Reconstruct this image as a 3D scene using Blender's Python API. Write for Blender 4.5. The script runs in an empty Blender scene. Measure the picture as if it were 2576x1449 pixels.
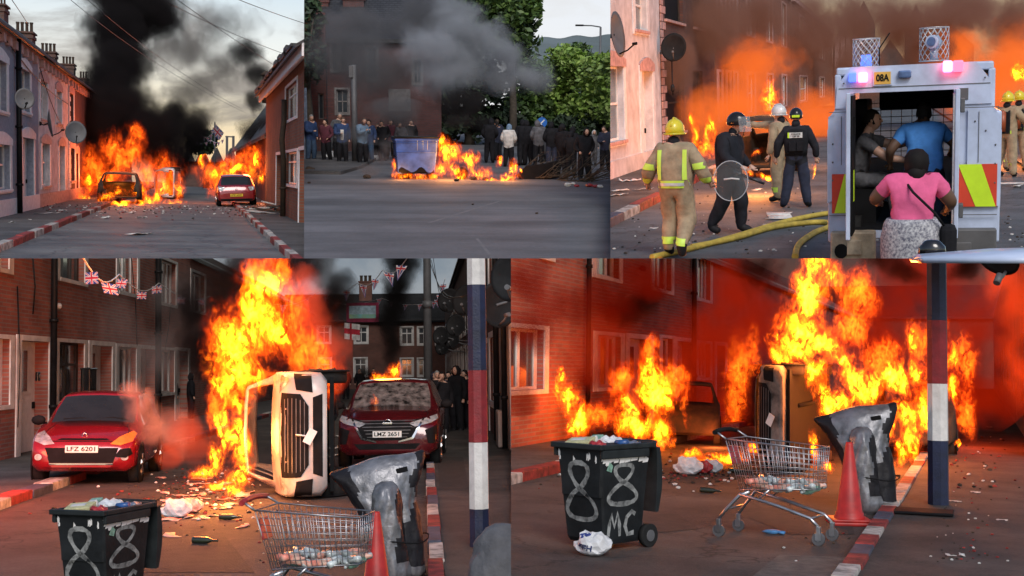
import bpy, bmesh, math, random
from mathutils import Vector, Matrix
R=math.radians
sc=bpy.context.scene
F=3000.0; CX,CY=1288.0,724.5
# ---------------- camera, world, sun
cam=bpy.data.cameras.new('camera'); camo=bpy.data.objects.new('camera',cam); sc.collection.objects.link(camo)
camo.location=(0,0,0); camo.rotation_euler=(R(90),0,0)
cam.sensor_width=36; cam.lens=F/2576*36; cam.clip_end=2000; cam.clip_start=.05
sc.camera=camo
w=bpy.data.worlds.new('World'); sc.world=w; w.use_nodes=True
nt=w.node_tree; bg=nt.nodes['Background']; sky=nt.nodes.new('ShaderNodeTexSky'); sky.sky_type='NISHITA'; sky.sun_disc=False
SUN_EL,SUN_AZ=38,170
sky.sun_elevation=R(SUN_EL); sky.sun_rotation=R(SUN_AZ)
nt.links.new(sky.outputs[0],bg.inputs[0]); bg.inputs[1].default_value=.135
sl=bpy.data.lights.new('sun','SUN'); sl.energy=2.1; sl.angle=R(25); sl.color=(1,.95,.9)
slo=bpy.data.objects.new('sun',sl); sc.collection.objects.link(slo); slo.rotation_euler=(R(90-SUN_EL),0,R(10))
sc.view_settings.view_transform='Standard'; sc.view_settings.look='None'; sc.view_settings.exposure=0
cy=sc.cycles; cy.volume_step_rate=1; cy.volume_max_steps=96; cy.max_bounces=6; cy.transparent_max_bounces=24; cy.volume_bounces=0
cy.use_denoising=True
# ---------------- panels: each photograph of the collage is a set of its own, turned to face the camera
def ray(px,py): return Vector(((px-CX)/F,1,-(py-CY)/F))
class Panel:
    def __init__(s,box,vp,h):
        s.box=box; s.h=h
        f=ray(*vp).normalized(); xc=(box[0]+box[2])/2
        m=ray(xc,vp[1]).cross(Vector((0,0,1)))
        up=m.cross(f).normalized()
        if up.z<0: up=-up
        r=f.cross(up).normalized()
        Rm=Matrix((r,f,up)).transposed()
        s.R=Rm; s.Ri=Rm.inverted()
        s.M=Rm.to_4x4()@Matrix.Translation((0,0,-h))
        s.objs=[]
    def d(s,px,py): return s.Ri@ray(px,py)
    def G(s,px,py,z=0):
        d=s.d(px,py); k=(z-s.h)/d.z; return Vector((d.x*k,d.y*k,z))
    def Y(s,px,py,y):
        d=s.d(px,py); k=y/d.y; return Vector((d.x*k,y,s.h+d.z*k))
    def X(s,px,py,x):
        d=s.d(px,py); k=x/d.x; return Vector((x,d.y*k,s.h+d.z*k))
    def planes(s):
        x0,y0,x1,y1=s.box; c=[(x0,y0),(x1,y0),(x1,y1),(x0,y1)]
        ctr=ray((x0+x1)/2,(y0+y1)/2); out=[]
        for i in range(4):
            n=ray(*c[i]).cross(ray(*c[(i+1)%4])).normalized()
            if n.dot(ctr)<0: n=-n
            out.append(n)
        return out
P1=Panel((-60,-60,765,650),(495,426),1.75)
P2=Panel((765,-60,1535.5,650),(1150,240),2.9)
P3=Panel((1535.5,-60,2640,650),(2240,205),2.3)
P4=Panel((-60,650,1285.5,1510),(1065,919),1.9)
P5=Panel((1285.5,650,2640,1510),(2465,924),1.75)
# ---------------- materials
MATS={}
def N(nt,t,**k):
    n=nt.nodes.new(t)
    for a,b in k.items():
        if a.startswith('i_'):
            n.inputs[int(a[2:]) if a[2:].isdigit() else a[2:].replace('_',' ')].default_value=b
        else: setattr(n,a,b)
    return n
def newmat(name):
    m=bpy.data.materials.new(name); m.use_nodes=True; MATS[name]=m
    return m,m.node_tree,m.node_tree.nodes['Principled BSDF']
def c4(c): return (c[0],c[1],c[2],1)
def pm(name,col,rough=.6,metal=0,var=.15,scale=6,bump=.0,col2=None,emit=None,es=0,alpha=1,coat=0,trans=0,bscale=None):
    if name in MATS: return MATS[name]
    m,nt,b=newmat(name); L=nt.links.new
    tc=N(nt,'ShaderNodeTexCoord'); no=N(nt,'ShaderNodeTexNoise',i_Scale=scale,i_Detail=6,i_Roughness=.6)
    L(tc.outputs['Object'],no.inputs['Vector'])
    mx=N(nt,'ShaderNodeMix',data_type='RGBA'); c2=col2 or [x*(1-2.2*var) for x in col]
    mx.inputs['A'].default_value=c4(c2); mx.inputs['B'].default_value=c4([min(1,x*(1+var)) for x in col])
    mr=N(nt,'ShaderNodeMapRange'); mr.inputs[1].default_value=.35; mr.inputs[2].default_value=.65
    L(no.outputs[0],mr.inputs[0]); L(mr.outputs[0],mx.inputs['Factor']); L(mx.outputs['Result'],b.inputs['Base Color'])
    b.inputs['Roughness'].default_value=rough; b.inputs['Metallic'].default_value=metal
    b.inputs['Alpha'].default_value=alpha; b.inputs['Coat Weight'].default_value=coat; b.inputs['Transmission Weight'].default_value=trans
    if max(col)<.03 and name!='black_gloss': b.inputs['Specular IOR Level'].default_value=.15
    if emit: b.inputs['Emission Color'].default_value=c4(emit); b.inputs['Emission Strength'].default_value=es
    if bump:
        n2=N(nt,'ShaderNodeTexNoise',i_Scale=bscale or scale*8,i_Detail=4); L(tc.outputs['Object'],n2.inputs['Vector'])
        bp=N(nt,'ShaderNodeBump',i_Strength=bump,i_Distance=.02); L(n2.outputs[0],bp.inputs['Height']); L(bp.outputs[0],b.inputs['Normal'])
    return m
# ---------------- building
def link(o): sc.collection.objects.link(o); return o
def mesh_obj(name,bm,mat,parent=None):
    me=bpy.data.meshes.new(name)
    bmesh.ops.recalc_face_normals(bm,faces=bm.faces) if getattr(bm,'_rc',0) else None
    bm.to_mesh(me); bm.free()
    for mm in (mat if isinstance(mat,(list,tuple)) else [mat]): me.materials.append(mm)
    o=link(bpy.data.objects.new(name,me))
    if parent: o.parent=parent
    return o
def tag(o,label=None,cat=None,group=None,kind=None):
    if label: o['label']=label
    if cat: o['category']=cat
    if group: o['group']=group
    if kind: o['kind']=kind
    return o
def place(S,o,loc=(0,0,0),rz=0,s=1,rx=0,ry=0):
    sv=s if isinstance(s,(tuple,list)) else (s,s,s)
    o['set']=(P1,P2,P3,P4,P5).index(S)+1; o.matrix_world=S.M@Matrix.Translation(loc)@Matrix.Rotation(rz,4,'Z')@Matrix.Rotation(rx,4,'X')@Matrix.Rotation(ry,4,'Y')@Matrix.Diagonal((*sv,1))
    S.objs.append(o); return o
def thing(S,name,label,cat,loc=(0,0,0),rz=0,s=1,group=None,rx=0,ry=0):
    o=link(bpy.data.objects.new(name,None)); o.empty_display_size=.2
    tag(o,label,cat,group); return place(S,o,loc,rz,s,rx,ry)
def solo(S,name,bm,mat,label,cat,loc=(0,0,0),rz=0,s=1,group=None,kind=None,rx=0,ry=0):
    o=mesh_obj(name,bm,mat); tag(o,label,cat,group,kind); return place(S,o,loc,rz,s,rx,ry)
def part(t,name,bm,mat,label=None):
    o=mesh_obj(name,bm,mat,t)
    if label: o['label']=label
    return o
def copy_tree(S,src,label,loc,rz=0,s=1,group=None,rx=0,ry=0):
    r=src.copy(); link(r); r['label']=label
    if group: r['group']=group
    place(S,r,loc,rz,s,rx,ry)
    for ch in src.children:
        c=ch.copy(); link(c); c.parent=r
        for g in ch.children:
            d=g.copy(); link(d); d.parent=c
    return r
class B:
    """collects shapes in a bmesh"""
    def __init__(s): s.bm=bmesh.new(); s.mi=0
    def _v(s,pts): return [s.bm.verts.new(p) for p in pts]
    def face(s,pts,mi=None):
        f=s.bm.faces.new(s._v(pts)); f.material_index=s.mi if mi is None else mi; return f
    def box(s,a,b,bev=0,rot=None,mi=None):
        """axis box from corner a to corner b"""
        a=Vector(a); b=Vector(b); c=(a+b)/2; d=b-a
        r=bmesh.ops.create_cube(s.bm,size=1)
        vs=r['verts']; fs={f for v in vs for f in v.link_faces}
        bmesh.ops.scale(s.bm,verts=vs,vec=[abs(x) for x in d])
        if bev:
            es={e for v in vs for e in v.link_edges}
            q=bmesh.ops.bevel(s.bm,geom=list(es),offset=bev,segments=2,affect='EDGES',profile=.5)
            vs=list({v for f in q['faces'] for v in f.verts}|{v for v in vs if v.is_valid})
            fs={f for v in vs for f in v.link_faces}
        if rot is not None: bmesh.ops.transform(s.bm,matrix=rot,verts=vs)
        bmesh.ops.translate(s.bm,verts=vs,vec=c)
        for f in fs: f.material_index=s.mi if mi is None else mi
        return s
    def cyl(s,p,q,r0,r1=None,n=12,cap=True,mi=None,smooth=True):
        p=Vector(p); q=Vector(q); r1=r0 if r1 is None else r1; d=(q-p); z=d.normalized()
        x=z.orthogonal().normalized(); y=z.cross(x); A=[];Bv=[]
        for i in range(n):
            t=2*math.pi*i/n; o=x*math.cos(t)+y*math.sin(t)
            A.append(s.bm.verts.new(p+o*r0)); Bv.append(s.bm.verts.new(q+o*r1))
        m=s.mi if mi is None else mi
        for i in range(n):
            f=s.bm.faces.new((A[i],A[(i+1)%n],Bv[(i+1)%n],Bv[i])); f.material_index=m; f.smooth=smooth
        if cap:
            f=s.bm.faces.new(A[::-1]); f.material_index=m
            f=s.bm.faces.new(Bv); f.material_index=m
        return s
    def tube(s,pts,r,n=8,closed=False,mi=None,flat=1):
        pts=[Vector(p) for p in pts]; m=s.mi if mi is None else mi; N_=len(pts); rings=[]
        rr=r if isinstance(r,(list,tuple)) else [r]*N_; up=None
        for i,p in enumerate(pts):
            a=pts[(i-1)%N_] if (closed or i>0) else p; b=pts[(i+1)%N_] if (closed or i<N_-1) else p
            t=(b-a).normalized()
            if up is None: x=t.orthogonal().normalized()
            else:
                x=(up-t*up.dot(t)); x=x.normalized() if x.length>1e-5 else t.orthogonal().normalized()
            up=x; y=t.cross(x)
            rings.append([s.bm.verts.new(p+(x*math.cos(2*math.pi*k/n)+y*flat*math.sin(2*math.pi*k/n))*rr[i]) for k in range(n)])
        for i in range(N_ if closed else N_-1):
            A=rings[i]; C=rings[(i+1)%N_]
            for k in range(n):
                f=s.bm.faces.new((A[k],A[(k+1)%n],C[(k+1)%n],C[k])); f.smooth=True; f.material_index=m
        if not closed:
            f=s.bm.faces.new(rings[0][::-1]); f.material_index=m; f=s.bm.faces.new(rings[-1]); f.material_index=m
        return s
    def sph(s,c,r,sub=2,mi=None,jit=0,rnd=random):
        q=bmesh.ops.create_icosphere(s.bm,subdivisions=sub,radius=1)
        rv=Vector((r,r,r)) if isinstance(r,(int,float)) else Vector(r); m=s.mi if mi is None else mi
        for v in q['verts']:
            k=1+rnd.uniform(-jit,jit); v.co=Vector((v.co.x*rv.x*k,v.co.y*rv.y*k,v.co.z*rv.z*k))+Vector(c)
        for f in {f for v in q['verts'] for f in v.link_faces}: f.smooth=True; f.material_index=m
        return s
    def lathe(s,prof,n=24,c=(0,0,0),mi=None,sx=1,sy=1,smooth=True):
        c=Vector(c); m=s.mi if mi is None else mi; rings=[]
        for r,z in prof: rings.append([s.bm.verts.new(c+Vector((r*sx*math.cos(2*math.pi*k/n),r*sy*math.sin(2*math.pi*k/n),z))) for k in range(n)])
        for A,C in zip(rings,rings[1:]):
            for k in range(n):
                f=s.bm.faces.new((A[k],A[(k+1)%n],C[(k+1)%n],C[k])); f.smooth=smooth; f.material_index=m
        if prof[0][0]>1e-4: s.bm.faces.new(rings[0][::-1]).material_index=m
        if prof[-1][0]>1e-4: s.bm.faces.new(rings[-1]).material_index=m
        return s
    def prism(s,poly,v,mi=None):
        """polygon (3d points) extruded by vector v"""
        m=s.mi if mi is None else mi; v=Vector(v)
        a=s._v(poly); b=s._v([Vector(p)+v for p in poly])
        s.bm.faces.new(a).material_index=m; s.bm.faces.new(b[::-1]).material_index=m
        for i in range(len(a)):
            j=(i+1)%len(a); s.bm.faces.new((a[j],a[i],b[i],b[j])).material_index=m
        return s
    def loft(s,rings,cap=True,mi=None,smooth=True,closed=True):
        m=s.mi if mi is None else mi
        V=[[s.bm.verts.new(p) for p in r] for r in rings]; n=len(V[0])
        for A,C in zip(V,V[1:]):
            for k in range(n if closed else n-1):
                f=s.bm.faces.new((A[k],A[(k+1)%n],C[(k+1)%n],C[k])); f.smooth=smooth; f.material_index=m
        if cap and closed:
            s.bm.faces.new(V[0][::-1]).material_index=m; s.bm.faces.new(V[-1]).material_index=m
        return s
def text_bm(txt,size,depth=.002,bold=0,shear=0,width=None):
    cu=bpy.data.curves.new('t','FONT'); cu.body=txt; cu.size=size; cu.extrude=depth; cu.offset=bold; cu.align_x='CENTER'; cu.align_y='CENTER'; cu.shear=shear
    o=link(bpy.data.objects.new('t',cu)); dg=bpy.context.evaluated_depsgraph_get(); me=bpy.data.meshes.new_from_object(o.evaluated_get(dg))
    bpy.data.objects.remove(o); bpy.data.curves.remove(cu)
    b=B(); b.bm.from_mesh(me); bpy.data.meshes.remove(me)
    if width:
        xs=[v.co.x for v in b.bm.verts]; k=width/(max(xs)-min(xs))
        for v in b.bm.verts: v.co.x*=k
    for v in b.bm.verts: v.co=Vector((v.co.x,-v.co.z,v.co.y))   # stands upright, faces -y
    return b
# ---------------- smoke and flames: a volume whose heat or density is a field round a few lobes, torn by noise
def body_mesh(S,name,L_,mat,label,cat,vox,grow,kind='stuff'):
    b=B()
    for c,r in L_: b.sph(c,[x*grow for x in r],2)
    o=mesh_obj(name,b.bm,mat); md=o.modifiers.new('r','REMESH'); md.mode='VOXEL'; md.voxel_size=vox
    dg=bpy.context.evaluated_depsgraph_get(); me=bpy.data.meshes.new_from_object(o.evaluated_get(dg)); o.modifiers.clear(); o.data=me
    tag(o,label,cat,kind=kind); return place(S,o)
def lobes(S,pts):
    out=[]
    for (px,py,y,rx,rz,ry) in pts:
        c=S.Y(px,py,y); e=S.Y(px+rx,py,y); g=S.Y(px,py-rz,y); out.append((c,((e-c).length,ry,(g-c).length)))
    return out
def field(nt,L_,warp,wscale,fscale,famp,stretch,seed,detail=5):
    """socket: >0 inside the lobes, edges torn by noise"""
    L=nt.links.new; tc=N(nt,'ShaderNodeTexCoord')
    mp=N(nt,'ShaderNodeMapping'); mp.inputs['Scale'].default_value=(1,1,stretch); mp.inputs['Location'].default_value=(seed*3.1,seed*1.7,seed); L(tc.outputs['Object'],mp.inputs[0])
    wn=N(nt,'ShaderNodeTexNoise',i_Scale=wscale,i_Detail=3,i_Roughness=.55); L(mp.outputs[0],wn.inputs['Vector'])
    sb=N(nt,'ShaderNodeVectorMath',operation='SUBTRACT'); sb.inputs[1].default_value=(.5,.5,.5); L(wn.outputs['Color'],sb.inputs[0])
    ml=N(nt,'ShaderNodeVectorMath',operation='MULTIPLY'); ml.inputs[1].default_value=(warp,warp,warp*1.4); L(sb.outputs[0],ml.inputs[0])
    ad=N(nt,'ShaderNodeVectorMath',operation='ADD'); L(tc.outputs['Object'],ad.inputs[0]); L(ml.outputs[0],ad.inputs[1])
    acc=None
    for c,r in L_:
        s1=N(nt,'ShaderNodeVectorMath',operation='MULTIPLY_ADD'); s1.inputs[1].default_value=[1/x for x in r]; s1.inputs[2].default_value=[-c[i]/r[i] for i in range(3)]; L(ad.outputs[0],s1.inputs[0])
        ln=N(nt,'ShaderNodeVectorMath',operation='LENGTH'); L(s1.outputs[0],ln.inputs[0])
        if acc is None: acc=ln.outputs['Value']
        else:
            mn=N(nt,'ShaderNodeMath',operation='SMOOTH_MIN'); mn.inputs[2].default_value=.25; L(acc,mn.inputs[0]); L(ln.outputs['Value'],mn.inputs[1]); acc=mn.outputs[0]
    fn=N(nt,'ShaderNodeTexNoise',i_Scale=fscale,i_Detail=detail,i_Roughness=.62,i_Distortion=.9)
    a2=N(nt,'ShaderNodeVectorMath',operation='ADD'); L(mp.outputs[0],a2.inputs[0]); L(sb.outputs[0],a2.inputs[1]); L(a2.outputs[0],fn.inputs['Vector'])
    m1=N(nt,'ShaderNodeMath',operation='MULTIPLY_ADD'); m1.inputs[1].default_value=famp; m1.inputs[2].default_value=1-famp*.5; L(fn.outputs[0],m1.inputs[0])
    e=N(nt,'ShaderNodeMath',operation='SUBTRACT'); L(m1.outputs[0],e.inputs[0]); L(acc,e.inputs[1])
    return e.outputs[0],fn.outputs[0]
def vol_mat(name):
    m=bpy.data.materials.new(name); m.use_nodes=True; nt=m.node_tree; nt.nodes.clear(); out=N(nt,'ShaderNodeOutputMaterial'); pv=N(nt,'ShaderNodeVolumePrincipled'); nt.links.new(pv.outputs[0],out.inputs['Volume'])
    pv.inputs['Density'].default_value=0; return m,nt,pv
def flames(S,pts,label,seed=0,strength=85,hot=(1,.58,.012),cool=(1,.06,.002),edge=1.35,warp=.7,wscale=1.8,fscale=4.0,famp=2.7,stretch=.5,absorb=2.0,ls=1.12,vox=.1,grow=1.25,step=1,power=2.2,name='flames'):
    L_=[(c,[x*ls for x in r]) for c,r in lobes(S,pts)]; m,nt,pv=vol_mat('fire'); L=nt.links.new
    e,n=field(nt,L_,warp,wscale,fscale,famp,stretch,seed)
    mr=N(nt,'ShaderNodeMapRange',interpolation_type='SMOOTHSTEP'); mr.inputs[1].default_value=0; mr.inputs[2].default_value=edge; L(e,mr.inputs[0])
    pw=N(nt,'ShaderNodeMath',operation='POWER'); pw.inputs[1].default_value=power; L(mr.outputs[0],pw.inputs[0])
    tc=N(nt,'ShaderNodeTexCoord'); fm=N(nt,'ShaderNodeMapping'); fm.inputs['Scale'].default_value=(1,.35,.6); L(tc.outputs['Object'],fm.inputs[0]); f2=N(nt,'ShaderNodeTexNoise',i_Scale=fscale*2.1,i_Detail=4,i_Roughness=.6,i_Distortion=1.6); L(fm.outputs[0],f2.inputs['Vector'])
    m3=N(nt,'ShaderNodeMapRange',interpolation_type='SMOOTHSTEP'); m3.inputs[1].default_value=.4; m3.inputs[2].default_value=.6; m3.inputs[3].default_value=.12; m3.inputs[4].default_value=1.5; L(f2.outputs[0],m3.inputs[0])
    p2=N(nt,'ShaderNodeMath',operation='MULTIPLY'); L(pw.outputs[0],p2.inputs[0]); L(m3.outputs[0],p2.inputs[1]); pw=p2
    mu=N(nt,'ShaderNodeMath',operation='MULTIPLY'); mu.inputs[1].default_value=strength; L(pw.outputs[0],mu.inputs[0]); L(mu.outputs[0],pv.inputs['Emission Strength'])
    cx=N(nt,'ShaderNodeMix',data_type='RGBA'); cx.inputs['A'].default_value=c4(cool); cx.inputs['B'].default_value=c4(hot); L(pw.outputs[0],cx.inputs['Factor']); L(cx.outputs['Result'],pv.inputs['Emission Color'])
    md=N(nt,'ShaderNodeMath',operation='MULTIPLY'); md.inputs[1].default_value=absorb; L(mr.outputs[0],md.inputs[0]); L(md.outputs[0],pv.inputs['Density']); pv.inputs['Color'].default_value=(.01,.008,.006,1)
    m.cycles.volume_step_rate=step
    return body_mesh(S,name,L_,m,label,'flames',vox,grow)
def smoke(S,pts,label,density=1.5,col=(.03,.03,.035),seed=0,emit=None,es=0,edge=.9,warp=1.3,wscale=.7,fscale=1.5,famp=2.0,stretch=.85,vox=.25,grow=1.3,step=1,detail=4,ls=1):
    L_=[(c,[x*ls for x in r]) for c,r in lobes(S,pts)]; m,nt,pv=vol_mat('smoke'); L=nt.links.new
    e,n=field(nt,L_,warp,wscale,fscale,famp,stretch,seed,detail)
    mr=N(nt,'ShaderNodeMapRange',interpolation_type='SMOOTHSTEP'); mr.inputs[1].default_value=0; mr.inputs[2].default_value=edge; mr.inputs[4].default_value=density; L(e,mr.inputs[0])
    L(mr.outputs[0],pv.inputs['Density']); pv.inputs['Color'].default_value=c4(col)
    if emit:  # self-glow stands in for firelight scattered by the smoke
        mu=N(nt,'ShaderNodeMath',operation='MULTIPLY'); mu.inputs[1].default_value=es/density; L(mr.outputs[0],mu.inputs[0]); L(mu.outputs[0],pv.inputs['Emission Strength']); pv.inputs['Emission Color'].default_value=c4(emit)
    m.cycles.volume_step_rate=step
    return body_mesh(S,'smoke',L_,m,label,'smoke',vox,grow)
RED=dict(hot=(1,.14,.006),cool=(.6,.015,.002),strength=9,absorb=1.2,edge=.8,famp=2.0,power=1.5)
SBK=dict(density=3,col=(.02,.018,.018))
SRD=dict(density=1.1,col=(.5,.16,.1),emit=(1,.05,.006),es=.8)  # red firelight put into the smoke's colour and emission
SGR=dict(density=.3,col=(.5,.44,.44))
SPK=dict(density=1.5,col=(.85,.5,.44),warp=.8,wscale=1.2,fscale=2,vox=.12)
SKK=dict(density=.95,col=(.15,.05,.03),emit=(1,.03,.002),es=.27,famp=3.0,edge=1.1,fscale=1.1,wscale=.5,warp=1.8)  # dark red firelight painted in as the smoke's own emission
SKB=dict(famp=2.6,density=.5,col=(.3,.1,.07),emit=(1,.06,.006),es=.6)  # brighter red firelight, likewise put in as emission
SMALL=dict(strength=70,fscale=6,wscale=3,warp=.25,vox=.06)
def glow(S,p,power,r=.4,col=(1,.32,.06)):
    l=bpy.data.lights.new('flame_light','POINT'); l.energy=power; l.shadow_soft_size=r; l.color=col
    o=link(bpy.data.objects.new('flame_light',l)); o.matrix_world=S.M@Matrix.Translation(p); return o
def cut_all():
    """each set ends at the edges of its photograph"""
    for S in (P1,P2,P3,P4,P5):
        pl=S.planes()
        for root in list(S.objs):
            todo=[(root,root.matrix_world.copy())]; i=0
            while i<len(todo):
                o,m=todo[i]; i+=1
                for c in o.children: todo.append((c,m@c.matrix_local))
            for o,mw in reversed(todo):
                if o.type!='MESH': 
                    if o is root and not o.children: bpy.data.objects.remove(o)
                    continue
                co=[mw@Vector(c) for c in o.bound_box]
                hit=[n for n in pl if min(n.dot(c) for c in co)<0]
                if not hit: continue
                me=o.data.copy(); bm=bmesh.new(); bm.from_mesh(me); bm.transform(mw)
                for n in hit:
                    g=bmesh.ops.bisect_plane(bm,geom=bm.verts[:]+bm.edges[:]+bm.faces[:],plane_co=(0,0,0),plane_no=n,clear_inner=True)
                    if o.get('kind')=='stuff':
                        es=[e for e in g['geom_cut'] if isinstance(e,bmesh.types.BMEdge) and e.is_valid]
                        if es: bmesh.ops.holes_fill(bm,edges=es)
                if not bm.faces and not o.children:
                    bm.free(); bpy.data.meshes.remove(me); bpy.data.objects.remove(o); continue
                bm.transform(mw.inverted()); bm.to_mesh(me); bm.free(); o.data=me
# ================= shared builders =================
from mathutils.bvhtree import BVHTree
def brick_mat(name,c1,c2,mort,bw=.22,bh=.075,rough=.9,axis='Y',bump=.4,ms=.012):
    m,nt,b=newmat(name); L=nt.links.new
    tc=N(nt,'ShaderNodeTexCoord'); sp=N(nt,'ShaderNodeSeparateXYZ'); L(tc.outputs['Object'],sp.inputs[0]); cb=N(nt,'ShaderNodeCombineXYZ')
    L(sp.outputs['Y' if axis=='Y' else 'X'],cb.inputs[0]); L(sp.outputs['Z'],cb.inputs[1])
    br=N(nt,'ShaderNodeTexBrick'); L(cb.outputs[0],br.inputs['Vector']); br.inputs['Scale'].default_value=1
    br.inputs['Brick Width'].default_value=bw; br.inputs['Row Height'].default_value=bh; br.inputs['Mortar Size'].default_value=ms
    br.inputs['Color1'].default_value=c4(c1); br.inputs['Color2'].default_value=c4(c2); br.inputs['Mortar'].default_value=c4(mort); br.inputs['Bias'].default_value=0
    no=N(nt,'ShaderNodeTexNoise',i_Scale=1.3,i_Detail=6); L(tc.outputs['Object'],no.inputs['Vector'])
    mx=N(nt,'ShaderNodeMix',data_type='RGBA',blend_type='MULTIPLY'); mx.inputs['Factor'].default_value=.6
    mr=N(nt,'ShaderNodeMapRange'); mr.inputs[1].default_value=.3; mr.inputs[2].default_value=.7; mr.inputs[3].default_value=.5; mr.inputs[4].default_value=1.15
    L(no.outputs[0],mr.inputs[0]); L(br.outputs['Color'],mx.inputs['A']); L(mr.outputs[0],mx.inputs['B']); L(mx.outputs['Result'],b.inputs['Base Color'])
    b.inputs['Roughness'].default_value=rough
    bp=N(nt,'ShaderNodeBump',i_Strength=bump,i_Distance=.01); bp.invert=True; L(br.outputs['Fac'],bp.inputs['Height']); L(bp.outputs[0],b.inputs['Normal'])
    return m
def road_mat(name,c1,c2,rough=.75,crack=.5,wet=0,jx=0,scale=1.0):
    m,nt,b=newmat(name); L=nt.links.new; tc=N(nt,'ShaderNodeTexCoord')
    no=N(nt,'ShaderNodeTexNoise',i_Scale=.9*scale,i_Detail=8,i_Roughness=.65); L(tc.outputs['Object'],no.inputs['Vector'])
    n2=N(nt,'ShaderNodeTexNoise',i_Scale=22*scale,i_Detail=8,i_Roughness=.8); L(tc.outputs['Object'],n2.inputs['Vector'])
    ad=N(nt,'ShaderNodeMath',operation='ADD'); mu=N(nt,'ShaderNodeMath',operation='MULTIPLY'); mu.inputs[1].default_value=.85; L(n2.outputs[0],mu.inputs[0]); L(no.outputs[0],ad.inputs[0]); L(mu.outputs[0],ad.inputs[1])
    mr=N(nt,'ShaderNodeMapRange'); mr.inputs[1].default_value=.74; mr.inputs[2].default_value=1.1; L(ad.outputs[0],mr.inputs[0])
    mx=N(nt,'ShaderNodeMix',data_type='RGBA'); mx.inputs['A'].default_value=c4(c1); mx.inputs['B'].default_value=c4(c2); L(mr.outputs[0],mx.inputs['Factor'])
    ms_=N(nt,'ShaderNodeMapping'); ms_.inputs['Scale'].default_value=(.12,.5,1); L(tc.outputs['Object'],ms_.inputs[0]); n4=N(nt,'ShaderNodeTexNoise',i_Scale=1.2,i_Detail=6,i_Roughness=.6); L(ms_.outputs[0],n4.inputs['Vector'])
    r4=N(nt,'ShaderNodeMapRange'); r4.inputs[1].default_value=.36; r4.inputs[2].default_value=.62; r4.inputs[3].default_value=.62; r4.inputs[4].default_value=1.12; L(n4.outputs[0],r4.inputs[0])
    mm=N(nt,'ShaderNodeMix',data_type='RGBA',blend_type='MULTIPLY'); mm.inputs['Factor'].default_value=1; L(mx.outputs['Result'],mm.inputs['A']); L(r4.outputs[0],mm.inputs['B']); mx=mm
    vo=N(nt,'ShaderNodeTexVoronoi',feature='DISTANCE_TO_EDGE',i_Scale=.42*scale); dn=N(nt,'ShaderNodeTexNoise',i_Scale=2.2,i_Detail=5); L(tc.outputs['Object'],dn.inputs['Vector'])
    va=N(nt,'ShaderNodeVectorMath',operation='ADD'); L(tc.outputs['Object'],va.inputs[0]); L(dn.outputs['Color'],va.inputs[1]); L(va.outputs[0],vo.inputs['Vector'])
    ck=N(nt,'ShaderNodeMapRange'); ck.inputs[1].default_value=0; ck.inputs[2].default_value=.014; ck.inputs[3].default_value=1-crack; ck.inputs[4].default_value=1; L(vo.outputs[0],ck.inputs[0])
    m2=N(nt,'ShaderNodeMix',data_type='RGBA',blend_type='MULTIPLY'); m2.inputs['Factor'].default_value=1; L(mx.outputs['Result'],m2.inputs['A']); L(ck.outputs[0],m2.inputs['B']); L(m2.outputs['Result'],b.inputs['Base Color'])
    rr=N(nt,'ShaderNodeMapRange'); rr.inputs[1].default_value=.4; rr.inputs[2].default_value=.65; rr.inputs[3].default_value=rough-wet; rr.inputs[4].default_value=rough; L(no.outputs[0],rr.inputs[0]); L(rr.outputs[0],b.inputs['Roughness'])
    bp=N(nt,'ShaderNodeBump',i_Strength=.8,i_Distance=.018); L(ad.outputs[0],bp.inputs['Height']); L(bp.outputs[0],b.inputs['Normal'])
    return m
def sky_mat(name,stops,cloud,cscale=(1,1,2.2),cstr=.5,strength=1,z0=0,z1=60,thr=(.42,.62)):
    """sky backdrop: vertical gradient plus clouds, gives off light"""
    m=bpy.data.materials.new(name); m.use_nodes=True; nt=m.node_tree; nt.nodes.clear(); L=nt.links.new
    out=N(nt,'ShaderNodeOutputMaterial'); em=N(nt,'ShaderNodeEmission'); em.inputs[1].default_value=strength
    tc=N(nt,'ShaderNodeTexCoord'); sp=N(nt,'ShaderNodeSeparateXYZ'); L(tc.outputs['Object'],sp.inputs[0])
    mr=N(nt,'ShaderNodeMapRange'); mr.inputs[1].default_value=z0; mr.inputs[2].default_value=z1; L(sp.outputs['Z'],mr.inputs[0])
    cr=N(nt,'ShaderNodeValToRGB'); L(mr.outputs[0],cr.inputs[0])
    while len(cr.color_ramp.elements)<len(stops): cr.color_ramp.elements.new(.5)
    for e,(p,c) in zip(cr.color_ramp.elements,stops): e.position=p; e.color=c4(c)
    mp=N(nt,'ShaderNodeMapping'); mp.inputs['Scale'].default_value=cscale; L(tc.outputs['Object'],mp.inputs[0])
    no=N(nt,'ShaderNodeTexNoise',i_Scale=.04,i_Detail=9,i_Roughness=.6,i_Distortion=.4); L(mp.outputs[0],no.inputs['Vector'])
    m2=N(nt,'ShaderNodeMapRange',interpolation_type='SMOOTHSTEP'); m2.inputs[1].default_value=thr[0]; m2.inputs[2].default_value=thr[1]; m2.inputs[4].default_value=cstr; L(no.outputs[0],m2.inputs[0])
    mx=N(nt,'ShaderNodeMix',data_type='RGBA'); L(m2.outputs[0],mx.inputs['Factor']); L(cr.outputs[0],mx.inputs['A']); mx.inputs['B'].default_value=c4(cloud)
    L(mx.outputs['Result'],em.inputs[0]); L(em.outputs[0],out.inputs[0]); return m
def glassy(name,col=(.03,.035,.04),rough=.12,refl=None): return pm(name,col,rough,0,.1,2,coat=.4)
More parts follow.
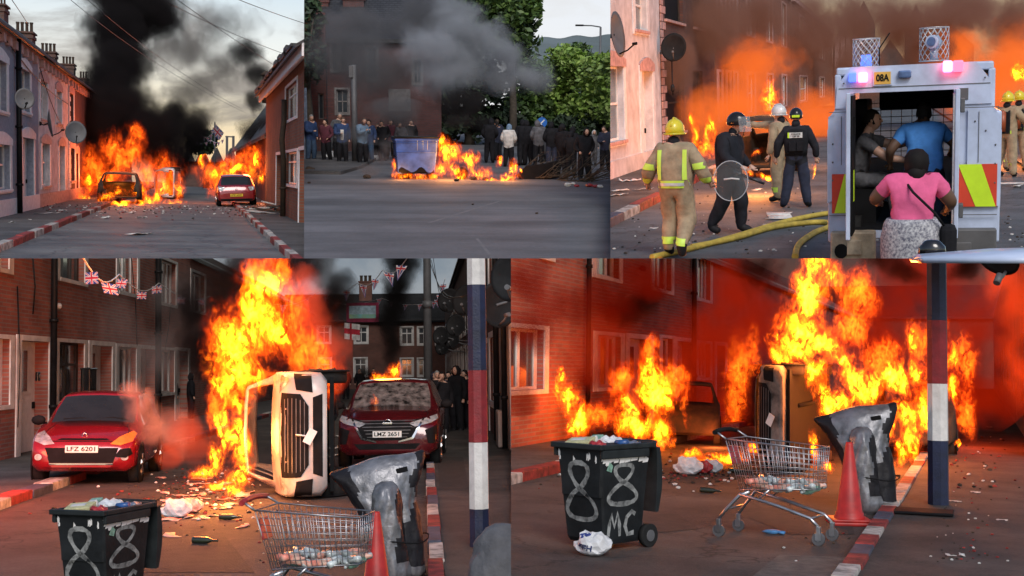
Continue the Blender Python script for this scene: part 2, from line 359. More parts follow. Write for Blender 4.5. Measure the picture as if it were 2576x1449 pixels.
# ---- terrace wall with real openings; u runs along the street, z up
def openings_wall(b,plane,u0,u1,z0,z1,ops,axis='Y',thick=.3,side=1):
    """wall face at x=plane (axis Y) or y=plane (axis X); ops=[(ua,ub,za,zb)]; reveals go to the side 'side'"""
    us=sorted({u0,u1}|{o[0] for o in ops}|{o[1] for o in ops}); zs=sorted({z0,z1}|{o[2] for o in ops}|{o[3] for o in ops})
    us=[u for u in us if u0<=u<=u1]; zs=[z for z in zs if z0<=z<=z1]
    P=(lambda u,z,d: (plane+side*d,u,z)) if axis=='Y' else (lambda u,z,d: (u,plane+side*d,z))
    def inside(u,z): return any(o[0]<u<o[1] and o[2]<z<o[3] for o in ops)
    for a,c in zip(us,us[1:]):
        for e,f in zip(zs,zs[1:]):
            if not inside((a+c)/2,(e+f)/2): b.face([P(a,e,0),P(c,e,0),P(c,f,0),P(a,f,0)])
    for ua,ub,za,zb in ops:
        b.face([P(ua,za,0),P(ub,za,0),P(ub,za,thick),P(ua,za,thick)]); b.face([P(ua,zb,0),P(ub,zb,0),P(ub,zb,thick),P(ua,zb,thick)])
        b.face([P(ua,za,0),P(ua,zb,0),P(ua,zb,thick),P(ua,za,thick)]); b.face([P(ub,za,0),P(ub,zb,0),P(ub,zb,thick),P(ub,za,thick)])
    b.face([P(u0,z0,thick),P(u1,z0,thick),P(u1,z1,thick),P(u0,z1,thick)])
    b.face([P(u0,z1,0),P(u1,z1,0),P(u1,z1,thick),P(u0,z1,thick)]); b.face([P(u0,z0,0),P(u0,z1,0),P(u0,z1,thick),P(u0,z0,thick)]); b.face([P(u1,z0,0),P(u1,z1,0),P(u1,z1,thick),P(u1,z0,thick)])
def PB(b,plane,side,axis,ua,ub,da,db,za,zb,bev=0,mi=None):
    """box in wall coordinates: depth d from the wall face (positive = into the wall)"""
    d=sorted((plane+side*da,plane+side*db))
    if axis=='Y': b.box((d[0],ua,za),(d[1],ub,zb),bev,mi=mi)
    else: b.box((ua,d[0],za),(ub,d[1],zb),bev,mi=mi)
def window(t,plane,side,axis,o,frame,glass,bars=(1,),hbar=None,sill=None,depth=.1,fw=.06,surround=None,sw=.1,curtain=None,ks=1):
    """a window filling the opening o of its wall; ks = how far widths along the street are drawn out"""
    ua,ub,za,zb=o; b=B(); f=fw*ks
    PB(b,plane,side,axis,ua,ua+f,depth,depth+.06,za,zb); PB(b,plane,side,axis,ub-f,ub,depth,depth+.06,za,zb)
    PB(b,plane,side,axis,ua+f,ub-f,depth+.002,depth+.058,za,za+fw); PB(b,plane,side,axis,ua+f,ub-f,depth+.002,depth+.058,zb-fw,zb)
    n=bars[0]
    for i in range(1,n+1):
        u=ua+(ub-ua)*i/(n+1); PB(b,plane,side,axis,u-f*.4,u+f*.4,depth-.004,depth+.05,za+fw,zb-fw)
    if hbar:
        z=za+(zb-za)*hbar; PB(b,plane,side,axis,ua+f,ub-f,depth-.008,depth+.045,z-fw*.5,z+fw*.5)
    fo=part(t,'window',b.bm,frame)
    b=B(); PB(b,plane,side,axis,ua+f*.5,ub-f*.5,depth+.03,depth+.045,za+fw*.5,zb-fw*.5); mesh_obj('pane',b.bm,glass,fo)
    if curtain:
        b=B(); PB(b,plane,side,axis,ua+f,ub-f,depth+.12,depth+.14,za+(zb-za)*curtain[1],zb); mesh_obj('curtain',b.bm,curtain[0],fo)
    if sill: b=B(); PB(b,plane,side,axis,ua-.06*ks,ub+.06*ks,-.09,depth,za-.09,za-.001,.01); mesh_obj('sill',b.bm,sill,fo)
    if surround:
        b=B(); s=sw*ks; PB(b,plane,side,axis,ua-s,ua-.001,-.03,.02,za-sw,zb+sw); PB(b,plane,side,axis,ub+.001,ub+s,-.03,.02,za-sw,zb+sw)
        PB(b,plane,side,axis,ua,ub,-.032,.02,zb+.001,zb+sw); PB(b,plane,side,axis,ua,ub,-.045,.02,za-sw,za-.001)
        mesh_obj('surround',b.bm,surround,fo)
    return fo
def door(t,plane,side,axis,o,mat_,glass,handle,depth=.18,surround=None,sw=.12,ks=1,panels=2,light=True):
    ua,ub,za,zb=o; b=B(); PB(b,plane,side,axis,ua,ub,depth,depth+.05,za,zb)
    w=ub-ua
    for k in range(panels):
        z0=za+.15+(zb-za-.2)*k/panels; z1=za+.02+(zb-za-.15)*(k+1)/panels
        PB(b,plane,side,axis,ua+w*.12,ub-w*.12,depth-.012,depth,z0,z1,.004)
    d=part(t,'door',b.bm,mat_)
    if light: b=B(); PB(b,plane,side,axis,ua+w*.3,ub-w*.3,depth-.02,depth-.014,za+(zb-za)*.55,zb-.2); mesh_obj('pane',b.bm,glass,d)
    b=B(); PB(b,plane,side,axis,ub-w*.12,ub-w*.06,depth-.05,depth-.013,za+.95,za+1.1); mesh_obj('handle',b.bm,handle,d)
    if surround:
        b=B(); s=sw*ks; PB(b,plane,side,axis,ua-s,ua-.001,-.03,.02,za,zb+sw); PB(b,plane,side,axis,ub+.001,ub+s,-.03,.02,za,zb+sw); PB(b,plane,side,axis,ua,ub,-.032,.02,zb+.001,zb+sw); mesh_obj('surround',b.bm,surround,d)
    return d
def gable_roof(t,x_eave,x_ridge,y0,y1,z_eave,z_ridge,mat_,over=.25,th=.1,both=True):
    b=B(); s=1 if x_eave>x_ridge else -1
    sl=(z_eave-z_ridge)/(x_eave-x_ridge); xe=x_eave+s*over; ze=z_eave+s*over*sl
    b.prism([(xe,y0,ze),(x_ridge,y0,z_ridge),(x_ridge,y0,z_ridge+th),(xe,y0,ze+th)],(0,y1-y0,0))
    if both:
        xb=2*x_ridge-xe; b.prism([(xb,y0,ze),(x_ridge,y0,z_ridge),(x_ridge,y0,z_ridge+th),(xb,y0,ze+th)],(0,y1-y0,0))
    return part(t,'roof',b.bm,mat_)
def chimney(parent,c,w,d,h,pots,brick,potm,along='Y',pr=.12):
    b=B(); b.box((c[0]-w/2,c[1]-d/2,c[2]),(c[0]+w/2,c[1]+d/2,c[2]+h)); b.box((c[0]-w/2-.05,c[1]-d/2-.05,c[2]+h-.25),(c[0]+w/2+.05,c[1]+d/2+.05,c[2]+h-.1)); b.box((c[0]-w/2-.08,c[1]-d/2-.08,c[2]+h),(c[0]+w/2+.08,c[1]+d/2+.08,c[2]+h+.08))
    ch=mesh_obj('chimney',b.bm,brick,parent)
    b=B()
    for i in range(pots):
        k=(i+.5)/pots-.5
        p=(c[0]+(k*w if along=='X' else 0),c[1]+(k*d if along=='Y' else 0),c[2]+h+.07)
        b.lathe([(pr,0),(pr*.85,.1),(pr*.8,.42),(pr,.45),(pr,.52),(pr*.7,.52)],12,p)
    mesh_obj('chimney_pots',b.bm,potm,ch if parent.parent is None else parent)
    return ch
def pipe(t,pts,r,mat_,name='drainpipe'):
    b=B(); b.tube(pts,r,8)
    P=[Vector(p) for p in pts]
    for a,c in zip(P,P[1:]):
        n=int((c-a).length/1.8)
        for i in range(n):
            q=a.lerp(c,(i+.5)/max(n,1)); d=(c-a).normalized(); b.cyl(q-d*.04,q+d*.04,r*1.35,n=10)
    return part(t,name,b.bm,mat_)
def kerb(S,p0,p1,w,h,mats,n,name='kerb',label=None,seg_len=None,seq=None,wob=.01,seed=1):
    """row of painted kerbstones from p0 to p1 (local ground points)"""
    rn=random.Random(seed); p0=Vector(p0); p1=Vector(p1); d=p1-p0; L_=d.length; u=d.normalized(); v=Vector((-u.y,u.x,0)); b=B()
    for i in range(n):
        a=p0+u*(L_*i/n+.008); c=p0+u*(L_*(i+1)/n-.008); hh=h+rn.uniform(-wob,wob); o=v*rn.uniform(-wob,wob)
        q=[a+v*w/2+o,a-v*w/2+o,c-v*w/2+o,c+v*w/2+o]; rings=[[Vector((p.x,p.y,-.05)) for p in q],[Vector((p.x,p.y,hh-.02)) for p in q]]
        ctr=sum(q,Vector())/4; rings.append([Vector((ctr.x+(p.x-ctr.x)*(.94),ctr.y+(p.y-ctr.y)*.98,hh)) for p in q])
        b.loft(rings,mi=seq[i%len(seq)],smooth=False)
    return solo(S,name,b.bm,mats,label,None,kind='structure')
# ---- patches laid on a surface by ray casting
def patch_on(bvh,poly,to3,dirv,off=.004,cuts=3,mi=0,b=None):
    b=b or B(); bm=bmesh.new(); vs=[bm.verts.new((p[0],p[1],0)) for p in poly]; bm.faces.new(vs)
    bmesh.ops.triangulate(bm,faces=bm.faces[:]); 
    for _ in range(cuts): bmesh.ops.subdivide_edges(bm,edges=bm.edges[:],cuts=1,use_grid_fill=True)
    mp={}; dv=Vector(dirv)
    for v in bm.verts:
        o=Vector(to3(v.co.x,v.co.y)); h=bvh.ray_cast(o,dv)[0]
        if h is not None: mp[v]=b.bm.verts.new(h-dv*off)
    for f in bm.faces:
        if all(v in mp for v in f.verts):
            g=b.bm.faces.new([mp[v] for v in f.verts]); g.material_index=mi; g.smooth=True
    bm.free(); return b
def ell(cx,cy,rx,ry,n=16,a0=0,a1=6.2832): return [(cx+rx*math.cos(a0+(a1-a0)*i/n),cy+ry*math.sin(a0+(a1-a0)*i/n)) for i in range(n)]
# ---- car
HATCH=dict(L=4.0,W=1.72,H=1.48,zb=.24,belt=.93,st=[(-2.0,.50,.62),(-1.97,.62,.86),(-1.88,.72,.93),(-1.70,.80,.97),(-1.3,.91,1),(-.98,1.0,1),(-.62,1.2,1),(-.25,1.41,1),(-.1,1.45,1),(.15,1.475,1),(.22,1.48,1),(.85,1.465,1),(.93,1.46,1),(1.35,1.40,1),(1.45,1.37,.99),(1.72,1.12,.97),(1.84,.99,.95),(1.95,.9,.92),(2.0,.6,.85)],ws=(5,7),sw=[(6,9),(10,11),(12,13)],rw=(14,16),wy=(-1.27,1.25),wr=.31)
SUV=dict(L=4.4,W=1.86,H=1.64,zb=.3,belt=1.08,st=[(-2.2,.62,.66),(-2.17,.78,.88),(-2.08,.88,.94),(-1.9,.96,.98),(-1.5,1.05,1),(-1.05,1.13,1),(-.65,1.36,1),(-.3,1.56,1),(-.15,1.6,1),(.15,1.625,1),(.22,1.63,1),(.95,1.625,1),(1.03,1.62,1),(1.6,1.56,1),(1.7,1.53,.99),(1.95,1.28,.97),(2.05,1.15,.95),(2.15,1.05,.92),(2.2,.7,.86)],ws=(5,7),sw=[(6,9),(10,11),(12,13)],rw=(14,16),wy=(-1.35,1.32),wr=.36)
def car(S,name,label,cat,spec,mats,loc,rz=0,s=1,rx=0,ry=0,burnt=False,wheels=(0,1,2,3),base=None,fem=None):
    """mats: body, glass, tyre, rim, dark"""
    t=base or thing(S,name,label,cat,loc,rz,s,rx=rx,ry=ry)
    W=spec['W']/2; st=spec['st']; zb=spec['zb']; rings=[]; belt=spec['belt']
    for y,zt,k in st:
        w=W*k; g=zt>belt+.12; bl=min(belt,zt-.06)
        lo=zb if abs(y)<spec['L']/2-.03 else zb+.07
        f=min(1,(zt-belt)/(spec['H']-belt)) if g else 0
        wr=W*k*(.93-.19*f) if g else w*.86
        half=[(0,lo),(w*.86,lo),(w*.985,lo+.09),(w,.55 if zt>.6 else zt-.1),(w*.985,bl),(w*.95,bl+.03 if g else bl+.025),(wr,zt-.045),(wr-.06,zt-.012),(wr*.55,zt+.012),(0,zt+.022)]
        ring=[(x,y,z) for x,z in half]+[(-x,y,z) for x,z in half[-2:0:-1]]
        rings.append(ring)
    n=len(rings[0]); hb=10
    bd=B(); gl={'windscreen':B(),'rear_window':B(),'side':[]}
    def add(bb,i,k,off=0):
        k2=(k+1)%n; P=[Vector(rings[i][k]),Vector(rings[i][k2]),Vector(rings[i+1][k2]),Vector(rings[i+1][k])]
        f=bb.face(P); f.smooth=True
    sw=spec['sw']; side=[B() for _ in sw]; sideR=[B() for _ in sw]
    for i in range(len(st)-1):
        for k in range(n):
            kk=k if k<hb-1 else n-1-k   # mirrored strip index
            if spec['ws'][0]<=i<spec['ws'][1] and kk in(7,8): add(gl['windscreen'],i,k); continue
            if spec['rw'][0]<=i<spec['rw'][1] and kk in(7,8): add(gl['rear_window'],i,k); continue
            if burnt and i>=spec['rw'][1] and kk in(7,8): continue
            if kk==5:
                hit=False
                for q,(a,c) in enumerate(sw):
                    if a<=i<c: add((side if k<hb else sideR)[q],i,k); hit=True
                if hit: continue
            add(bd,i,k)
    bd.face([rings[0][k] for k in range(n)])
    if not burnt: bd.face([rings[-1][k] for k in range(n-1,-1,-1)])
    bmesh.ops.remove_doubles(bd.bm,verts=bd.bm.verts[:],dist=.0005); bmesh.ops.recalc_face_normals(bd.bm,faces=bd.bm.faces[:])
    t_bvh=BVHTree.FromBMesh(bd.bm)
    body=part(t,'body',bd.bm,mats['body'])
    md=body.modifiers.new('s','SOLIDIFY'); md.thickness=.02; md.offset=-1
    if not burnt:
        for nm in('windscreen','rear_window'):
            bmesh.ops.remove_doubles(gl[nm].bm,verts=gl[nm].bm.verts[:],dist=.0005); part(t,nm,gl[nm].bm,mats['glass'])
        for b_ in side+sideR: part(t,'side_window',b_.bm,mats['glass'])
        b=B()
        for x in(-.38,.38):
            b.box((x-.22,.0,zb+.25),(x+.22,.5,zb+.4),.05); b.box((x-.22,.42,zb+.4),(x+.22,.56,zb+.95),.05); b.box((x-.12,.45,zb+.97),(x+.12,.53,zb+1.12),.03)
        b.box((-W*.85,-.95,zb+.45),(W*.85,-.7,zb+.66),.04); part(t,'seats',b.bm,mats['dark'])
    else:
        for q in('windscreen','rear_window'): gl[q].bm.free()
        for b_ in side+sideR: b_.bm.free()
    r=spec['wr']; j=0
    for yy in spec['wy']:
        for sx in(-1,1):
            if j in wheels:
                x=sx*(W-.09); b=B(); b.lathe([(r*.62,-.1),(r*.93,-.1),(r,-.07),(r,.07),(r*.93,.1),(r*.62,.1)],28)
                for v in b.bm.verts: v.co=Vector((x+v.co.z*1.0,yy+v.co.x,r+v.co.y))
                wh=part(t,'wheel',b.bm,mats['tyre'])
                b=B(); b.cyl((x+sx*.03,yy,r),(x+sx*.05,yy,r),r*.62,n=24)
                for q in range(5):
                    a=q*1.2566; b.box((-.012,-.03,0),(.012,.03,r*.58),rot=None) if 0 else b.tube([(x+sx*.07,yy,r),(x+sx*.085,yy+math.sin(a)*r*.6,r+math.cos(a)*r*.6)],[.035,.045],6)
                b.cyl((x+sx*.06,yy,r),(x+sx*.1,yy,r),.05,n=10)
                mesh_obj('rim',b.bm,mats['rim'],wh)
                b=B(); b.cyl((sx*(W-.02),yy,r+.02),(sx*(W+.004),yy,r+.02),r*1.17,n=28); part(t,'wheel_arch',b.bm,mats['dark'])
            j+=1
    return t,t_bvh
def front(bvh,poly,t,name,mat_,off=.006,cuts=3,parent=None,sgn=1,label=None):
    b=patch_on(bvh,poly,lambda x,z:(x,-5*sgn,z),(0,sgn,0),off,cuts)
    o=mesh_obj(name,b.bm,mat_,parent or t)
    if label: o['label']=label
    return o
def mir(poly): return [(-x,z) for x,z in poly][::-1]
def plate(t,txt,x,y,z,w,h,matw,matk,face=-1,tilt=0):
    b=B(); b.box((x-w/2,y-.008,z-h/2),(x+w/2,y+.008,z+h/2),.003); p=part(t,'number_plate',b.bm,matw)
    tb=text_bm(txt,h*.85,.002,.0015,width=w*.86)
    for v in tb.bm.verts: v.co=Vector((x+v.co.x*(-face),y+face*.012+v.co.y*(-face)*1,z+v.co.z))
    mesh_obj('plate_lettering',tb.bm,matk,p); return p
# ---- people: one continuous skinned body, clothing regions by material
def person(S,label,loc,rz=0,h=1.75,top=None,legs=None,skin=None,hair=None,pose=None,hood=None,build=1,group=None,shoes=None,fingers=True,child=None,helmet=None,cat='person',sleeve='long',s=1,coat=0,headtilt=0):
    """figure facing -y; pose keys override joint positions given for a 1.75 m figure"""
    J=dict(pelvis=(0,0,.95),spine=(0,0,1.18),chest=(0,0,1.36),neck=(0,0,1.5),head=(0,-.02,1.6),
      hipL=(.09,0,.92),kneeL=(.11,-.02,.5),ankL=(.12,.03,.09),toeL=(.13,-.16,.04),hipR=(-.09,0,.92),kneeR=(-.11,-.02,.5),ankR=(-.12,.03,.09),toeR=(-.13,-.16,.04),
      shL=(.19,0,1.42),elL=(.27,.02,1.14),wrL=(.27,-.06,.9),shR=(-.19,0,1.42),elR=(-.27,.02,1.14),wrR=(-.27,-.06,.9))
    if pose: J.update(pose)
    k=h/1.75
    t=thing(S,'person',label,cat,loc,rz,s,group)
    rad=dict(pelvis=.145,spine=.13,chest=.15,neck=.06,hipL=.1,kneeL=.065,ankL=.045,toeL=.04,hipR=.1,kneeR=.065,ankR=.045,toeR=.04,shL=.07,elL=.05,wrL=.032,shR=.07,elR=.05,wrR=.032,head=.06)
    if coat: rad.update(elL=.072,wrL=.052,elR=.072,wrR=.052,kneeL=.1,kneeR=.1,ankL=.075,ankR=.075,toeL=.05,toeR=.05,hipL=.12,hipR=.12,shL=.095,shR=.095,spine=.18,chest=.18,pelvis=.175)
    names=['pelvis']+[n for n in rad if n!='pelvis']; ix={n:i for i,n in enumerate(names)}
    E=[('pelvis','spine'),('spine','chest'),('chest','neck'),('neck','head')]
    for q in'LR': E+=[('pelvis','hip'+q),('hip'+q,'knee'+q),('knee'+q,'ank'+q),('ank'+q,'toe'+q),('chest','sh'+q),('sh'+q,'el'+q),('el'+q,'wr'+q)]
    me=bpy.data.meshes.new('body'); me.from_pydata([Vector(J[n])*k for n in names],[(ix[a],ix[b_]) for a,b_ in E],[])
    o=bpy.data.objects.new('body',me); link(o); md=o.modifiers.new('s','SKIN'); md.use_smooth_shade=True
    for n in names:
        sv=me.skin_vertices[0].data[ix[n]]; r=rad[n]*k*1.06*(build if n in('pelvis','spine','chest','hipL','hipR','shL','shR','elL','elR','kneeL','kneeR') else 1); sv.radius=(r*(1.2 if n in('pelvis','spine','chest') else 1),r*(.85 if n in('pelvis','spine','chest') else 1)); sv.use_root=(n=='pelvis')
    sb=o.modifiers.new('u','SUBSURF'); sb.levels=2 if fingers else 1
    dg=bpy.context.evaluated_depsgraph_get(); nm=bpy.data.meshes.new_from_object(o.evaluated_get(dg)); bpy.data.objects.remove(o)
    b=B(); b.bm.from_mesh(nm)
    ms=[top,legs,skin,shoes or MATS.get('shoe')]
    def seg(p,a,c):
        a=Vector(J[a])*k; c=Vector(J[c])*k; d=c-a; q=max(0,min(1,(p-a).dot(d)/max(d.length_squared,1e-6))); return (p-(a+d*q)).length,q
    R_={('pelvis','spine'):0,('spine','chest'):0,('chest','neck'):0,('neck','head'):2}
    for q in'LR': R_.update({('pelvis','hip'+q):1,('hip'+q,'knee'+q):1,('knee'+q,'ank'+q):1,('ank'+q,'toe'+q):3,('chest','sh'+q):0,('sh'+q,'el'+q):0,('el'+q,'wr'+q):0 if sleeve=='long' else 2})
    for f in b.bm.faces:
        c=f.calc_center_median(); best=min(((seg(c,*e),e) for e in E),key=lambda z:z[0][0]); m=R_[best[1]]; tt=best[0][1]
        e=best[1]
        if e==('pelvis','spine'): m=1 if tt<(.0 if coat else .15) else 0
        if e[0]=='pelvis' and e[1].startswith('hip') and c.z>J['pelvis'][2]*k-.02: m=0
        if coat and e[0].startswith('hip') and tt<.25: m=0
        if sleeve=='short' and e[0].startswith('sh') and tt>.55: m=2
        if hood and m==2: m=0
        f.material_index=m
    from mathutils import noise as NZ
    b.bm.normal_update(); fold=.016 if fingers else .01
    for v in b.bm.verts:
        if v.link_faces and all(f.material_index<2 for f in v.link_faces):
            p=v.co; a=NZ.noise(Vector((p.x*7+rz*3,p.y*7,p.z*5+h*9))); r_=1-abs(NZ.noise(Vector((p.x*11,p.y*11+5,p.z*17+p.x*9+h*5))))*2
            v.co=v.co+v.normal*(a*fold*1.2+r_*fold*.5)
    # hands with five fingers, and head with face
    for q,sx in(('L',1),('R',-1)):
        w=Vector(J['wr'+q])*k; d=(w-Vector(J['el'+q])*k).normalized(); sd=d.cross(Vector((0,1,0.01))).normalized()
        pal=w+d*.07*k
        b.tube([w-d*.01,w+d*.03*k,pal,pal+d*.02*k],[.026*k,.036*k,.04*k,.03*k],8,mi=2,flat=.55)
        nrm=d.cross(sd).normalized()
        if fingers:
            for j_ in range(4):
                p0=pal+sd*(j_-1.5)*.018*k; ln=(.07,.08,.075,.06)[j_]*k
                b.tube([p0,p0+d*ln*.5+nrm*.004*k,p0+d*ln*.85+nrm*.03*k],[.0095*k,.009*k,.007*k],6,mi=2)
            b.tube([w+d*.02*k+sd*.03*k*sx,w+d*.05*k+sd*.05*k*sx+nrm*.01,w+d*.085*k+sd*.05*k*sx+nrm*.025],[.012*k,.011*k,.008*k],6,mi=2)
    H_=Vector(J['head'])*k; A=Vector((0,0,1)) ; nk=Vector(J['neck'])*k; ax=(H_-nk)
    fw=Vector(J.get('look',(0,-1,0))).normalized(); c=H_+Vector((0,0,.045*k))+fw*.01
    rt=fw.cross(Vector((0,0,1))).normalized(); upv=rt.cross(fw)
    def hp(x,y,z): return c+rt*x*k+fw*y*k+upv*z*k
    q=bmesh.ops.create_icosphere(b.bm,subdivisions=3,radius=1)
    for v in q['verts']:
        x,y,z=v.co; tap=1-.28*max(0,-z); ch=.02*max(0,y)*max(0,-z)
        v.co=hp(x*.076*tap,y*.098*tap+.01*max(0,-z)+ch,z*.118)
    for f in {f for v in q['verts'] for f in v.link_faces}: f.smooth=True; f.material_index=2
    b.sph(hp(0,.1,-.01),(.013*k,.02*k,.022*k),1,mi=2)
    for sx in(-1,1): b.sph(hp(sx*.076,0,-.005),(.012*k,.018*k,.03*k),1,mi=2)
    body=part(t,'body',b.bm,ms)
    b=B()
    for sx in(-1,1): b.sph(hp(sx*.03,.088,.012),.011*k,1)
    b.tube([hp(-.022,.094,-.055),hp(0,.1,-.057),hp(.022,.094,-.055)],.004*k,5)
    part(t,'face_features',b.bm,MATS['dark'])
    if hair:
        b=B(); q=bmesh.ops.create_icosphere(b.bm,subdivisions=3,radius=1)
        for v in q['verts']:
            x,y,z=v.co; v.co=hp(x*.085,y*.105-.012,z*.122+.012)
        bmesh.ops.delete(b.bm,geom=[v for v in b.bm.verts if ((v.co-hp(0,0,0)).dot(fw)>.045*k and (v.co-hp(0,0,0)).dot(upv)<.06*k) or (v.co-hp(0,0,0)).dot(upv)<-.05*k],context='VERTS')
        for f in b.bm.faces: f.smooth=True
        part(t,'hair',b.bm,hair)
    if hood:
        b=B(); q=bmesh.ops.create_icosphere(b.bm,subdivisions=4 if h>2 or coat==2 else 3,radius=1)
        for v in q['verts']:
            x,y,z=v.co; v.co=hp(x*.105*(1+.25*max(0,-z)),y*.12-.015-.03*max(0,-z),z*.14+.0-.03*max(0,-z))
        bmesh.ops.delete(b.bm,geom=[v for v in b.bm.verts if (v.co-hp(0,0,0)).dot(fw)>.07*k and abs((v.co-hp(0,0,0)).dot(rt))<.07*k],context='VERTS')
        b.bm.normal_update()
        for v in b.bm.verts: p=v.co; v.co=p+v.normal*(NZ.noise(p*9)*.022+(1-abs(NZ.noise(Vector((p.x*14,p.y*14,p.z*22)))*2))*.01)*k
        for f in b.bm.faces: f.smooth=True
        part(t,'hood',b.bm,hood)
    return t,hp
# ---- satellite dish: bowl faces direction 'face' (local vector)
def dish(S,label,p,wallp,r,face,mat_,arm,s=1,group='satellite dishes'):
    t=thing(S,'satellite_dish',label,'satellite dish',p,group=group); f=Vector(face).normalized()
    x=f.orthogonal().normalized(); 
    if abs(f.z)<.95: x=f.cross(Vector((0,0,1))).normalized()
    y=x.cross(f)
    b=B(); rings=[]
    for i in range(7):
        q=i/6; rr=r*q if q else .004; rings.append([f*(.22*r*q*q)+x*rr*math.cos(a*.2618)*.92+y*rr*math.sin(a*.2618)*1.05 for a in range(24)])
    for i in range(6,-1,-1):
        q=i/6; rr=(r*q if q else .004); rings.append([f*(.22*r*q*q-.014)+x*rr*math.cos(a*.2618)*.915+y*rr*math.sin(a*.2618)*1.045 for a in range(24)])
    b.loft(rings,cap=False); part(t,'dish',b.bm,mat_)
    b=B(); e=f*r*.95-y*r*.55; b.tube([-y*r*.9+f*.1*r,e*.6-y*r*.45,e],.018,6); b.cyl(e-f*.06,e+f*.05,.035,n=10); part(t,'feed_arm',b.bm,arm)
    b=B(); w=Vector(wallp)-Vector(p); b.tube([(0,0,0),w*.5+Vector((0,0,-.05)),w],.025,6); b.cyl(w*.97,w*1.02,.08,n=8); part(t,'bracket',b.bm,arm); return t
def litter(S,pts,mat_,label,group,size=.25,seed=0,name='paper_scrap',cat='paper'):
    rn=random.Random(seed)
    for i,p in enumerate(pts):
        b=B(); n=7; sz=size*rn.uniform(.6,1.3); w=sz*rn.uniform(.25,.6); a=rn.uniform(0,6.28); u=Vector((math.cos(a),math.sin(a),0)); v=Vector((-u.y,u.x,0)); L_=[];R2=[]
        for k in range(n):
            q=k/(n-1)-.5; c=u*q*sz+v*.12*sz*math.sin(q*5+i); z=.01+abs(rn.gauss(0,.025))*min(sz,.45)*2.2; ww=w*(.5+.5*math.cos(q*2.6))*.5
            L_.append(c+v*ww+Vector((0,0,z))); R2.append(c-v*ww+Vector((0,0,z*rn.uniform(.2,1.2))))
        for k in range(n-1): b.face([L_[k],R2[k],R2[k+1],L_[k+1]]).smooth=True
        o=solo(S,name,b.bm,mat_,label if isinstance(label,str) else label[i],cat,p,group=group if isinstance(label,str) or group else None); md=o.modifiers.new('s','SOLIDIFY'); md.thickness=.004
def heap(S,pts,mat_,label,group,size=.25,seed=0):
    n0=len(S.objs); litter(S,pts,mat_,label,group,size,seed); os_=S.objs[n0:]; bm=bmesh.new(); Mi=S.M.inverted()
    for o in os_:
        q=bmesh.new(); q.from_mesh(o.data); q.transform(Mi@o.matrix_world); me=bpy.data.meshes.new('x'); q.to_mesh(me); q.free(); bm.from_mesh(me); bpy.data.objects.remove(o); bpy.data.meshes.remove(me)
    del S.objs[n0:]
    o=solo(S,'rubbish_heap',bm,mat_,label,'rubbish',kind='stuff'); md=o.modifiers.new('s','SOLIDIFY'); md.thickness=.006
# common materials
pm('dark',(.008,.008,.009),.8); pm('tyre',(.02,.02,.02),.8); pm('rim',(.35,.35,.36),.35,.8); pm('shoe',(.02,.02,.022),.6)
pm('steel',(.5,.5,.52),.3,.9); pm('black_gloss',(.012,.012,.014),.2,coat=.5); pm('white_paint',(.68,.66,.63),.55,var=.1,scale=3); pm('white_plastic',(.75,.75,.75),.4,var=.04)
glassy('car_glass',(.02,.024,.026),.08); glassy('house_glass',(.05,.06,.07),.1)
pm('skin_light',(.55,.32,.23),.5,var=.06); pm('skin_dark',(.12,.065,.04),.5,var=.06)
pm('black_cloth',(.014,.014,.017),.9,bump=.6,bscale=10); pm('navy_cloth',(.018,.022,.045),.9,bump=.6,bscale=10); pm('blue_cloth',(.018,.045,.13),.85,bump=.5,bscale=10); pm('grey_cloth',(.1,.1,.11),.9,var=.2,bump=.7,bscale=20)
pm('maroon_cloth',(.1,.02,.035),.9); pm('tan_cloth',(.36,.24,.12),.85,bump=.4,var=.12); pm('denim',(.035,.07,.13),.9); pm('white_cloth',(.6,.58,.55),.85); pm('light_blue_cloth',(.16,.26,.38),.85)
pm('hair_dark',(.012,.01,.01),.7); pm('hair_brown',(.06,.035,.02),.7); pm('hair_grey',(.25,.24,.23),.7)
pm('plate_white',(.75,.75,.72),.4,var=.03); pm('plate_yellow',(.75,.5,.03),.4,var=.03); pm('ink',(.01,.01,.01),.5)
pm('dish_grey',(.1,.1,.105),.55,var=.1,scale=3); pm('dish_dark',(.012,.012,.013),.7); pm('paper',(.62,.6,.56),.8,var=.12,scale=12)
# ================= lower left and lower right photographs: brick terrace street =================
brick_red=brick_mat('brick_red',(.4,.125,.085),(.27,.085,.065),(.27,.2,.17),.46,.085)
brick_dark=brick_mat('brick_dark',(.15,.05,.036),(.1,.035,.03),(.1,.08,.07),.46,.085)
brick_far=brick_mat('brick_far',(.2,.06,.04),(.14,.045,.035),(.15,.11,.09),.22,.075,axis='X')
slate=brick_mat('slate',(.05,.05,.055),(.03,.03,.035),(.012,.012,.012),.3,.12,rough=.6,axis='X',ms=.02)
pm('pvc_white',(.74,.72,.7),.4,var=.08,scale=3); pm('surround_white',(.72,.68,.65),.7,var=.12,scale=2,bump=.2); pm('door_white',(.74,.72,.71),.45,var=.06)
pm('frame_dark',(.03,.025,.022),.5); pm('pipe_black',(.012,.012,.013),.4); pm('curtain_pale',(.35,.33,.31),.9,var=.2,scale=14)
pm('red_car',(.24,.006,.012),.22,.15,var=.08,coat=.8,scale=2); pm('maroon_car',(.09,.006,.01),.22,.2,var=.12,coat=.7,scale=2); pm('white_car',(.48,.47,.46),.3,var=.16,scale=2,coat=.4)
pm('wire_steel',(.42,.42,.44),.35,.9); pm('bin_plastic',(.016,.018,.02),.5,var=.2,scale=3,bump=.15); pm('bin_lid',(.02,.024,.026),.45)
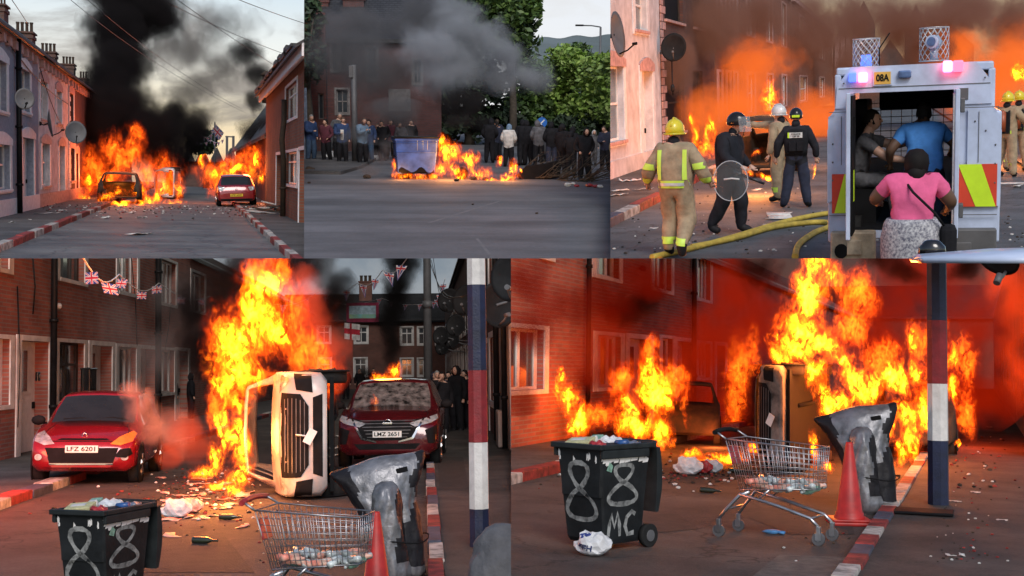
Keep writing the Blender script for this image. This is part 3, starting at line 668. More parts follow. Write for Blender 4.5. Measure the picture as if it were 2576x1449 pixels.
pm('cone_red',(.42,.018,.014),.5,var=.15,scale=4); pm('silver_cover',(.2,.2,.215),.4,.4,var=.25,scale=5,bump=.9,bscale=7); pm('black_cover',(.018,.017,.02),.5,bump=.9,bscale=8)
pm('pole_blue',(.008,.013,.045),.55,var=.2,bump=.3); pm('pole_red',(.22,.01,.016),.55,var=.15,bump=.3); pm('pole_white',(.62,.6,.58),.55,var=.08,bump=.3)
pm('kerb_red',(.24,.025,.02),.75,var=.3,bump=.4); pm('kerb_white',(.4,.36,.33),.75,var=.3,bump=.4); pm('kerb_blue',(.05,.055,.085),.7,var=.2,bump=.4)
pm('burnt',(.022,.019,.017),.8,var=.6,scale=4,col2=(.07,.045,.03)); pm('soot_white',(.5,.48,.46),.4,var=.2,scale=1.5,col2=(.33,.3,.28),coat=.3)
pm('lamp_glass',(.5,.5,.5),.08,.3,var=.2,scale=9); pm('firelit_glass',(.9,.22,.03),.25,var=.1); pm('chrome',(.6,.6,.62),.15,1,var=.02)
pm('spray_white',(.22,.225,.22),.85,var=.35,scale=14,col2=(.06,.062,.062)); pm('bag_white',(.65,.65,.66),.5,var=.08,bump=.5,scale=5); pm('green_bit',(.2,.36,.28),.6,var=.2,scale=20); pm('yellow_card',(.5,.47,.25),.6,scale=30,var=.15); pm('red_plastic',(.36,.025,.03),.4,var=.2,scale=15); pm('blue_can',(.03,.1,.3),.35); pm('bottle_glass',(.03,.035,.02),.12,coat=.5); pm('glove_blue',(.1,.3,.6),.6)
asphalt45=road_mat('asphalt',(.03,.022,.019),(.085,.065,.056),.85,.75); pave45=road_mat('pavement_stone',(.045,.04,.038),(.1,.09,.085),.85,.5)
gravel=road_mat('gritty_tarmac',(.02,.018,.016),(.075,.06,.052),.8,.3,scale=1.6)
def wr(S,xp,a,b_,top,bot):
    """opening of a left/right wall from pixels: near/far edge x, top and bottom y at the left (near) edge"""
    A=S.X(a,top,xp); C=S.X(a,bot,xp); D=S.X(b_,top,xp)
    y0,y1=sorted((A.y,D.y)); return (y0,y1,C.z,A.z)
def union_flag(b,c,w,h,u,v,n=None):
    """small flag in plane u,v around c: materials 0 blue 1 white 2 red"""
    c=Vector(c); u=Vector(u); v=Vector(v); nn=u.cross(v).normalized()
    def Q(pts,mi,o):
        for sg in(1,-1): b.face([c+u*x*w/2+v*y*h/2+nn*o*sg for x,y in pts],mi)
    Q([(-1,-1),(1,-1),(1,1),(-1,1)],0,.0005)
    for s in(1,-1):
        Q([(-1,-s*1),(-.8,-s*1),(1,s*.78),(1,s*1),(.8,s*1),(-1,-s*.78)],1,.002)
    for s in(1,-1): Q([(-1,-s),(-.93,-s),(1,s*.93),(1,s),(.93,s),(-1,-s*.93)],2,.003)
    Q([(-.2,-1),(.2,-1),(.2,1),(-.2,1)],1,.004); Q([(-1,-.33),(1,-.33),(1,.33),(-1,.33)],1,.0045)
    Q([(-.11,-1),(.11,-1),(.11,1),(-.11,1)],2,.0055); Q([(-1,-.18),(1,-.18),(1,.18),(-1,.18)],2,.006)
pm('flag_blue',(.02,.04,.2),.8); pm('flag_white',(.6,.58,.58),.8); pm('flag_red',(.45,.02,.04),.8)
FM=[MATS['flag_blue'],MATS['flag_white'],MATS['flag_red']]
def bunting(S,pts,n,label,size=.3,tri=True,seed=3,group='bunting strings'):
    """pts: (px,py,depth) control points"""
    P=[S.Y(*p) for p in pts]; rn=random.Random(seed); t=thing(S,'bunting',label,'bunting',(0,0,0),group=group)
    def at(q):
        q*=len(P)-1; i=min(int(q),len(P)-2); return P[i].lerp(P[i+1],q-i)+Vector((0,0,-.25*math.sin((q-i)*3.1416)))
    b=B(); b.tube([at(i/24) for i in range(25)],.012,4); part(t,'string',b.bm,MATS['white_plastic'])
    for i in range(n):
        c=at((i+.5)/n); a=rn.uniform(-.7,.7); u=Vector((math.cos(a),math.sin(a),rn.uniform(-.2,.2))); v=Vector((rn.uniform(-.3,.3),0,1)).normalized(); b=B(); s=size*rn.uniform(.85,1.1)
        if tri:
            c2=c-v*s*.5
            for sg in(1,-1):
                o=u.cross(v)*.004*sg
                b.face([c-u*s*.42+o,c+u*s*.42+o,c-v*s*1.1+o],0)
                b.face([c-u*s*.42+o*1.5,c-u*s*.3+o*1.5,c-v*s*.95+o*1.5],1); b.face([c+u*s*.42+o*1.5,c+u*s*.3+o*1.5,c-v*s*.95+o*1.5],1)
                b.face([c-u*s*.1+o*2,c+u*s*.1+o*2,c-v*s*1.08+o*2],1); b.face([c-u*s*.06+o*3,c+u*s*.06+o*3,c-v*s*1.06+o*3],2)
                b.face([c-u*s*.38+o*2-v*s*.1,c+u*s*.38+o*2-v*s*.1,c+u*s*.3+o*2-v*s*.32,c-u*s*.3+o*2-v*s*.32],1); b.face([c-u*s*.36+o*3-v*s*.16,c+u*s*.36+o*3-v*s*.16,c+u*s*.32+o*3-v*s*.27,c-u*s*.32+o*3-v*s*.27],2)
        else: union_flag(b,c-v*s*.5,s,s*.8,u,v)
        part(t,'pennant',b.bm,FM)
    return t
def painted_pole(S,px,py,w,bands,ztop,label):
    g=S.G(px,py); t=thing(S,'painted_pole',label,'pole',g,rz=.3)
    b=B(); b.box((-w*.9,-w*.9,-.02),(w*.9,w*.9,.02),.004); part(t,'base_plate',b.bm,MATS['dark'])
    zs=[.015]+[S.Y(px,q,g.y).z for q in bands]+[ztop]; ms=['pole_blue','pole_white','pole_red','pole_blue','pole_white']
    for i in range(len(zs)-1):
        b=B(); k0=1-.035*zs[i]/2; k1=1-.035*zs[i+1]/2; b.lathe([(w*.54*k0,zs[i]+.001),(w*.54*k1,zs[i+1]-.001)],8,smooth=False); part(t,'painted_band',b.bm,MATS[ms[i%5]],['dark blue band','white band','red band','dark blue band','white band'][i%5])
    return t
def seams(t,bv,sp,front_=True):
    """shut lines of bonnet and bumper"""
    y0=-sp['L']/2; w=sp['W']/2
    for sx in(-1,1):
        b=ribbon_patch(bv,[(sx*(w*.72+.05*math.sin(i*.5)),y0+.22+i*.085) for i in range(10)],.006,lambda x,y:(x,y,3),(0,0,-1),.003,False); part(t,'shut_line',b.bm,MATS['dark'])
        for yy in(-.62,.27): b=ribbon_patch(bv,[(yy,.34+i*.06) for i in range(10)],.006,lambda y,z:(3*sx,y,z),(-sx,0,0),.003,False); part(t,'shut_line',b.bm,MATS['dark'])
    b=ribbon_patch(bv,[(-w*.62+i*w*1.24/14,sp['st'][2][1]+.0) for i in range(15)],.006,lambda x,z:(x,-5,z),(0,1,0),.004,False); part(t,'shut_line',b.bm,MATS['dark'])
def graffiti8(bvh,t,cx,cz,w,h,normal,origin,lab='sprayed digit'):
    """looping figure of spray paint as an uneven ribbon laid on the bin"""
    pts=[]; n=44
    for i in range(n):
        a=2*math.pi*i/n; z=math.sin(a); k=.36 if z>0 else .5
        x=math.copysign(abs(math.sin(2*a))**.8,math.sin(2*a))*k*(1.1 if z<0 else .95); pts.append((cx+x*w*1.3,cz+z*h*(.56 if z<0 else .46)))
    return pts
def ribbon_patch(bvh,pts,r,to3,dirv,off=.004,closed=True,seed=1):
    b=B(); rn=random.Random(seed); n=len(pts); L_=[];R2=[]
    for i in range(n):
        a=Vector(pts[(i-1)%n] if closed or i else pts[0]); c=Vector(pts[(i+1)%n] if closed or i<n-1 else pts[-1]); d=(c-a).normalized(); nv=Vector((-d.y,d.x)); p=Vector(pts[i]); q=r*rn.uniform(.8,1.2)
        out=[]
        for s in(1,-1):
            e=p+nv*q*s; hh=bvh.ray_cast(Vector(to3(e.x,e.y)),Vector(dirv))[0]; out.append(None if hh is None else hh-Vector(dirv)*off)
        L_.append(out[0]); R2.append(out[1])
    for i in range(n if closed else n-1):
        j=(i+1)%n
        if None not in (L_[i],R2[i],L_[j],R2[j]): b.face([L_[i],R2[i],R2[j],L_[j]])
    return b
def wheelie(S,loc,rz,label,s=1):
    t=thing(S,'wheelie_bin',label,'wheelie bin',loc,rz,s)
    b=B(); rings=[]
    for z,w,d,o in((.06,.23,.25,.03),(.1,.24,.27,.02),(.5,.26,.31,.01),(.93,.285,.355,0),(.95,.29,.36,0)):
        rings.append([(w*sx*(1 if q else .93),(d*(1 if not q else .94))*sy+o,z) for sx,sy,q in((-1,-1,1),(-1,-1,0),(1,-1,0),(1,-1,1),(1,1,1),(1,1,0),(-1,1,0),(-1,1,1))])
    rings+= [[(x*.93,y*.93,.94) for x,y,z in rings[-1]],[(x*.88,y*.88,.5) for x,y,z in rings[-1]]]
    b.loft(rings,smooth=False); bmesh.ops.recalc_face_normals(b.bm,faces=b.bm.faces[:]); bv=BVHTree.FromBMesh(b.bm); part(t,'bin_body',b.bm,MATS['bin_plastic'])
    b=B()
    for a,c in(((-.325,-.4,.94),(.325,-.35,.99)),((-.325,.35,.94),(.325,.4,.99)),((-.325,-.349,.941),(-.275,.349,.989)),((.275,-.349,.941),(.325,.349,.989))): b.box(a,c,.01)
    for sx in(-1,1): b.box((sx*.3-.02,-.36,.86),(sx*.3+.02,.3,.939),.008)
    part(t,'rim',b.bm,MATS['bin_lid'])
    b=B(); b.tube([(-.26,.38,.96),(-.26,.46,.985),(.26,.46,.985),(.26,.38,.96)],.02,8); part(t,'handle',b.bm,MATS['bin_lid'])
    b=B(); rg=[]
    for i in range(7):
        q=i/6; z=.94-.62*q; rg.append([(-.29*(1-.06*q),.44+.02*math.sin(q*3),z),(.29*(1-.06*q),.44+.02*math.sin(q*3),z),(.29*(1-.06*q),.49+.05*math.sin(q*3.1),z),(-.29*(1-.06*q),.49+.05*math.sin(q*3.1),z)])
    b.loft(rg,smooth=False); part(t,'lid',b.bm,MATS['bin_lid'],'black lid hanging open down the back')
    for sx in(-1,1):
        b=B(); b.cyl((sx*.25,.33,.11),(sx*.31,.33,.11),.11,n=24); wh=part(t,'wheel',b.bm,MATS['tyre']); b=B(); b.cyl((sx*.3,.33,.11),(sx*.318,.33,.11),.055,n=16); mesh_obj('hub',b.bm,MATS['dish_grey'],wh)
    # sprayed figures: front face and right hand side
    fr=lambda x,z:(x,-2,z); sd=lambda y,z:(2,y,z)
    b=ribbon_patch(bv,graffiti8(bv,t,-.01,.57,.26,.52,0,0),.024,fr,(0,1,0)); part(t,'sprayed_figure',b.bm,MATS['spray_white'],'large sprayed 8 on the front')
    b=ribbon_patch(bv,graffiti8(bv,t,-.02,.63,.28,.36,0,0),.022,sd,(-1,0,0),seed=4); part(t,'sprayed_figure',b.bm,MATS['spray_white'],'sprayed 8 on the side')
    for pts in ([(-.2,.14),(-.19,.25),(-.17,.34),(-.12,.22),(-.08,.35),(-.05,.24),(-.04,.13)],[(.17,.32),(.12,.35),(.05,.3),(.03,.22),(.07,.14),(.16,.15)]):
        b=ribbon_patch(bv,pts,.02,sd,(-1,0,0),closed=False,seed=5); part(t,'sprayed_letter',b.bm,MATS['spray_white'])
    rn=random.Random(7); b=B()   # torn white sticker along the top of the side and front
    for i in range(26):
        y=rn.uniform(-.34,.3); z=.87+rn.uniform(-.045,.035); w=rn.uniform(.015,.05); hh=rn.uniform(.02,.05)
        patch_on(bv,[(y-w,z-hh),(y+w*.7,z-hh*.8),(y+w,z+hh*.4),(y,z+hh),(y-w*.8,z+hh*.5)],sd,(-1,0,0),.003+i*.0001,1,b=b)
    for i in range(12):
        x=rn.choice((-.25,-.05,.12,.22))+rn.uniform(-.02,.02); z=.88+rn.uniform(-.05,.02); w=rn.uniform(.008,.02); hh=rn.uniform(.02,.045)
        patch_on(bv,[(x-w,z-hh),(x+w*.7,z-hh*.8),(x+w,z+hh*.4),(x,z+hh)],fr,(0,1,0),.003+i*.0001,1,b=b)
    part(t,'torn_sticker',b.bm,MATS['pvc_white'])['kind']='stuff'; b=patch_on(bv,[(-.27,.75),(-.2,.73),(-.18,.79),(-.23,.83)],sd,(-1,0,0),.006,1); part(t,'green_sticker',b.bm,MATS['green_bit'])
    return t
def bin_rubbish(S,loc,rz,side,s=1):
    Mx=Matrix.Translation(loc)@Matrix.Rotation(rz,4,'Z')@Matrix.Scale(s,4); g='rubbish heaped in the bin '+side; rn=random.Random(3)
    for nm,c,r,m,lb,ct in (('carton',(-.12,-.2,.985),(.13,.09,.03),'yellow_card','pale yellow printed carton lying in the open bin '+side,'carton'),('plastic_bag',(-.02,.12,.985),(.13,.13,.05),'bag_white','crumpled white plastic bag in the open bin '+side,'plastic bag'),('food_packet',(.1,-.2,.98),(.09,.07,.03),'red_plastic','red crisp packet in the open bin '+side,'packet'),('drink_can',(.19,.03,.985),(.06,.03,.03),'blue_can','blue drink can in the open bin '+side,'can'),('paper_box',(-.2,.08,.985),(.06,.12,.03),'green_bit','green and white box end in the open bin '+side,'box'),('foil_tray',(.15,.24,.98),(.09,.08,.02),'steel','silver foil tray at the back of the open bin '+side,'tray'),('bin_liner',(0,0,.945),(.26,.32,.04),'black_cover','black bin liner filling the top of the bin '+side,'bin liner'),('paper_cup',(-.05,-.08,1.0),(.04,.04,.04),'paper','crushed paper cup on the rubbish in the bin '+side,'cup')):
        b=B()
        if nm in('carton','paper_box'):
            b.box([-q for q in r],r,.008,rot=Matrix.Rotation(.25,4,'X')@Matrix.Rotation(.3,4,'Z')); b.box((-r[0]*.6,-r[1]*.5,r[2]),(r[0]*.5,r[1]*.2,r[2]+.004),rot=Matrix.Rotation(.25,4,'X')@Matrix.Rotation(.3,4,'Z'),mi=1)
        elif nm=='drink_can': b.cyl((-r[0],0,0),(r[0],.03,.01),r[1],n=14); b.cyl((-r[0]-.004,0,0),(-r[0],0,0),r[1]*.85,n=14)
        else:
            b.sph((0,0,0),r,3,jit=.05,rnd=rn)
            for v in b.bm.verts: q=v.co; k=1+.25*math.sin(q.x*70+q.y*40)+.2*math.sin(q.y*90-q.x*30); v.co=Vector((q.x,q.y,q.z*k+.01*math.sin(q.x*60)*math.cos(q.y*50)))
            for f in b.bm.faces: f.smooth=nm in('bin_liner',)
        solo(S,nm,b.bm,[MATS[m],MATS['flag_white']],lb,ct,Mx@Vector(c),rz,s,group=None)
def trolley(S,loc,rz,label,handle_mat,s=1):
    t=thing(S,'shopping_trolley',label,'shopping trolley',loc,rz,s)
    # x runs from the handle (-.5) to the nose (.5)
    top=lambda x,sy:Vector((x,sy*(.27-.04*(x+.5)),.97-.07*(x+.42))); bot=lambda x,sy:Vector((x,sy*(.2-.03*(x+.5)),.47+.07*(x+.3)))
    W=.0035; b=B()
    xs=[-.42+.052*i for i in range(18)]
    for sy in(-1,1):
        for x in xs: xb=-.3+(x+.42)*.84; b.tube([top(x,sy),bot(xb,sy)],W,5)
        for q in(.12,.24,.36,.48,.6,.72,.86): b.tube([top(-.42,sy).lerp(bot(-.3,sy),q),top(.465,sy).lerp(bot(.443,sy),q)],W,5)
    for q in range(9):
        k=q/8*2-1; b.tube([top(.465,1)*((1+k)/2)+top(.465,-1)*((1-k)/2),bot(.443,1)*((1+k)/2)+bot(.443,-1)*((1-k)/2)],W,5); b.tube([bot(-.3,1)*((1+k)/2)+bot(-.3,-1)*((1-k)/2),bot(.443,1)*((1+k)/2)+bot(.443,-1)*((1-k)/2)],W,5)
        b.tube([top(-.42,1)*((1+k)/2)+top(-.42,-1)*((1-k)/2)-Vector((0,0,.02)),bot(-.3,1)*((1+k)/2)+bot(-.3,-1)*((1-k)/2)],W,5)
    for i in range(14): x=-.3+.743*i/13; b.tube([bot(x,1),bot(x,-1)],W,5)
    for q in(.2,.4,.6,.8): b.tube([top(.465,1).lerp(bot(.443,1),q),top(.465,-1).lerp(bot(.443,-1),q)],W,5)
    bk=part(t,'basket',b.bm,MATS['wire_steel'])
    b=B(); b.tube([top(-.42,1),top(.465,1),top(.465,-1),top(-.42,-1)],.008,6,closed=True); b.tube([bot(-.3,1),bot(.443,1),bot(.443,-1),bot(-.3,-1)],.007,6,closed=True); mesh_obj('rim',b.bm,MATS['wire_steel'],bk)
    b=B()
    for sy in(-1,1): b2=B(); b2.tube([top(-.42,sy),(-.5,sy*.26,1.02),(-.53,sy*.25,1.03)],.011,7); part(t,'handle_bracket',b2.bm,MATS['wire_steel'])
    b.bm.free(); b=B(); b.tube([(-.53,-.29,1.03),(-.545,-.15,1.045),(-.55,0,1.05),(-.545,.15,1.045),(-.53,.29,1.03)],.024,10); part(t,'handle',b.bm,MATS[handle_mat])
    b=B(); 
    for sy in(-1,1):
        b.tube([(-.2,sy*.19,.46),(-.3,sy*.2,.42),(-.42,sy*.24,.28),(-.5,sy*.25,.18)],.017,8); b.tube([(-.3,sy*.2,.43),(.1,sy*.19,.34),(.42,sy*.2,.25),(.5,sy*.2,.17)],.017,8)
        b.tube([(.0,sy*.18,.49),(-.1,sy*.19,.4)],.012,6)
    b.tube([(-.42,-.24,.28),(-.42,.24,.28)],.01,6); b.tube([(.42,-.2,.25),(.42,.2,.25)],.01,6); part(t,'chassis',b.bm,MATS['steel'])
    for x,y in((-.5,.25),(-.5,-.25),(.5,.2),(.5,-.2)):
        b=B(); b.box((x-.02,y-.025,.1),(x+.02,y+.025,.18),.006); b.box((x-.028,y-.026,.05),(x+.028,y-.02,.12)); b.box((x-.028,y+.02,.05),(x+.028,y+.026,.12)); ca=part(t,'castor',b.bm,MATS['steel'])
        b=B(); b.cyl((x,y-.017,.062),(x,y+.017,.062),.062,n=20); b.cyl((x,y-.02,.062),(x,y+.02,.062),.025,n=10,mi=1); mesh_obj('wheel',b.bm,[MATS['dish_grey'],MATS['rim']],ca)
    b=B(); b.box((-.39,-.24,.72),(-.37,-.02,.9),.005,rot=Matrix.Rotation(-.25,4,'Y')); part(t,'advert_panel',b.bm,MATS['red_plastic'],'red panel hung inside the basket')
    return t
def trolley_bottles(S,loc,rz,side,sc_=1):
    """water bottles and wrappers lying in the basket"""
    rn=random.Random(11); Mx=Matrix.Translation(loc)@Matrix.Rotation(rz,4,'Z')@Matrix.Scale(sc_,4)
    pm('clear_bottle',(.5,.55,.55),.1,var=.2,scale=12,coat=.5); pm('pink_wrap',(.6,.2,.15),.4,var=.3,scale=10,col2=(.6,.5,.4))
    src=[]
    for j,(m,lb) in enumerate((('clear_bottle','clear'),('pink_wrap','pink wrapped'),('green_bit','green'))):
        b=B(); b.lathe([(.001,-.1),(.028,-.098),(.03,-.06),(.027,-.02),(.03,.02),(.028,.05),(.012,.085),(.012,.1),(.001,.1)],10); src.append((mesh_obj('plastic_bottle',b.bm,MATS[m]),lb))
    used=set()
    for i in range(46):
        j=rn.choice((0,0,0,1,1,1,2)); s,lb=src[j]; o=s if j not in used else link(s.copy()); used.add(j)
        p=Mx@Vector((rn.uniform(-.22,.4),rn.uniform(-.14,.14),.5+.09*rn.random()))
        tag(o,f'{lb} small plastic bottle among those heaped in the trolley basket {side}','bottle','bottles heaped in the trolley '+side); place(S,o,p,rn.uniform(0,6),sc_,rx=1.57+rn.uniform(-.4,.4),ry=rn.uniform(0,3))
    for j in range(3):
        if j not in used: bpy.data.objects.remove(src[j][0])
def covered_bike(S,loc,rz,label,s=1):
    t=thing(S,'covered_motorcycle',label,'motorcycle',loc,rz,s)
    P=[(0,-.12,.36,.3,0),(.06,-.16,.4,.34,0),(.2,-.15,.39,.34,0),(.4,-.2,.39,.33,0),(.6,-.27,.35,.3,.02),(.75,-.33,.31,.28,.04),(.9,-.41,.32,.25,.08),(1.03,-.5,.37,.22,.12),(1.12,-.57,.4,.19,.16),(1.17,-.59,.41,.15,.19),(1.21,-.57,.40,.1,.21),(1.235,-.5,.37,.05,.21),(1.24,-.42,.3,.015,.2)]
    def dense(P,m=3):
        out=[]
        for a,c in zip(P,P[1:]):
            for k in range(m): q=k/m; out.append([a[i]*(1-q)+c[i]*q for i in range(5)])
        return out+[list(P[-1])]
    n=64; b=B(); V=[]
    for z,l,r,d,tl in dense(P):
        cx=(l+r)/2; w=(r-l)/2; row=[]
        for k in range(n):
            a=2*math.pi*k/n; c,s_=math.cos(a),math.sin(a)
            f=1+(.055*(1-abs(math.sin(3.5*a+z*5)))**2-.045*(1-abs(math.sin(6*a-z*7)))**2+.03*(1-abs(math.sin(10*a+z*19)))**3+.014*math.sin(31*a-z*9))*(1.5 if z<1.1 else .6)
            x=cx+w*math.copysign(abs(c)**.75,c)*(.5+.5*f); y=.08+d*math.copysign(abs(s_)**.7,s_)*f
            row.append(b.bm.verts.new((x,y,z+tl*(x-cx)+.02*math.sin(9*x+z*7))))
        V.append(row)
    for A,C in zip(V,V[1:]):
        for k in range(n):
            f=b.bm.faces.new((A[k],A[(k+1)%n],C[(k+1)%n],C[k])); f.smooth=True; q=f.calc_center_median()
            edge=-.2-.32*max(0,q.z-.62)+.02*math.sin(q.z*21); e2=.27+.04*math.sin(q.z*17)+.12*max(0,q.z-1.0)
            f.material_index=0 if (edge<q.x<e2 and q.z>.62) or q.z<.14 else 1
    b.bm.faces.new(V[-1]); part(t,'upper_cover',b.bm,[MATS['silver_cover'],MATS['black_cover']])
    P=[(.0,-.13,.2,.2,0),(.05,-.16,.24,.24,0),(.3,-.15,.2,.25,0),(.55,-.15,.17,.24,0),(.75,-.16,.15,.22,0),(.9,-.15,.13,.19,0),(.98,-.12,.1,.14,0),(1.02,-.06,.06,.06,0)]
    b=B(); V=[]; n=44
    for z,l,r,d,tl in dense(P):
        cx=(l+r)/2; w=(r-l)/2; row=[]
        for k in range(n):
            a=2*math.pi*k/n; c,s_=math.cos(a),math.sin(a); f=1+.13*(1-abs(math.sin(2.5*a+z*4)))**2-.1*(1-abs(math.sin(4.5*a-z*9)))**2+.06*(1-abs(math.sin(8*a+z*17)))**2
            row.append(b.bm.verts.new((cx+w*c*f,-.2+d*s_*f,z)))
        V.append(row)
    for A,C in zip(V,V[1:]):
        for k in range(n):
            f=b.bm.faces.new((A[k],A[(k+1)%n],C[(k+1)%n],C[k])); f.smooth=True; q=f.calc_center_median(); f.material_index=0 if q.x<.1+.03*math.sin(q.z*14) or q.z<.2 else 1
    b.bm.faces.new(V[-1]); part(t,'lower_cover',b.bm,[MATS['silver_cover'],MATS['black_cover']])
    b=B(); b.box((.1,-.13,1.1),(.22,-.1,1.15),.004,rot=Matrix.Rotation(-.2,4,'Y')); part(t,'vent_flap',b.bm,MATS['dark'])
    b=B(); b.tube([(.1+.34*math.cos(a*.314),.0+.46*math.sin(a*.314),.42+.02*math.cos(a*.9)) for a in range(20)],.008,5,closed=True); part(t,'strap',b.bm,MATS['dark'])
    return t
def cone(S,loc,h,label,rx=0):
    t=thing(S,'traffic_cone',label,'traffic cone',loc,.3,h)
    b=B(); b.lathe([(.2,.04),(.185,.07),(.185,.1),(.17,.11),(.17,.14),(.155,.15),(.045,.97),(.04,1.0),(.02,1.0),(.015,.9)],28); part(t,'cone_body',b.bm,MATS['cone_red'])
    b=B(); b.box((-.25,-.25,0),(.25,.25,.045),.015); b.box((-.235,-.235,.046),(.235,.235,.075),.01); part(t,'base',b.bm,MATS['cone_red']); return t
def glass_bottle(S,loc,rz,label):
    b=B(); b.lathe([(.001,0),(.035,.002),(.037,.02),(.037,.15),(.03,.19),(.014,.23),(.013,.29),(.016,.3),(.001,.3)],14); return solo(S,'glass_bottle',b.bm,MATS['bottle_glass'],label,'bottle',loc,rz,rx=1.57)
def carrier_bag(S,loc,s,label,txt=None,seed=2,rz=0,m='bag_white'):
    t=thing(S,'carrier_bag',label,'plastic bag',loc,rz,s); rn=random.Random(seed); b=B(); b.sph((0,0,.34),(.5,.4,.36),3)
    for v in b.bm.verts:
        a=v.co; k=1+.09*math.sin(a.x*11+a.z*7)+.07*math.sin(a.y*13-a.z*15)+.05*math.sin(a.x*23+a.y*19+a.z*21); v.co=Vector((a.x*k*(1.25-.5*a.z),a.y*k*(1.25-.5*a.z),max(.0,a.z*k)))
    for f in b.bm.faces: f.smooth=False
    bv=BVHTree.FromBMesh(b.bm); part(t,'bag',b.bm,MATS[m])
    if txt:
        fr=lambda x,z:(x,-3,z)
        b=patch_on(bv,[(-.38,.5),(0,.62),(.02,.72),(-.3,.66)],fr,(0,1,0),.012,2); part(t,'printed_band',b.bm,MATS['flag_blue'])
        tb=text_bm(txt,.24,.001,.006)
        for v in tb.bm.verts:
            p=Matrix.Rotation(math.pi+.15,3,'Y')@v.co; h=bv.ray_cast(Vector((p.x-.12,-3,p.z+.3)),Vector((0,1,0)))[0]; v.co=(h+Vector((0,-.02,0))) if h is not None else Vector((p.x,-.3,p.z))
        part(t,'bag_lettering',tb.bm,MATS['flag_blue'])
    return t
CM=dict(body=MATS['red_car'],glass=MATS['car_glass'],tyre=MATS['tyre'],rim=MATS['rim'],dark=MATS['dark'])
KM=[MATS['kerb_red'],MATS['kerb_white'],MATS['kerb_blue']]
def ground(S,name,x0,x1,y0,y1,z,mat_,n=1):
    b=B(); b.face([(x0,y0,z),(x1,y0,z),(x1,y1,z),(x0,y1,z)]); return solo(S,name,b.bm,mat_,None,None,kind='structure')
CB=dict(body=MATS['burnt'],glass=MATS['car_glass'],tyre=MATS['burnt'],rim=MATS['burnt'],dark=MATS['dark'])
pm('soot_body',(.2,.17,.15),.6,var=.5,scale=2,col2=(.02,.016,.014))

def grille_bars(t,bv,zs,half,col='dish_grey'):
    for z in zs: b=ribbon_patch(bv,[(-half(z)+i*half(z)*2/12,z) for i in range(13)],.006,lambda x,z:(x,-5,z),(0,1,0),.02,False); part(t,'grille_bar',b.bm,MATS[col])
GZ=[.62,.68,.74,.80,.86,.91]
# ---------------- lower left photograph ----------------
S=P4; SD='lower left photo'
ground(S,'road',-14,8,5,101,0,asphalt45)
ground(S,'pavement',-9.2,-6.15,5,101,.1,pave45); ground(S,'pavement',.17,2.4,5,101,.1,gravel)
k0=S.G(-40,1300,.1); kerb(S,(-5.9,k0.y-1,0),(-6.05,21.5,0),.3,.13,KM,7,seq=[0,2,1,0,2,1,0])
kerb(S,(-6.1,22.5,0),(-6.1,60,0),.25,.13,KM,20,seq=[0,1,2],seed=3); kerb(S,(.1,10,0),(.1,60,0),.14,.13,KM,46,seq=[0,1,2],seed=2)
# left terrace
XW=-8.57
ops={}
up=[(-40,22,560,664),(150,213,560,697),(298,345,600,731),(405,442,650,760),(482,514,682,779)]
lo=[(-60,24,848,1026),(147,211,860,1010),(296,342,872,1000),(404,438,880,990)]
dr=[(52,122,856),(230,281,868),(352,390,877),(444,473,882)]
def lrow(S,XW,up,lo,dr,y1,ztop,SD,rooms=True,smat='surround_white',fm='pvc_white',darkwin=(1,)):
    t=thing(S,'terrace_house','long red brick terrace with white framed windows on the left '+SD,'terrace',(0,0,0))
    O=[wr(S,XW,*q) for q in up]; Lw=[wr(S,XW,*q) for q in lo]; D=[]
    for a,c,tp in dr: q=wr(S,XW,a,c,tp,tp+10); D.append((q[0],q[1],.1,q[3]))
    allo=O+Lw+D; y0=min(q[0] for q in allo)-2
    b=B(); openings_wall(b,XW,y0,y1,0,ztop,allo,'Y',.45,-1); part(t,'wall',b.bm,brick_red)
    b=B(); b.box((XW+.002,y0,0),(XW+.03,y1,.45)); 
    for i,q in enumerate(O+Lw):
        dk=i in darkwin or i-len(O) in darkwin and i>=len(O)
        window(t,XW,-1,'Y',q,MATS['frame_dark' if dk else fm],MATS['house_glass'],bars=((1,2)[i%2] if i>=1 else 1,),hbar=.62 if dk else None,depth=.14,fw=.06,ks=3,surround=MATS[smat],sw=.09,curtain=(MATS['curtain_pale'],.0 if i%3 else .35))
    for i,q in enumerate(D): door(t,XW,-1,'Y',q,MATS['door_white'],MATS['house_glass'],MATS['dark'],depth=.3,surround=MATS[smat],sw=.12,ks=2.5)
    b.bm.free()
    b=B(); b.tube([(XW+.1,y0,ztop+.02),(XW+.1,y1,ztop+.02)],.09,8); part(t,'gutter',b.bm,MATS['pipe_black'])
    gable_roof(t,XW+.05,XW-4,y0,y1,ztop,ztop+2.4,slate,both=False)
    return t,O,Lw,D
ztop=S.X(529,672,XW).z
house4,O4,L4,D4=lrow(S,XW,up,lo,dr,95,ztop,SD)
for px,pt,r in((135,650,.075),(398,650,.1)):
    q=S.X(px,900,XW+.12); pipe(house4,[(q.x,q.y,.1),(q.x,q.y,ztop)],r,MATS['pipe_black'])
for pa,pb in(((44,720),(44,1075)),((83,650),(83,790)),((330,640),(345,870)),((430,760),(415,880))):
    a=S.X(*pa,XW+.03); c=S.X(*pb,XW+.03); b=B(); b.tube([a,a.lerp(c,.5)+Vector((0,.15,0)),c],.015,4); part(house4,'cable',b.bm,MATS['pipe_black'])
q=S.X(148,770,XW+.1); b=B(); b.sph((0,0,0),(.07,.1,.08),2); b.box((-.1,-.05,-.05),(0,.05,.05)); solo(S,'security_light',b.bm,MATS['white_plastic'],'small white security light high on the brick wall '+SD,'lamp',q)
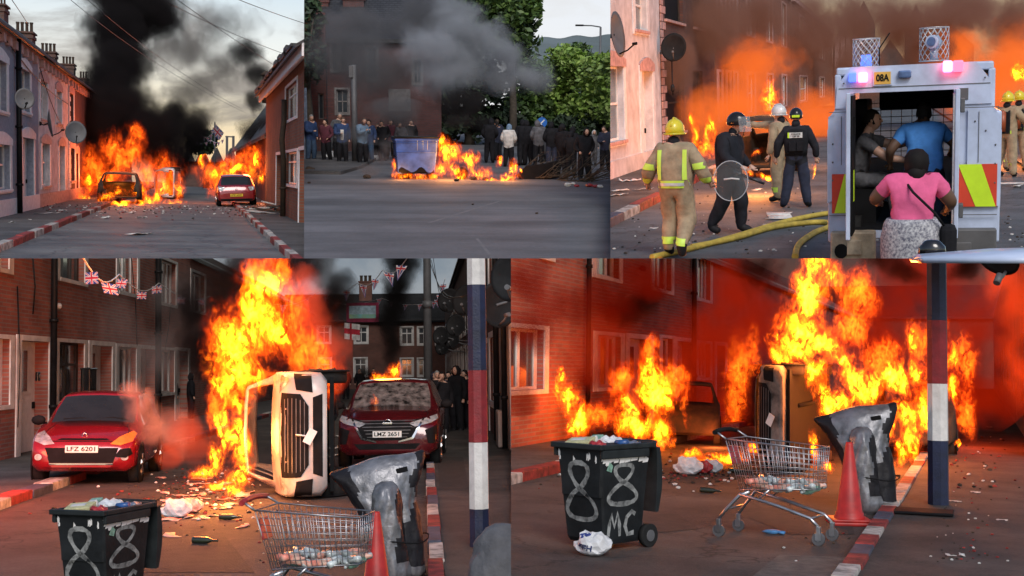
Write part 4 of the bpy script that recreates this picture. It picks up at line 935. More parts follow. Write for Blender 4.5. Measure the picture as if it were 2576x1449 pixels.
q=S.X(223,955,XW+.15); b=B(); b.box((-.12,-.3,-.32),(.12,.3,.3),.03); b.box((-.13,-.31,.25),(.14,.31,.29),.01); b.box((.12,-.2,-.1),(.125,.2,.02)); solo(S,'letter_box',b.bm,MATS['black_gloss'],'black letter box on the wall beside the second door '+SD,'letter box',q)
b=B(); q=S.X(95,947,XW+.02); b.box((-.03,-.09,-.1),(.03,.09,.1),.01); b.box((.03,-.03,-.05),(.05,.03,.05),.01); part(house4,'meter_box',b.bm,MATS['black_gloss']).location=q
# far terrace across the end
YF=100.
t=thing(S,'terrace_house','distant brick terrace with slate roof closing the end of the street '+SD,'terrace',(0,0,0))
zt=S.Y(900,808,YF).z; zr=S.Y(900,735,YF).z; xa=S.Y(700,900,YF).x; xb=S.Y(1150,900,YF).x
O=[]
for a,c,tp,bt in((893,924,822,862),(1009,1038,824,866),(1052,1080,824,866),(1097,1118,824,866),(892,922,902,945),(1009,1038,903,945),(1052,1078,903,945),(800,830,822,862),(802,832,902,945)):
    A=S.Y(a,tp,YF); C=S.Y(c,bt,YF); O.append((A.x,C.x,C.z,A.z))
b=B(); openings_wall(b,YF,xa,xb,0,zt,O,'X',.5,1); part(t,'wall',b.bm,brick_far)
for q in O: window(t,YF,1,'X',q,MATS['pvc_white'],MATS['house_glass'],bars=(1,),hbar=.65,depth=.12,fw=.09,surround=MATS['surround_white'],sw=.12,curtain=(MATS['curtain_pale'],.4))
b=B(); b.prism([(xa,YF-.3,zt-.1),(xa,YF+5,zr),(xa,YF+5,zr+.15),(xa,YF-.3,zt+.08)],(xb-xa,0,0)); rf=part(t,'roof',b.bm,slate)
for px in(920,):
    c=S.Y(px,745,YF+4); chimney(rf,(c.x,c.y,zr-1.5),1.1,.9,2.6,3,brick_far,MATS['burnt'],'X',.15)
b=B(); b.tube([(xa,YF-.35,zt-.1),(xb,YF-.35,zt-.1)],.09,6); part(t,'gutter',b.bm,MATS['pipe_black'])
# right row
XR=1.8
pm('render_cream',(.42,.31,.26),.85,var=.2,scale=1.2,bump=.5,col2=(.2,.16,.15)); pm('render_grey',(.16,.14,.14),.85,var=.25,scale=1.5,bump=.4)
zR=S.X(1185,650,XR).z; zR=S.Y(1128,735,75).z
t=thing(S,'terrace_house','terrace of pale houses in steep view along the right side '+SD,'terrace',(0,0,0))
ys=[(30+i*5.2) for i in range(13)]; OU=[(y,y+2.1,3.3,4.9) for y in ys]; OL=[(y,y+2.1,.95,2.6) for y in ys]; DD=[(y+2.9,y+4.2,.1,2.5) for y in ys]
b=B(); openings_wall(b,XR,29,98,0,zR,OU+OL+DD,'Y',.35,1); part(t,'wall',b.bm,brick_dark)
for q in OU+OL: window(t,XR,1,'Y',q,MATS['pvc_white'],MATS['house_glass'],bars=(1,),depth=.06,fw=.07,ks=3,surround=MATS['pvc_white'],sw=.16)
for q in DD: door(t,XR,1,'Y',q,MATS['door_white'],MATS['house_glass'],MATS['dark'],depth=.1,surround=MATS['pvc_white'],sw=.14,ks=2,light=False)
gable_roof(t,XR-.05,XR+4,29,98,zR,zR+2.4,slate,both=False); b=B(); b.tube([(XR-.12,29,zR),(XR-.12,98,zR)],.1,8); part(t,'gutter',b.bm,MATS['pipe_black'])
t=thing(S,'rendered_house','cream rendered house end with black pipes at the right edge '+SD,'house',(0,0,0))
b=B(); openings_wall(b,XR,10,28.9,0,zR+.2,[(22,24.5,.15,2.6)],'Y',.35,1); part(t,'wall',b.bm,MATS['render_cream']); door(t,XR,1,'Y',(22,24.5,.15,2.6),MATS['door_white'],MATS['house_glass'],MATS['dark'],depth=.12,surround=MATS['pvc_white'],ks=2)
for y,r in((24.9,.06),(27.6,.07)): pipe(t,[(XR-.12,y,.15),(XR-.12,y,zR)],r,MATS['pipe_black'])
b=B(); b.box((XR-.22,25.6,.12),(XR-.001,26.4,.9),.02); part(t,'plinth_pier',b.bm,MATS['render_cream'])
# dishes on the right
for i,(px,py,Y,r,lb) in enumerate(((1129,757,33,.42,'highest dark dish clustered on the right wall'),(1175,758,30,.5,'large dark dish half hidden behind the painted pole'),(1148,820,36,.42,'dark dish below the high pair on the right wall'),(1110,846,44,.42,'small dark dish nearest the utility pole'),(1137,855,44,.4,'round dish just right of the small one by the utility pole'),(1113,875,50,.4,'lowest small dish of the cluster by the utility pole'))):
    p=S.Y(px,py,Y); dish(S,lb+' '+SD,p,(XR,Y,p.z-.2),r*.8,(-.35,-1,.3),MATS['dish_dark'],MATS['dish_grey'])
p=S.Y(1248,768,19); dish(S,'big black satellite dish with bright bracket right of the painted pole '+SD,p,(XR,19.3,p.z+.3),.36,(.5,-1,.1),MATS['dish_dark'],MATS['dish_grey'])
p=S.Y(1290,700,15); dish(S,'dark satellite dish cut by the right edge above the big black one '+SD,p,(XR,15.3,p.z),.3,(-.3,-1,.1),MATS['dish_dark'],MATS['dish_grey'])
# poles
b=B(); q=S.G(1078,1050); b.cyl((0,0,0),(0,0,9.5),.17,.13,12); b.cyl((0,0,4),(0,0,4.25),.19,n=12)
solo(S,'utility_pole',b.bm,MATS['dish_grey'],'tall grey utility pole rising behind the parked dark red car '+SD,'pole',q)
painted_pole(S,1207,1400,.19,[1279,1112,931,717],3.5,'octagonal pole painted white dark blue and red in bands '+SD)
# bunting, banner, flag, cables
bunting(S,[(205,642,17),(300,690,22),(400,712,30),(530,745,42)],7,'union flag bunting strung along the left brick terrace '+SD,.22,False)
bunting(S,[(690,765,60),(800,735,50),(900,712,42),(962,680,36),(1030,640,30)],8,'bunting of triangular union pennants crossing the grey sky above the street '+SD,.36,True,5)
bunting(S,[(830,760,80),(960,750,70),(1090,760,60),(1120,700,50)],11,'faint far bunting in front of the slate roof '+SD,.36,True,6)
Yb=62; A=S.Y(871,762,Yb); C=S.Y(953,810,Yb); b=B()
pm('banner_maroon',(.22,.02,.06),.8); pm('banner_scene',(.1,.33,.36),.8,var=.5,scale=2,col2=(.3,.42,.2)); pm('banner_sky',(.35,.5,.6),.8)
n=12
for i in range(n):
    x0=A.x+(C.x-A.x)*i/n; x1=A.x+(C.x-A.x)*(i+1)/n; f0=.06*math.sin(i*.9); f1=.06*math.sin((i+1)*.9)
    rows=[(A.z,0),(A.z-.16,2),(A.z-.6,1),(C.z+.2,0),(C.z,0)]
    for (za,m),(zb_,_) in zip(rows,rows[1:]): b.face([(x0,Yb+f0,za),(x1,Yb+f1,za),(x1,Yb+f1,zb_),(x0,Yb+f0,zb_)],0 if (i in(0,n-1)) else m)
o=solo(S,'banner',b.bm,[MATS['banner_maroon'],MATS['banner_scene'],MATS['banner_sky']],'painted cloth banner with maroon border strung across the street '+SD,'banner'); md=o.modifiers.new('s','SOLIDIFY'); md.thickness=.03
A=S.Y(866,812,60); C=S.Y(905,852,60); b=B(); w_=C.x-A.x; h_=A.z-C.z
for i in range(8):
    x0=A.x+w_*i/8; x1=A.x+w_*(i+1)/8; dz0=-.1*i/8; f0=.1*math.sin(i); f1=.1*math.sin(i+1)
    for j in range(6):
        za=A.z-h_*j/6; zb_=A.z-h_*(j+1)/6; b.face([(x0,60+f0,za+dz0),(x1,60+f1,za+dz0),(x1,60+f1,zb_+dz0),(x0,60+f0,zb_+dz0)],1 if (j in(2,3) and 0<=i or i in(3,)) else 0)
o=solo(S,'flag',b.bm,[MATS['flag_white'],MATS['flag_red']],'white flag with a red cross hanging below the painted banner '+SD,'flag'); md=o.modifiers.new('s','SOLIDIFY'); md.thickness=.02
for i,(a,c) in enumerate((((1080,655,40),(1180,740,20)),((1085,655,40),(1150,745,24)),((1090,650,40),(1128,770,30)))):
    b=B(); p=S.Y(*a); q=S.Y(*c); b.tube([p.lerp(q,k/8)+Vector((0,0,-.5*math.sin(k/8*3.14))) for k in range(9)],.012,4); solo(S,'overhead_cable',b.bm,MATS['pipe_black'],['leftmost cable from the utility pole to the right terrace ','middle cable sagging to the right terrace ','rightmost cable dropping to the dishes '][i]+SD,'cable',group='overhead cables')
# cars
q=S.G(190,1212); q=Vector(((S.G(76,1200).x+S.G(322,1217).x)/2,21.8,0))
def details_front(t,bv,sp,txt,lights,grille,lower,bad,firelit=None,plz=.6,plw=.52,strip=None,fogs=None):
    fy=-sp['L']/2
    front(bv,grille,t,'grille',MATS['dark'],.006); 
    if lower: front(bv,lower,t,'air_intake',MATS['dark'],.007)
    for i,pl in enumerate((lights,mir(lights))):
        front(bv,pl,t,'headlight',MATS['firelit_glass'] if firelit==i else MATS['lamp_glass'],.012,label='headlight painted orange for the glow of the fire' if firelit==i else None)  # orange firelight on one headlight is put into its colour
    if fogs:
        for sx in(-1,1): front(bv,ell(sx*fogs[0],fogs[1],.06,.05),t,'fog_light',MATS['lamp_glass'],.012)
    if strip: front(bv,strip,t,'bumper_trim',MATS['chrome'],.014)
    if txt: 
        y=min(v for v in (bv.ray_cast(Vector((x,-5,plz)),Vector((0,1,0)))[0].y for x in(-.2,0,.2)))-.02
        plate(t,txt,0,y,plz,plw,.115,MATS['plate_white'],MATS['ink'],-1)
    y=bv.ray_cast(Vector((0,-5,bad[1])),Vector((0,1,0)))[0].y-.012; b=B()
    if bad[0]=='diamond':
        o_=[(0,.06),(.042,0),(0,-.06),(-.042,0)]
        for i in range(4):
            a,c=o_[i],o_[(i+1)%4]; b.tube([(a[0],y,bad[1]+a[1]),(c[0],y,bad[1]+c[1])],.011,4)
    else:
        b.tube([(.07*math.cos(a*.4189),y,bad[1]+.07*math.sin(a*.4189)) for a in range(15)],.012,5,closed=True); b.box((-.085,y-.015,bad[1]-.014),(.085,y+.005,bad[1]+.014),.003)
    part(t,'badge',b.bm,MATS['chrome'])
    for sx in(-1,1):
        w=sp['W']/2; b=B(); b.sph((sx*(w+.1),sp['wy'][0]+.62,sp['belt']+.08),(.12,.07,.085),2); b.tube([(sx*(w-.03),sp['wy'][0]+.66,sp['belt']+.02),(sx*(w+.06),sp['wy'][0]+.63,sp['belt']+.05)],.025,6); part(t,'wing_mirror',b.bm,t.children[0].data.materials[0])
        b=B(); w2=w+.004; b.box((sx*w-.01 if sx>0 else sx*w-.008,-.2,.72),(sx*w+.008 if sx>0 else sx*w+.01,.02,.75),.003); part(t,'door_handle',b.bm,t.children[0].data.materials[0])
t,bv=car(S,'parked_car','bright red small hatchback parked half on the pavement, smoking front wing','car',HATCH,CM,q+Vector((.27,0,0)),rz=R(4),s=(1.0,.85,1.02),ry=R(1.5))
LT=[(.44,.68),(.6,.66),(.78,.72),(.8,.83),(.72,.87),(.56,.79)]
seams(t,bv,HATCH); details_front(t,bv,HATCH,'LFZ 6201',LT,[(-.42,.735),(.42,.735),(.36,.765),(0,.75),(-.36,.765)],[(-.58,.62),(.58,.62),(.5,.38),(-.5,.38)],('diamond',.80),firelit=0,plz=.6,strip=[(-.5,.35),(.5,.35),(.5,.375),(-.5,.375)],fogs=(.68,.47))
front(bv,[(.52,.48),(.7,.46),(.8,.52),(.76,.62),(.6,.6)],t,'burnt_hole',MATS['dark'],.013,label='melted hole in the front bumper')
b=B(); b.tube([(-.5,-.92,1.04),(-.2,-.9,1.06),(.1,-.93,1.03)],.012,4); b.tube([(0,-.92,1.04),(.3,-.88,1.07),(.55,-.92,1.04)],.012,4); part(t,'wiper',b.bm,MATS['dark'])
# dark red SUV
q=Vector(((S.G(860,1187).x+S.G(1120,1187).x)/2,23.7,0)); CM2=dict(CM,body=MATS['maroon_car']); CM2['glass']=pm('cracked_glass',(.1,.09,.085),.25,var=.8,scale=7,col2=(.01,.01,.01))
t,bv=car(S,'parked_car','dark red family car with smashed windscreen and burning roof '+SD,'car',SUV,CM2,q,rz=R(-3),s=(1,.9,1.0))
seams(t,bv,SUV); details_front(t,bv,SUV,'LMZ 2651',[(.38,.86),(.88,1.0),(.91,.93),(.78,.86),(.5,.80)],[(-.62,.94),(-.3,.9),(.3,.9),(.62,.94),(.5,.62),(.3,.56),(-.3,.56),(-.5,.62)],[(-.6,.5),(.6,.5),(.5,.4),(-.5,.4)],('ring',.86),plz=.67,strip=None)
grille_bars(t,bv,GZ,lambda z:.3+.5*(z-.5))
for s_ in(1,-1): front(bv,[(s_*x,z) for x,z in ((.64,.96),(.67,.95),(.47,.58),(.2,.52),(.2,.545),(.44,.61))],t,'grille_trim',MATS['chrome'],.014)
for s_ in(1,-1): front(bv,[(s_*x,z) for x,z in ((.68,.74),(.9,.82),(.88,.5),(.74,.5))],t,'corner_vent',MATS['dark'],.014)
# white car on its side
q=Vector((S.G(800,1262).x,17.4,0)); CM3=dict(CM,body=MATS['soot_white'],rim=MATS['burnt'])
t,bv=car(S,'overturned_car','white car tipped on its side with flames pouring from the roof '+SD,'car',SUV,CM3,(q.x+.28,19.2,.93),rz=R(4),s=(.98,.9,.98),ry=R(-90),burnt=True)
front(bv,[(-.62,.96),(-.3,.99),(.3,.99),(.62,.96),(.6,.68),(.42,.56),(-.42,.56),(-.6,.68)],t,'grille',MATS['dark'],.012)
for s_ in(1,-1):
    front(bv,[(s_*x,z) for x,z in((.6,1.0),(.86,.98),(.91,.9),(.8,.84))],t,'headlight',MATS['lamp_glass'],.014)
    front(bv,[(s_*x,z) for x,z in((.66,.74),(.9,.78),(.88,.52),(.62,.5))],t,'corner_vent',MATS['dark'],.014)
front(bv,[(-.55,.5),(.55,.5),(.6,.36),(-.6,.36)],t,'air_intake',MATS['dark'],.01)
grille_bars(t,bv,GZ,lambda z:.42+.12*math.sin((z-.5)*5)); b=B(); b.box((-.84,-1.9,.2),(.84,1.9,.26)); b.tube([(-.7,-1.35,.36),(.7,-1.35,.36)],.06,8); b.tube([(-.7,1.32,.36),(.7,1.32,.36)],.07,8); b.tube([(.2,-1.2,.2),(.22,0,.17),(.4,1.7,.2)],.04,8); part(t,'underside',b.bm,MATS['dark'])
b=B(); b.tube([(.0,-2.23,.7),(.02,-2.27,.74),(.0,-2.3,.6)],.012,5); b.box((-.12,-2.32,.48),(.1,-2.3,.6),rot=Matrix.Rotation(.5,4,'Y')); part(t,'loose_badge_plate',b.bm,MATS['white_plastic'],'broken white piece hanging from the grille')
# bin, trolley, covered bike, cone
q=S.Y(262,1290,9.9); wheelie(S,(q.x,9.9,0),R(-25),'black wheelie bin sprayed with two large figures, heaped with rubbish '+SD,s=.82); bin_rubbish(S,(q.x,9.9,0),R(-25),SD,.82)
q=S.Y(790,1400,9.1); trolley(S,(q.x,9.1,0),R(-14),'wire shopping trolley with red handle full of small bottles '+SD,'red_plastic',.88); trolley_bottles(S,(q.x,9.1,0),R(-14),SD,.88)
q=S.Y(972,1300,10.9); covered_bike(S,(q.x,10.9,0),R(4),'motorcycle under a silver and black cover '+SD,.86)
q=S.Y(947,1400,9.75); cone(S,(q.x,9.75,0),.73,'red traffic cone tied to the covered motorcycle '+SD)
p=S.G(502,1367); glass_bottle(S,p+Vector((-.07,0,.04)),R(70),'brown glass bottle lying on the road between bin and trolley '+SD)
p=S.G(562,1308); glass_bottle(S,p+Vector((-.05,0,.04)),R(80),'small dark bottle lying near the heap of burning rubbish '+SD)
p=S.G(442,1303); carrier_bag(S,p,.34,'white and red carrier bags dumped beside the burning rubbish '+SD); p=S.G(482,1290); carrier_bag(S,p,.26,'pink torn plastic bag next to the white carrier bag '+SD,m='pink_wrap',seed=4)
# person's hood at the lower right corner, close to the camera
q=S.Y(1225,1449,5.2)
person(S,'person in grey hood seen from behind at the bottom right corner '+SD,(S.Y(1256,1400,4.0).x,4.0,-.37),R(165),1.7,top=MATS['black_cloth'],legs=MATS['black_cloth'],skin=MATS['skin_light'],hood=MATS['grey_cloth'],coat=2,fingers=False)
bk,nv=MATS['black_cloth'],MATS['navy_cloth']; sk=MATS['skin_light']
for i,(px,fy,h,lab,hd,c) in enumerate(((426,1062,1.78,'tallest hooded figure in black standing in the smoke by the left terrace',1,bk),(455,1058,1.68,'middle figure of the three in smoke by the left terrace',0,bk),(480,1060,1.72,'rightmost dark hooded figure of the three beside the big flame',1,bk))):
    q=S.G(px,fy); person(S,lab+' '+SD,q,R(30+i*40),h,top=c,legs=bk,skin=sk,hair=None if hd else MATS['hair_dark'],hood=c if hd else None,coat=1,fingers=False,group='onlookers '+SD)
for i,(px,fy,h,lab,hd,c,rz_) in enumerate(((1100,1085,1.72,'grey haired onlooker nearest the utility pole',0,bk,20),(1112,1100,1.7,'onlooker in black holding a phone to the face',0,bk,10),(1130,1075,1.68,'onlooker in dark jacket between the phone user and the tall one',0,nv,-20),(1150,1092,1.85,'tallest onlooker in long black coat in the right group',1,bk,-40),(1172,1088,1.74,'capped onlooker in black nearest the right wall',0,bk,-60),(1092,1070,1.65,'small onlooker half hidden by the utility pole',1,nv,30),(1162,1060,1.6,'short onlooker behind the tall coat in the right group',0,bk,0),(1140,1040,1.75,'farthest onlooker of the right hand group',0,nv,0))):
    q=S.G(px,fy); P_={'elR':(-.25,-.2,1.3),'wrR':(-.12,-.3,1.52)} if i==1 else {}
    person(S,lab+' '+SD,q,R(rz_),h,top=c,legs=bk,skin=sk,hair=MATS['hair_grey' if i==0 else 'hair_dark'] if not hd else None,hood=c if hd else None,coat=1,fingers=False,pose=P_,group='onlookers '+SD)
for i,(px,py) in enumerate(((940,958),(905,950),(980,960),(870,952))):
    q=S.Y(px,py,70); person(S,['far onlooker left of the roof fire','far onlooker beyond the burning car','far onlooker right of the roof fire','far onlooker at the left by the smoke'][i]+' '+SD,(q.x,70,0),0,1.75,top=bk,legs=bk,skin=sk,hair=MATS['hair_dark'],coat=1,fingers=False,group='onlookers '+SD)
# litter and rubble
rn=random.Random(21)
pts=[S.G(rn.uniform(370,640),rn.gauss(1255,28)) for _ in range(26)]; heap(S,pts,MATS['pink_wrap'],'torn scrap in the heap spilling from the burning car '+SD,'rubbish scraps round the overturned car '+SD,.3,1)
pts=[S.G(px,py) for px,py in((825,1130),(790,1110),(860,1100),(1130,1135),(1160,1140),(840,1150),(1185,1120),(1110,1130))]; litter(S,pts,MATS['paper'],[q+', '+SD for q in ('pale scrap just left of the dark red car','pale scrap between the two damaged cars','pale scrap farthest back between the cars','scrap right of the dark red car by the pavement','scrap on the right pavement near the painted pole','scrap under the left front of the dark red car','scrap at the foot of the rendered house','scrap at the far end of the right pavement')],'paper scraps '+SD,.5,2)
b=B(); rn=random.Random(31)
for i in range(420):
    px=rn.choice((rn.gauss(560,90),rn.gauss(470,60),rn.uniform(60,1200))); py=rn.gauss(1245,35) if px<640 else rn.uniform(1120,1420); q=S.G(px,py); s=rn.uniform(.008,.035)*(1 if px<640 else .6)
    b.sph((q.x,q.y,s*.4),(s,s*rn.uniform(.5,1.4),s*.6),1,mi=rn.choice((0,0,1,2)),jit=.3,rnd=rn)
for f in b.bm.faces: f.smooth=False
solo(S,'rubble_bits',b.bm,[MATS['burnt'],MATS['paper'],MATS['kerb_red']],'scattered shards and grit on the road '+SD,'debris',kind='stuff')
# sky
b=B(); b.face([(-60,160,-20),(60,160,-20),(60,160,80),(-60,160,80)])
solo(S,'sky',b.bm,sky_mat('sky_grey',[(0,(.28,.32,.36)),(.5,(.2,.25,.3)),(1,(.16,.2,.25))],(.36,.38,.4),(1,1,2),.7,1,5,30),None,None,kind='structure')
# fire and smoke of the lower left photograph
S=P4
y=17.6
flames(S,[(665,720,y,45,60,.45),(690,690,y,35,50,.35),(655,790,y,78,70,.6),(620,850,y,92,75,.65),(590,900,y,72,60,.55),(600,950,y,75,50,.5),(690,830,y,45,60,.45),(590,1010,y+.3,42,60,.35),(555,960,y,30,40,.3)],'huge yellow flame towering over the overturned white car, lower left photo',seed=1)
flames(S,[(700,680,y+.8,45,70,.5),(640,690,y+.6,50,50,.5),(560,840,y+.6,50,80,.4),(760,900,y+.9,70,70,.6),(820,930,y+.9,45,80,.5),(740,800,y+1,45,110,.5),(540,1020,y,25,60,.3),(690,950,y-.3,80,18,.25)],'dark red flames fringing the huge yellow flame, lower left photo',seed=2,**RED)
flames(S,[(560,1080,18.2,18,80,.25),(600,1120,18.8,38,90,.4),(600,1190,18.6,34,40,.35),(570,1040,18.5,25,50,.3)],'flames filling the cabin of the overturned white car, lower left photo',seed=3)
flames(S,[(540,1150,17.6,20,50,.3),(515,1190,17.4,40,20,.4),(560,1215,17,60,14,.4),(590,1245,16.6,35,14,.25),(500,1200,18,30,14,.3)],'low flames running over rubbish beside the overturned car, lower left photo',seed=4,**SMALL)
flames(S,[(960,955,24.5,28,16,.3),(990,940,24.6,22,24,.3),(1000,925,24.6,6,22,.15),(945,945,24.5,8,16,.12)],'small orange flames on the roof of the dark red car, lower left photo',seed=5,**SMALL)
flames(S,[(945,1010,22.9,14,22,.12),(955,1025,22.9,14,10,.12),(1025,1025,23,14,10,.1)],'flames behind the smashed windscreen of the dark red car, lower left photo',seed=6,**SMALL)
smoke(S,[(570,690,21,60,60,1.2),(545,780,21,40,80,.9),(520,860,21,40,60,.8),(790,690,21,60,60,1),(760,650,21,90,60,1),(530,930,21,40,60,.7),(600,640,21,80,50,1),(480,760,24,50,90,1),(500,880,23,50,70,1),(700,660,22,120,60,1.2),(840,760,24,60,90,1)],'black smoke rolling behind the huge flame, lower left photo',**SBK,seed=9)
smoke(S,[(790,860,20.5,80,120,1),(830,930,20.5,50,60,.8),(760,760,20.5,60,90,.9),(480,1100,20,60,90,.7),(430,1150,19.5,40,40,.5)],'smoke with painted red glow right of the huge flame, lower left photo',**SRD,seed=10)
smoke(S,[(985,860,30,35,60,1),(990,800,34,40,60,1.3),(1000,720,38,50,70,1.8),(1010,660,40,60,50,2),(920,945,30,25,25,.5)],'dark smoke column rising from the dark red car, lower left photo',**SBK,seed=11)
smoke(S,[(345,1020,19.3,42,50,.5),(390,1060,19.5,50,60,.6),(330,960,20,30,50,.4),(440,1090,20,60,60,.7),(320,1000,19.2,25,40,.35)],'pink smoke drifting off the bonnet of the red hatchback, lower left photo',**SPK,seed=12)
smoke(S,[(400,900,27,120,90,2),(300,840,26,70,90,1.5),(450,760,32,90,90,2)],'thin grey smoke hanging along the left terrace, lower left photo',**SGR,seed=13)
glow(S,S.Y(620,800,18),700,.9,(1,.3,.06)); glow(S,S.Y(500,1050,15.5),200,.5,(1,.22,.05)); glow(S,S.Y(560,1190,16.8),160,.3); glow(S,S.Y(600,1100,19),120,.3); glow(S,S.Y(975,940,24.6),60,.3)
glow(S,S.Y(-60,1000,18),420,.5,(1,.1,.03))
# ---------------- lower right photograph ----------------
S=P5; SD='lower right photo'
ground(S,'road',-12,6,5,101,0,asphalt45)
ground(S,'pavement',-9.2,-6.35,5,101,.1,pave45); ground(S,'pavement',-.95,2.6,5,101,.1,gravel)
kerb(S,(-6.3,14.2,0),(-6.3,60,0),.25,.14,KM,22,seq=[1,0,1,0,1,2],seed=5); kerb(S,(-.99,9.5,0),(-.99,15.2,0),.17,.14,KM,9,seq=[1,0,2,0],seed=6); kerb(S,(-.99,15.3,0),(-.99,60,0),.17,.13,KM,40,seq=[1,1,0],seed=7)
XW5=-8.3
up=[(1360,1385,560,640),(1499,1558,560,689),(1644,1689,600,723),(1755,1787,640,749)]
lo=[(1270,1368,822,984),(1501,1562,842,975),(1664,1692,850,960),(1756,1786,863,950)]
dr=[(1582,1636,850),(1703,1740,858),(1802,1824,868)]
ztop5=S.X(1830,672,XW5).z
house5,O5,L5,D5=lrow(S,XW5,up,lo,dr,95,ztop5,SD,darkwin=())
for px,r in((1746,.08),(1480,.06)):
    q=S.X(px,900,XW5+.12); pipe(house5,[(q.x,q.y,.1),(q.x,q.y,ztop5)],r,MATS['pipe_black'])
b=B(); q=S.X(1618,675,XW5+.1); b.sph((0,0,0),(.08,.2,.08),2); b.tube([(-.1,0,0),(0,0,.02)],.03,5); solo(S,'security_camera',b.bm,MATS['dark'],'dark security camera on the brick wall between two upper windows '+SD,'camera',q)
XR5=.98
ys=[26+i*5.5 for i in range(13)]; t=thing(S,'rendered_house','pale house wall just inside the right edge beyond the fire '+SD,'house',(0,0,0)); OU=[(y,y+2.1,.9,2.6) for y in ys]
b=B(); openings_wall(b,XR5,24,98,0,5.6,OU,'Y',.3,1); part(t,'wall',b.bm,MATS['render_cream'])
for q in OU: window(t,XR5,1,'Y',q,MATS['pvc_white'],MATS['house_glass'],bars=(1,),depth=.06,ks=3)
p=S.Y(2515,645,12.5); dish(S,'satellite dish poking in at the top right corner '+SD,p,(1.1,12.8,p.z),.21,(-.3,-.6,-.8),MATS['dish_dark'],MATS['dish_grey'])
t=thing(S,'terrace_house','distant brick terrace closing the street behind the smoke '+SD,'terrace',(0,0,0)); b=B(); openings_wall(b,100,-14,4,0,5.6,[(-1.5,-.5,1,2.4),(-4,-3,1,2.4),(-4,-3,3.4,4.8)],'X',.4,1); part(t,'wall',b.bm,brick_far)
b=B(); b.prism([(-14,99.7,5.5),(-14,105,8.3),(-14,105,8.5),(-14,99.7,5.7)],(18,0,0)); part(t,'roof',b.bm,slate)
painted_pole(S,2361,1290,.23,[1108,965,806],4.2,'octagonal pole painted in dark blue white and red bands '+SD)
b=B(); q=S.G(2300,1288,.11); b.box((-.32,-.25,0),(.42,.2,.03),.01); solo(S,'cover_plate',b.bm,MATS['dark'],'black plate lying by the foot of the painted pole '+SD,'plate',q)
# burnt cars
q=S.G(1990,1195); t,bv=car(S,'overturned_car','sooty white car on its side, grille melted out, under the tall flame '+SD,'car',SUV,dict(CB,body=MATS['soot_body']),(q.x+.24,21,.9),rz=R(-4),s=(.92,.88,.66),ry=R(-90),burnt=True)
front(bv,[(-.62,.96),(-.3,.99),(.3,.99),(.62,.96),(.6,.68),(.42,.56),(-.42,.56),(-.6,.68)],t,'grille',MATS['dark'],.012)
for s_ in(1,-1): front(bv,[(s_*x,z) for x,z in((.6,1.0),(.86,.98),(.91,.9),(.8,.84))],t,'headlight',MATS['dark'],.014); front(bv,[(s_*x,z) for x,z in((.66,.74),(.9,.78),(.88,.52),(.62,.5))],t,'corner_vent',MATS['dark'],.014)
grille_bars(t,bv,GZ,lambda z:.42+.12*math.sin((z-.5)*5)); b=B(); b.box((-.84,-1.9,.2),(.84,1.9,.26)); b.tube([(.2,-1.2,.2),(.22,0,.17),(.4,1.7,.2)],.04,8); part(t,'underside',b.bm,MATS['dark'])
b=B(); b.box((-.12,-2.32,.48),(.08,-2.3,.62),rot=Matrix.Rotation(.5,4,'Y')); part(t,'loose_badge_plate',b.bm,MATS['pvc_white'],'broken pale piece hanging from the grille')
q=S.G(1660,1160); car(S,'burnt_car','gutted car shell inside the flames in front of the brick terrace '+SD,'car',HATCH,CB,(q.x-.75,26.5,0),rz=R(12),s=(.8,.7,.9),burnt=True)
q=S.G(1862,1075); car(S,'burnt_car','charred car frame standing on its side left of the tall flame '+SD,'car',HATCH,CB,(q.x+.5,36,.86),ry=R(-90),burnt=True)
q=S.G(2330,1170); car(S,'burnt_car','burnt car behind the painted pole with its mirror showing '+SD,'car',SUV,CB,(q.x-.35,25.5,0),rz=R(2),s=(.85,.8,.95),burnt=True)
q=S.G(1540,1385); wheelie(S,(q.x-.15,11.0,0),R(-25),'black wheelie bin sprayed 8 and MC with white bag at its foot '+SD); bin_rubbish(S,(q.x-.15,11.0,0),R(-25),SD)
q=S.G(1955,1352); trolley(S,(q.x,12.3,0),R(-12),'wire shopping trolley with black handle standing on four castors '+SD,'dark',1.02); trolley_bottles(S,(q.x,12.3,0),R(-12),SD)
q=S.G(2175,1285); covered_bike(S,(q.x-.02,15.1,0),R(5),'motorcycle under a crumpled silver cover beside the painted kerb '+SD,(.98,.95,1.0))
q=S.G(2137,1318); cone(S,q,.9,'tall red traffic cone in front of the covered motorcycle '+SD)
p=S.G(1490,1397); carrier_bag(S,p,.3,'white carrier bag with dark print leaning on the wheelie bin '+SD,'Habr',seed=3)
for px,py,s,m,lb in((1730,1195,.4,'bag_white','white plastic bag in front of the burning rubbish'),(1765,1192,.3,'red_plastic','red plastic bag between two white ones on the road'),(1790,1190,.3,'bag_white','small white bag right of the red one')):
    carrier_bag(S,S.G(px,py),s,lb+' '+SD,m=m,seed=px)
p=S.G(1780,1240); glass_bottle(S,p+Vector((-.1,0,.04)),R(78),'dark glass bottle lying on the road left of the trolley '+SD)
p=S.G(1848,1190); glass_bottle(S,p+Vector((-.1,0,.04)),R(85),'small bottle on the road behind the trolley handle '+SD)
b=B(); rn=random.Random(9); b.sph((0,0,.02),(.1,.05,.025),2,jit=.2,rnd=rn)
for i in range(4): b.tube([(.05,-.02+.02*i,.02),(.13,-.04+.03*i,.015)],.012,5)
solo(S,'rubber_glove',b.bm,MATS['glove_blue'],'blue rubber glove on the road under the trolley '+SD,'glove',S.G(1942,1342))
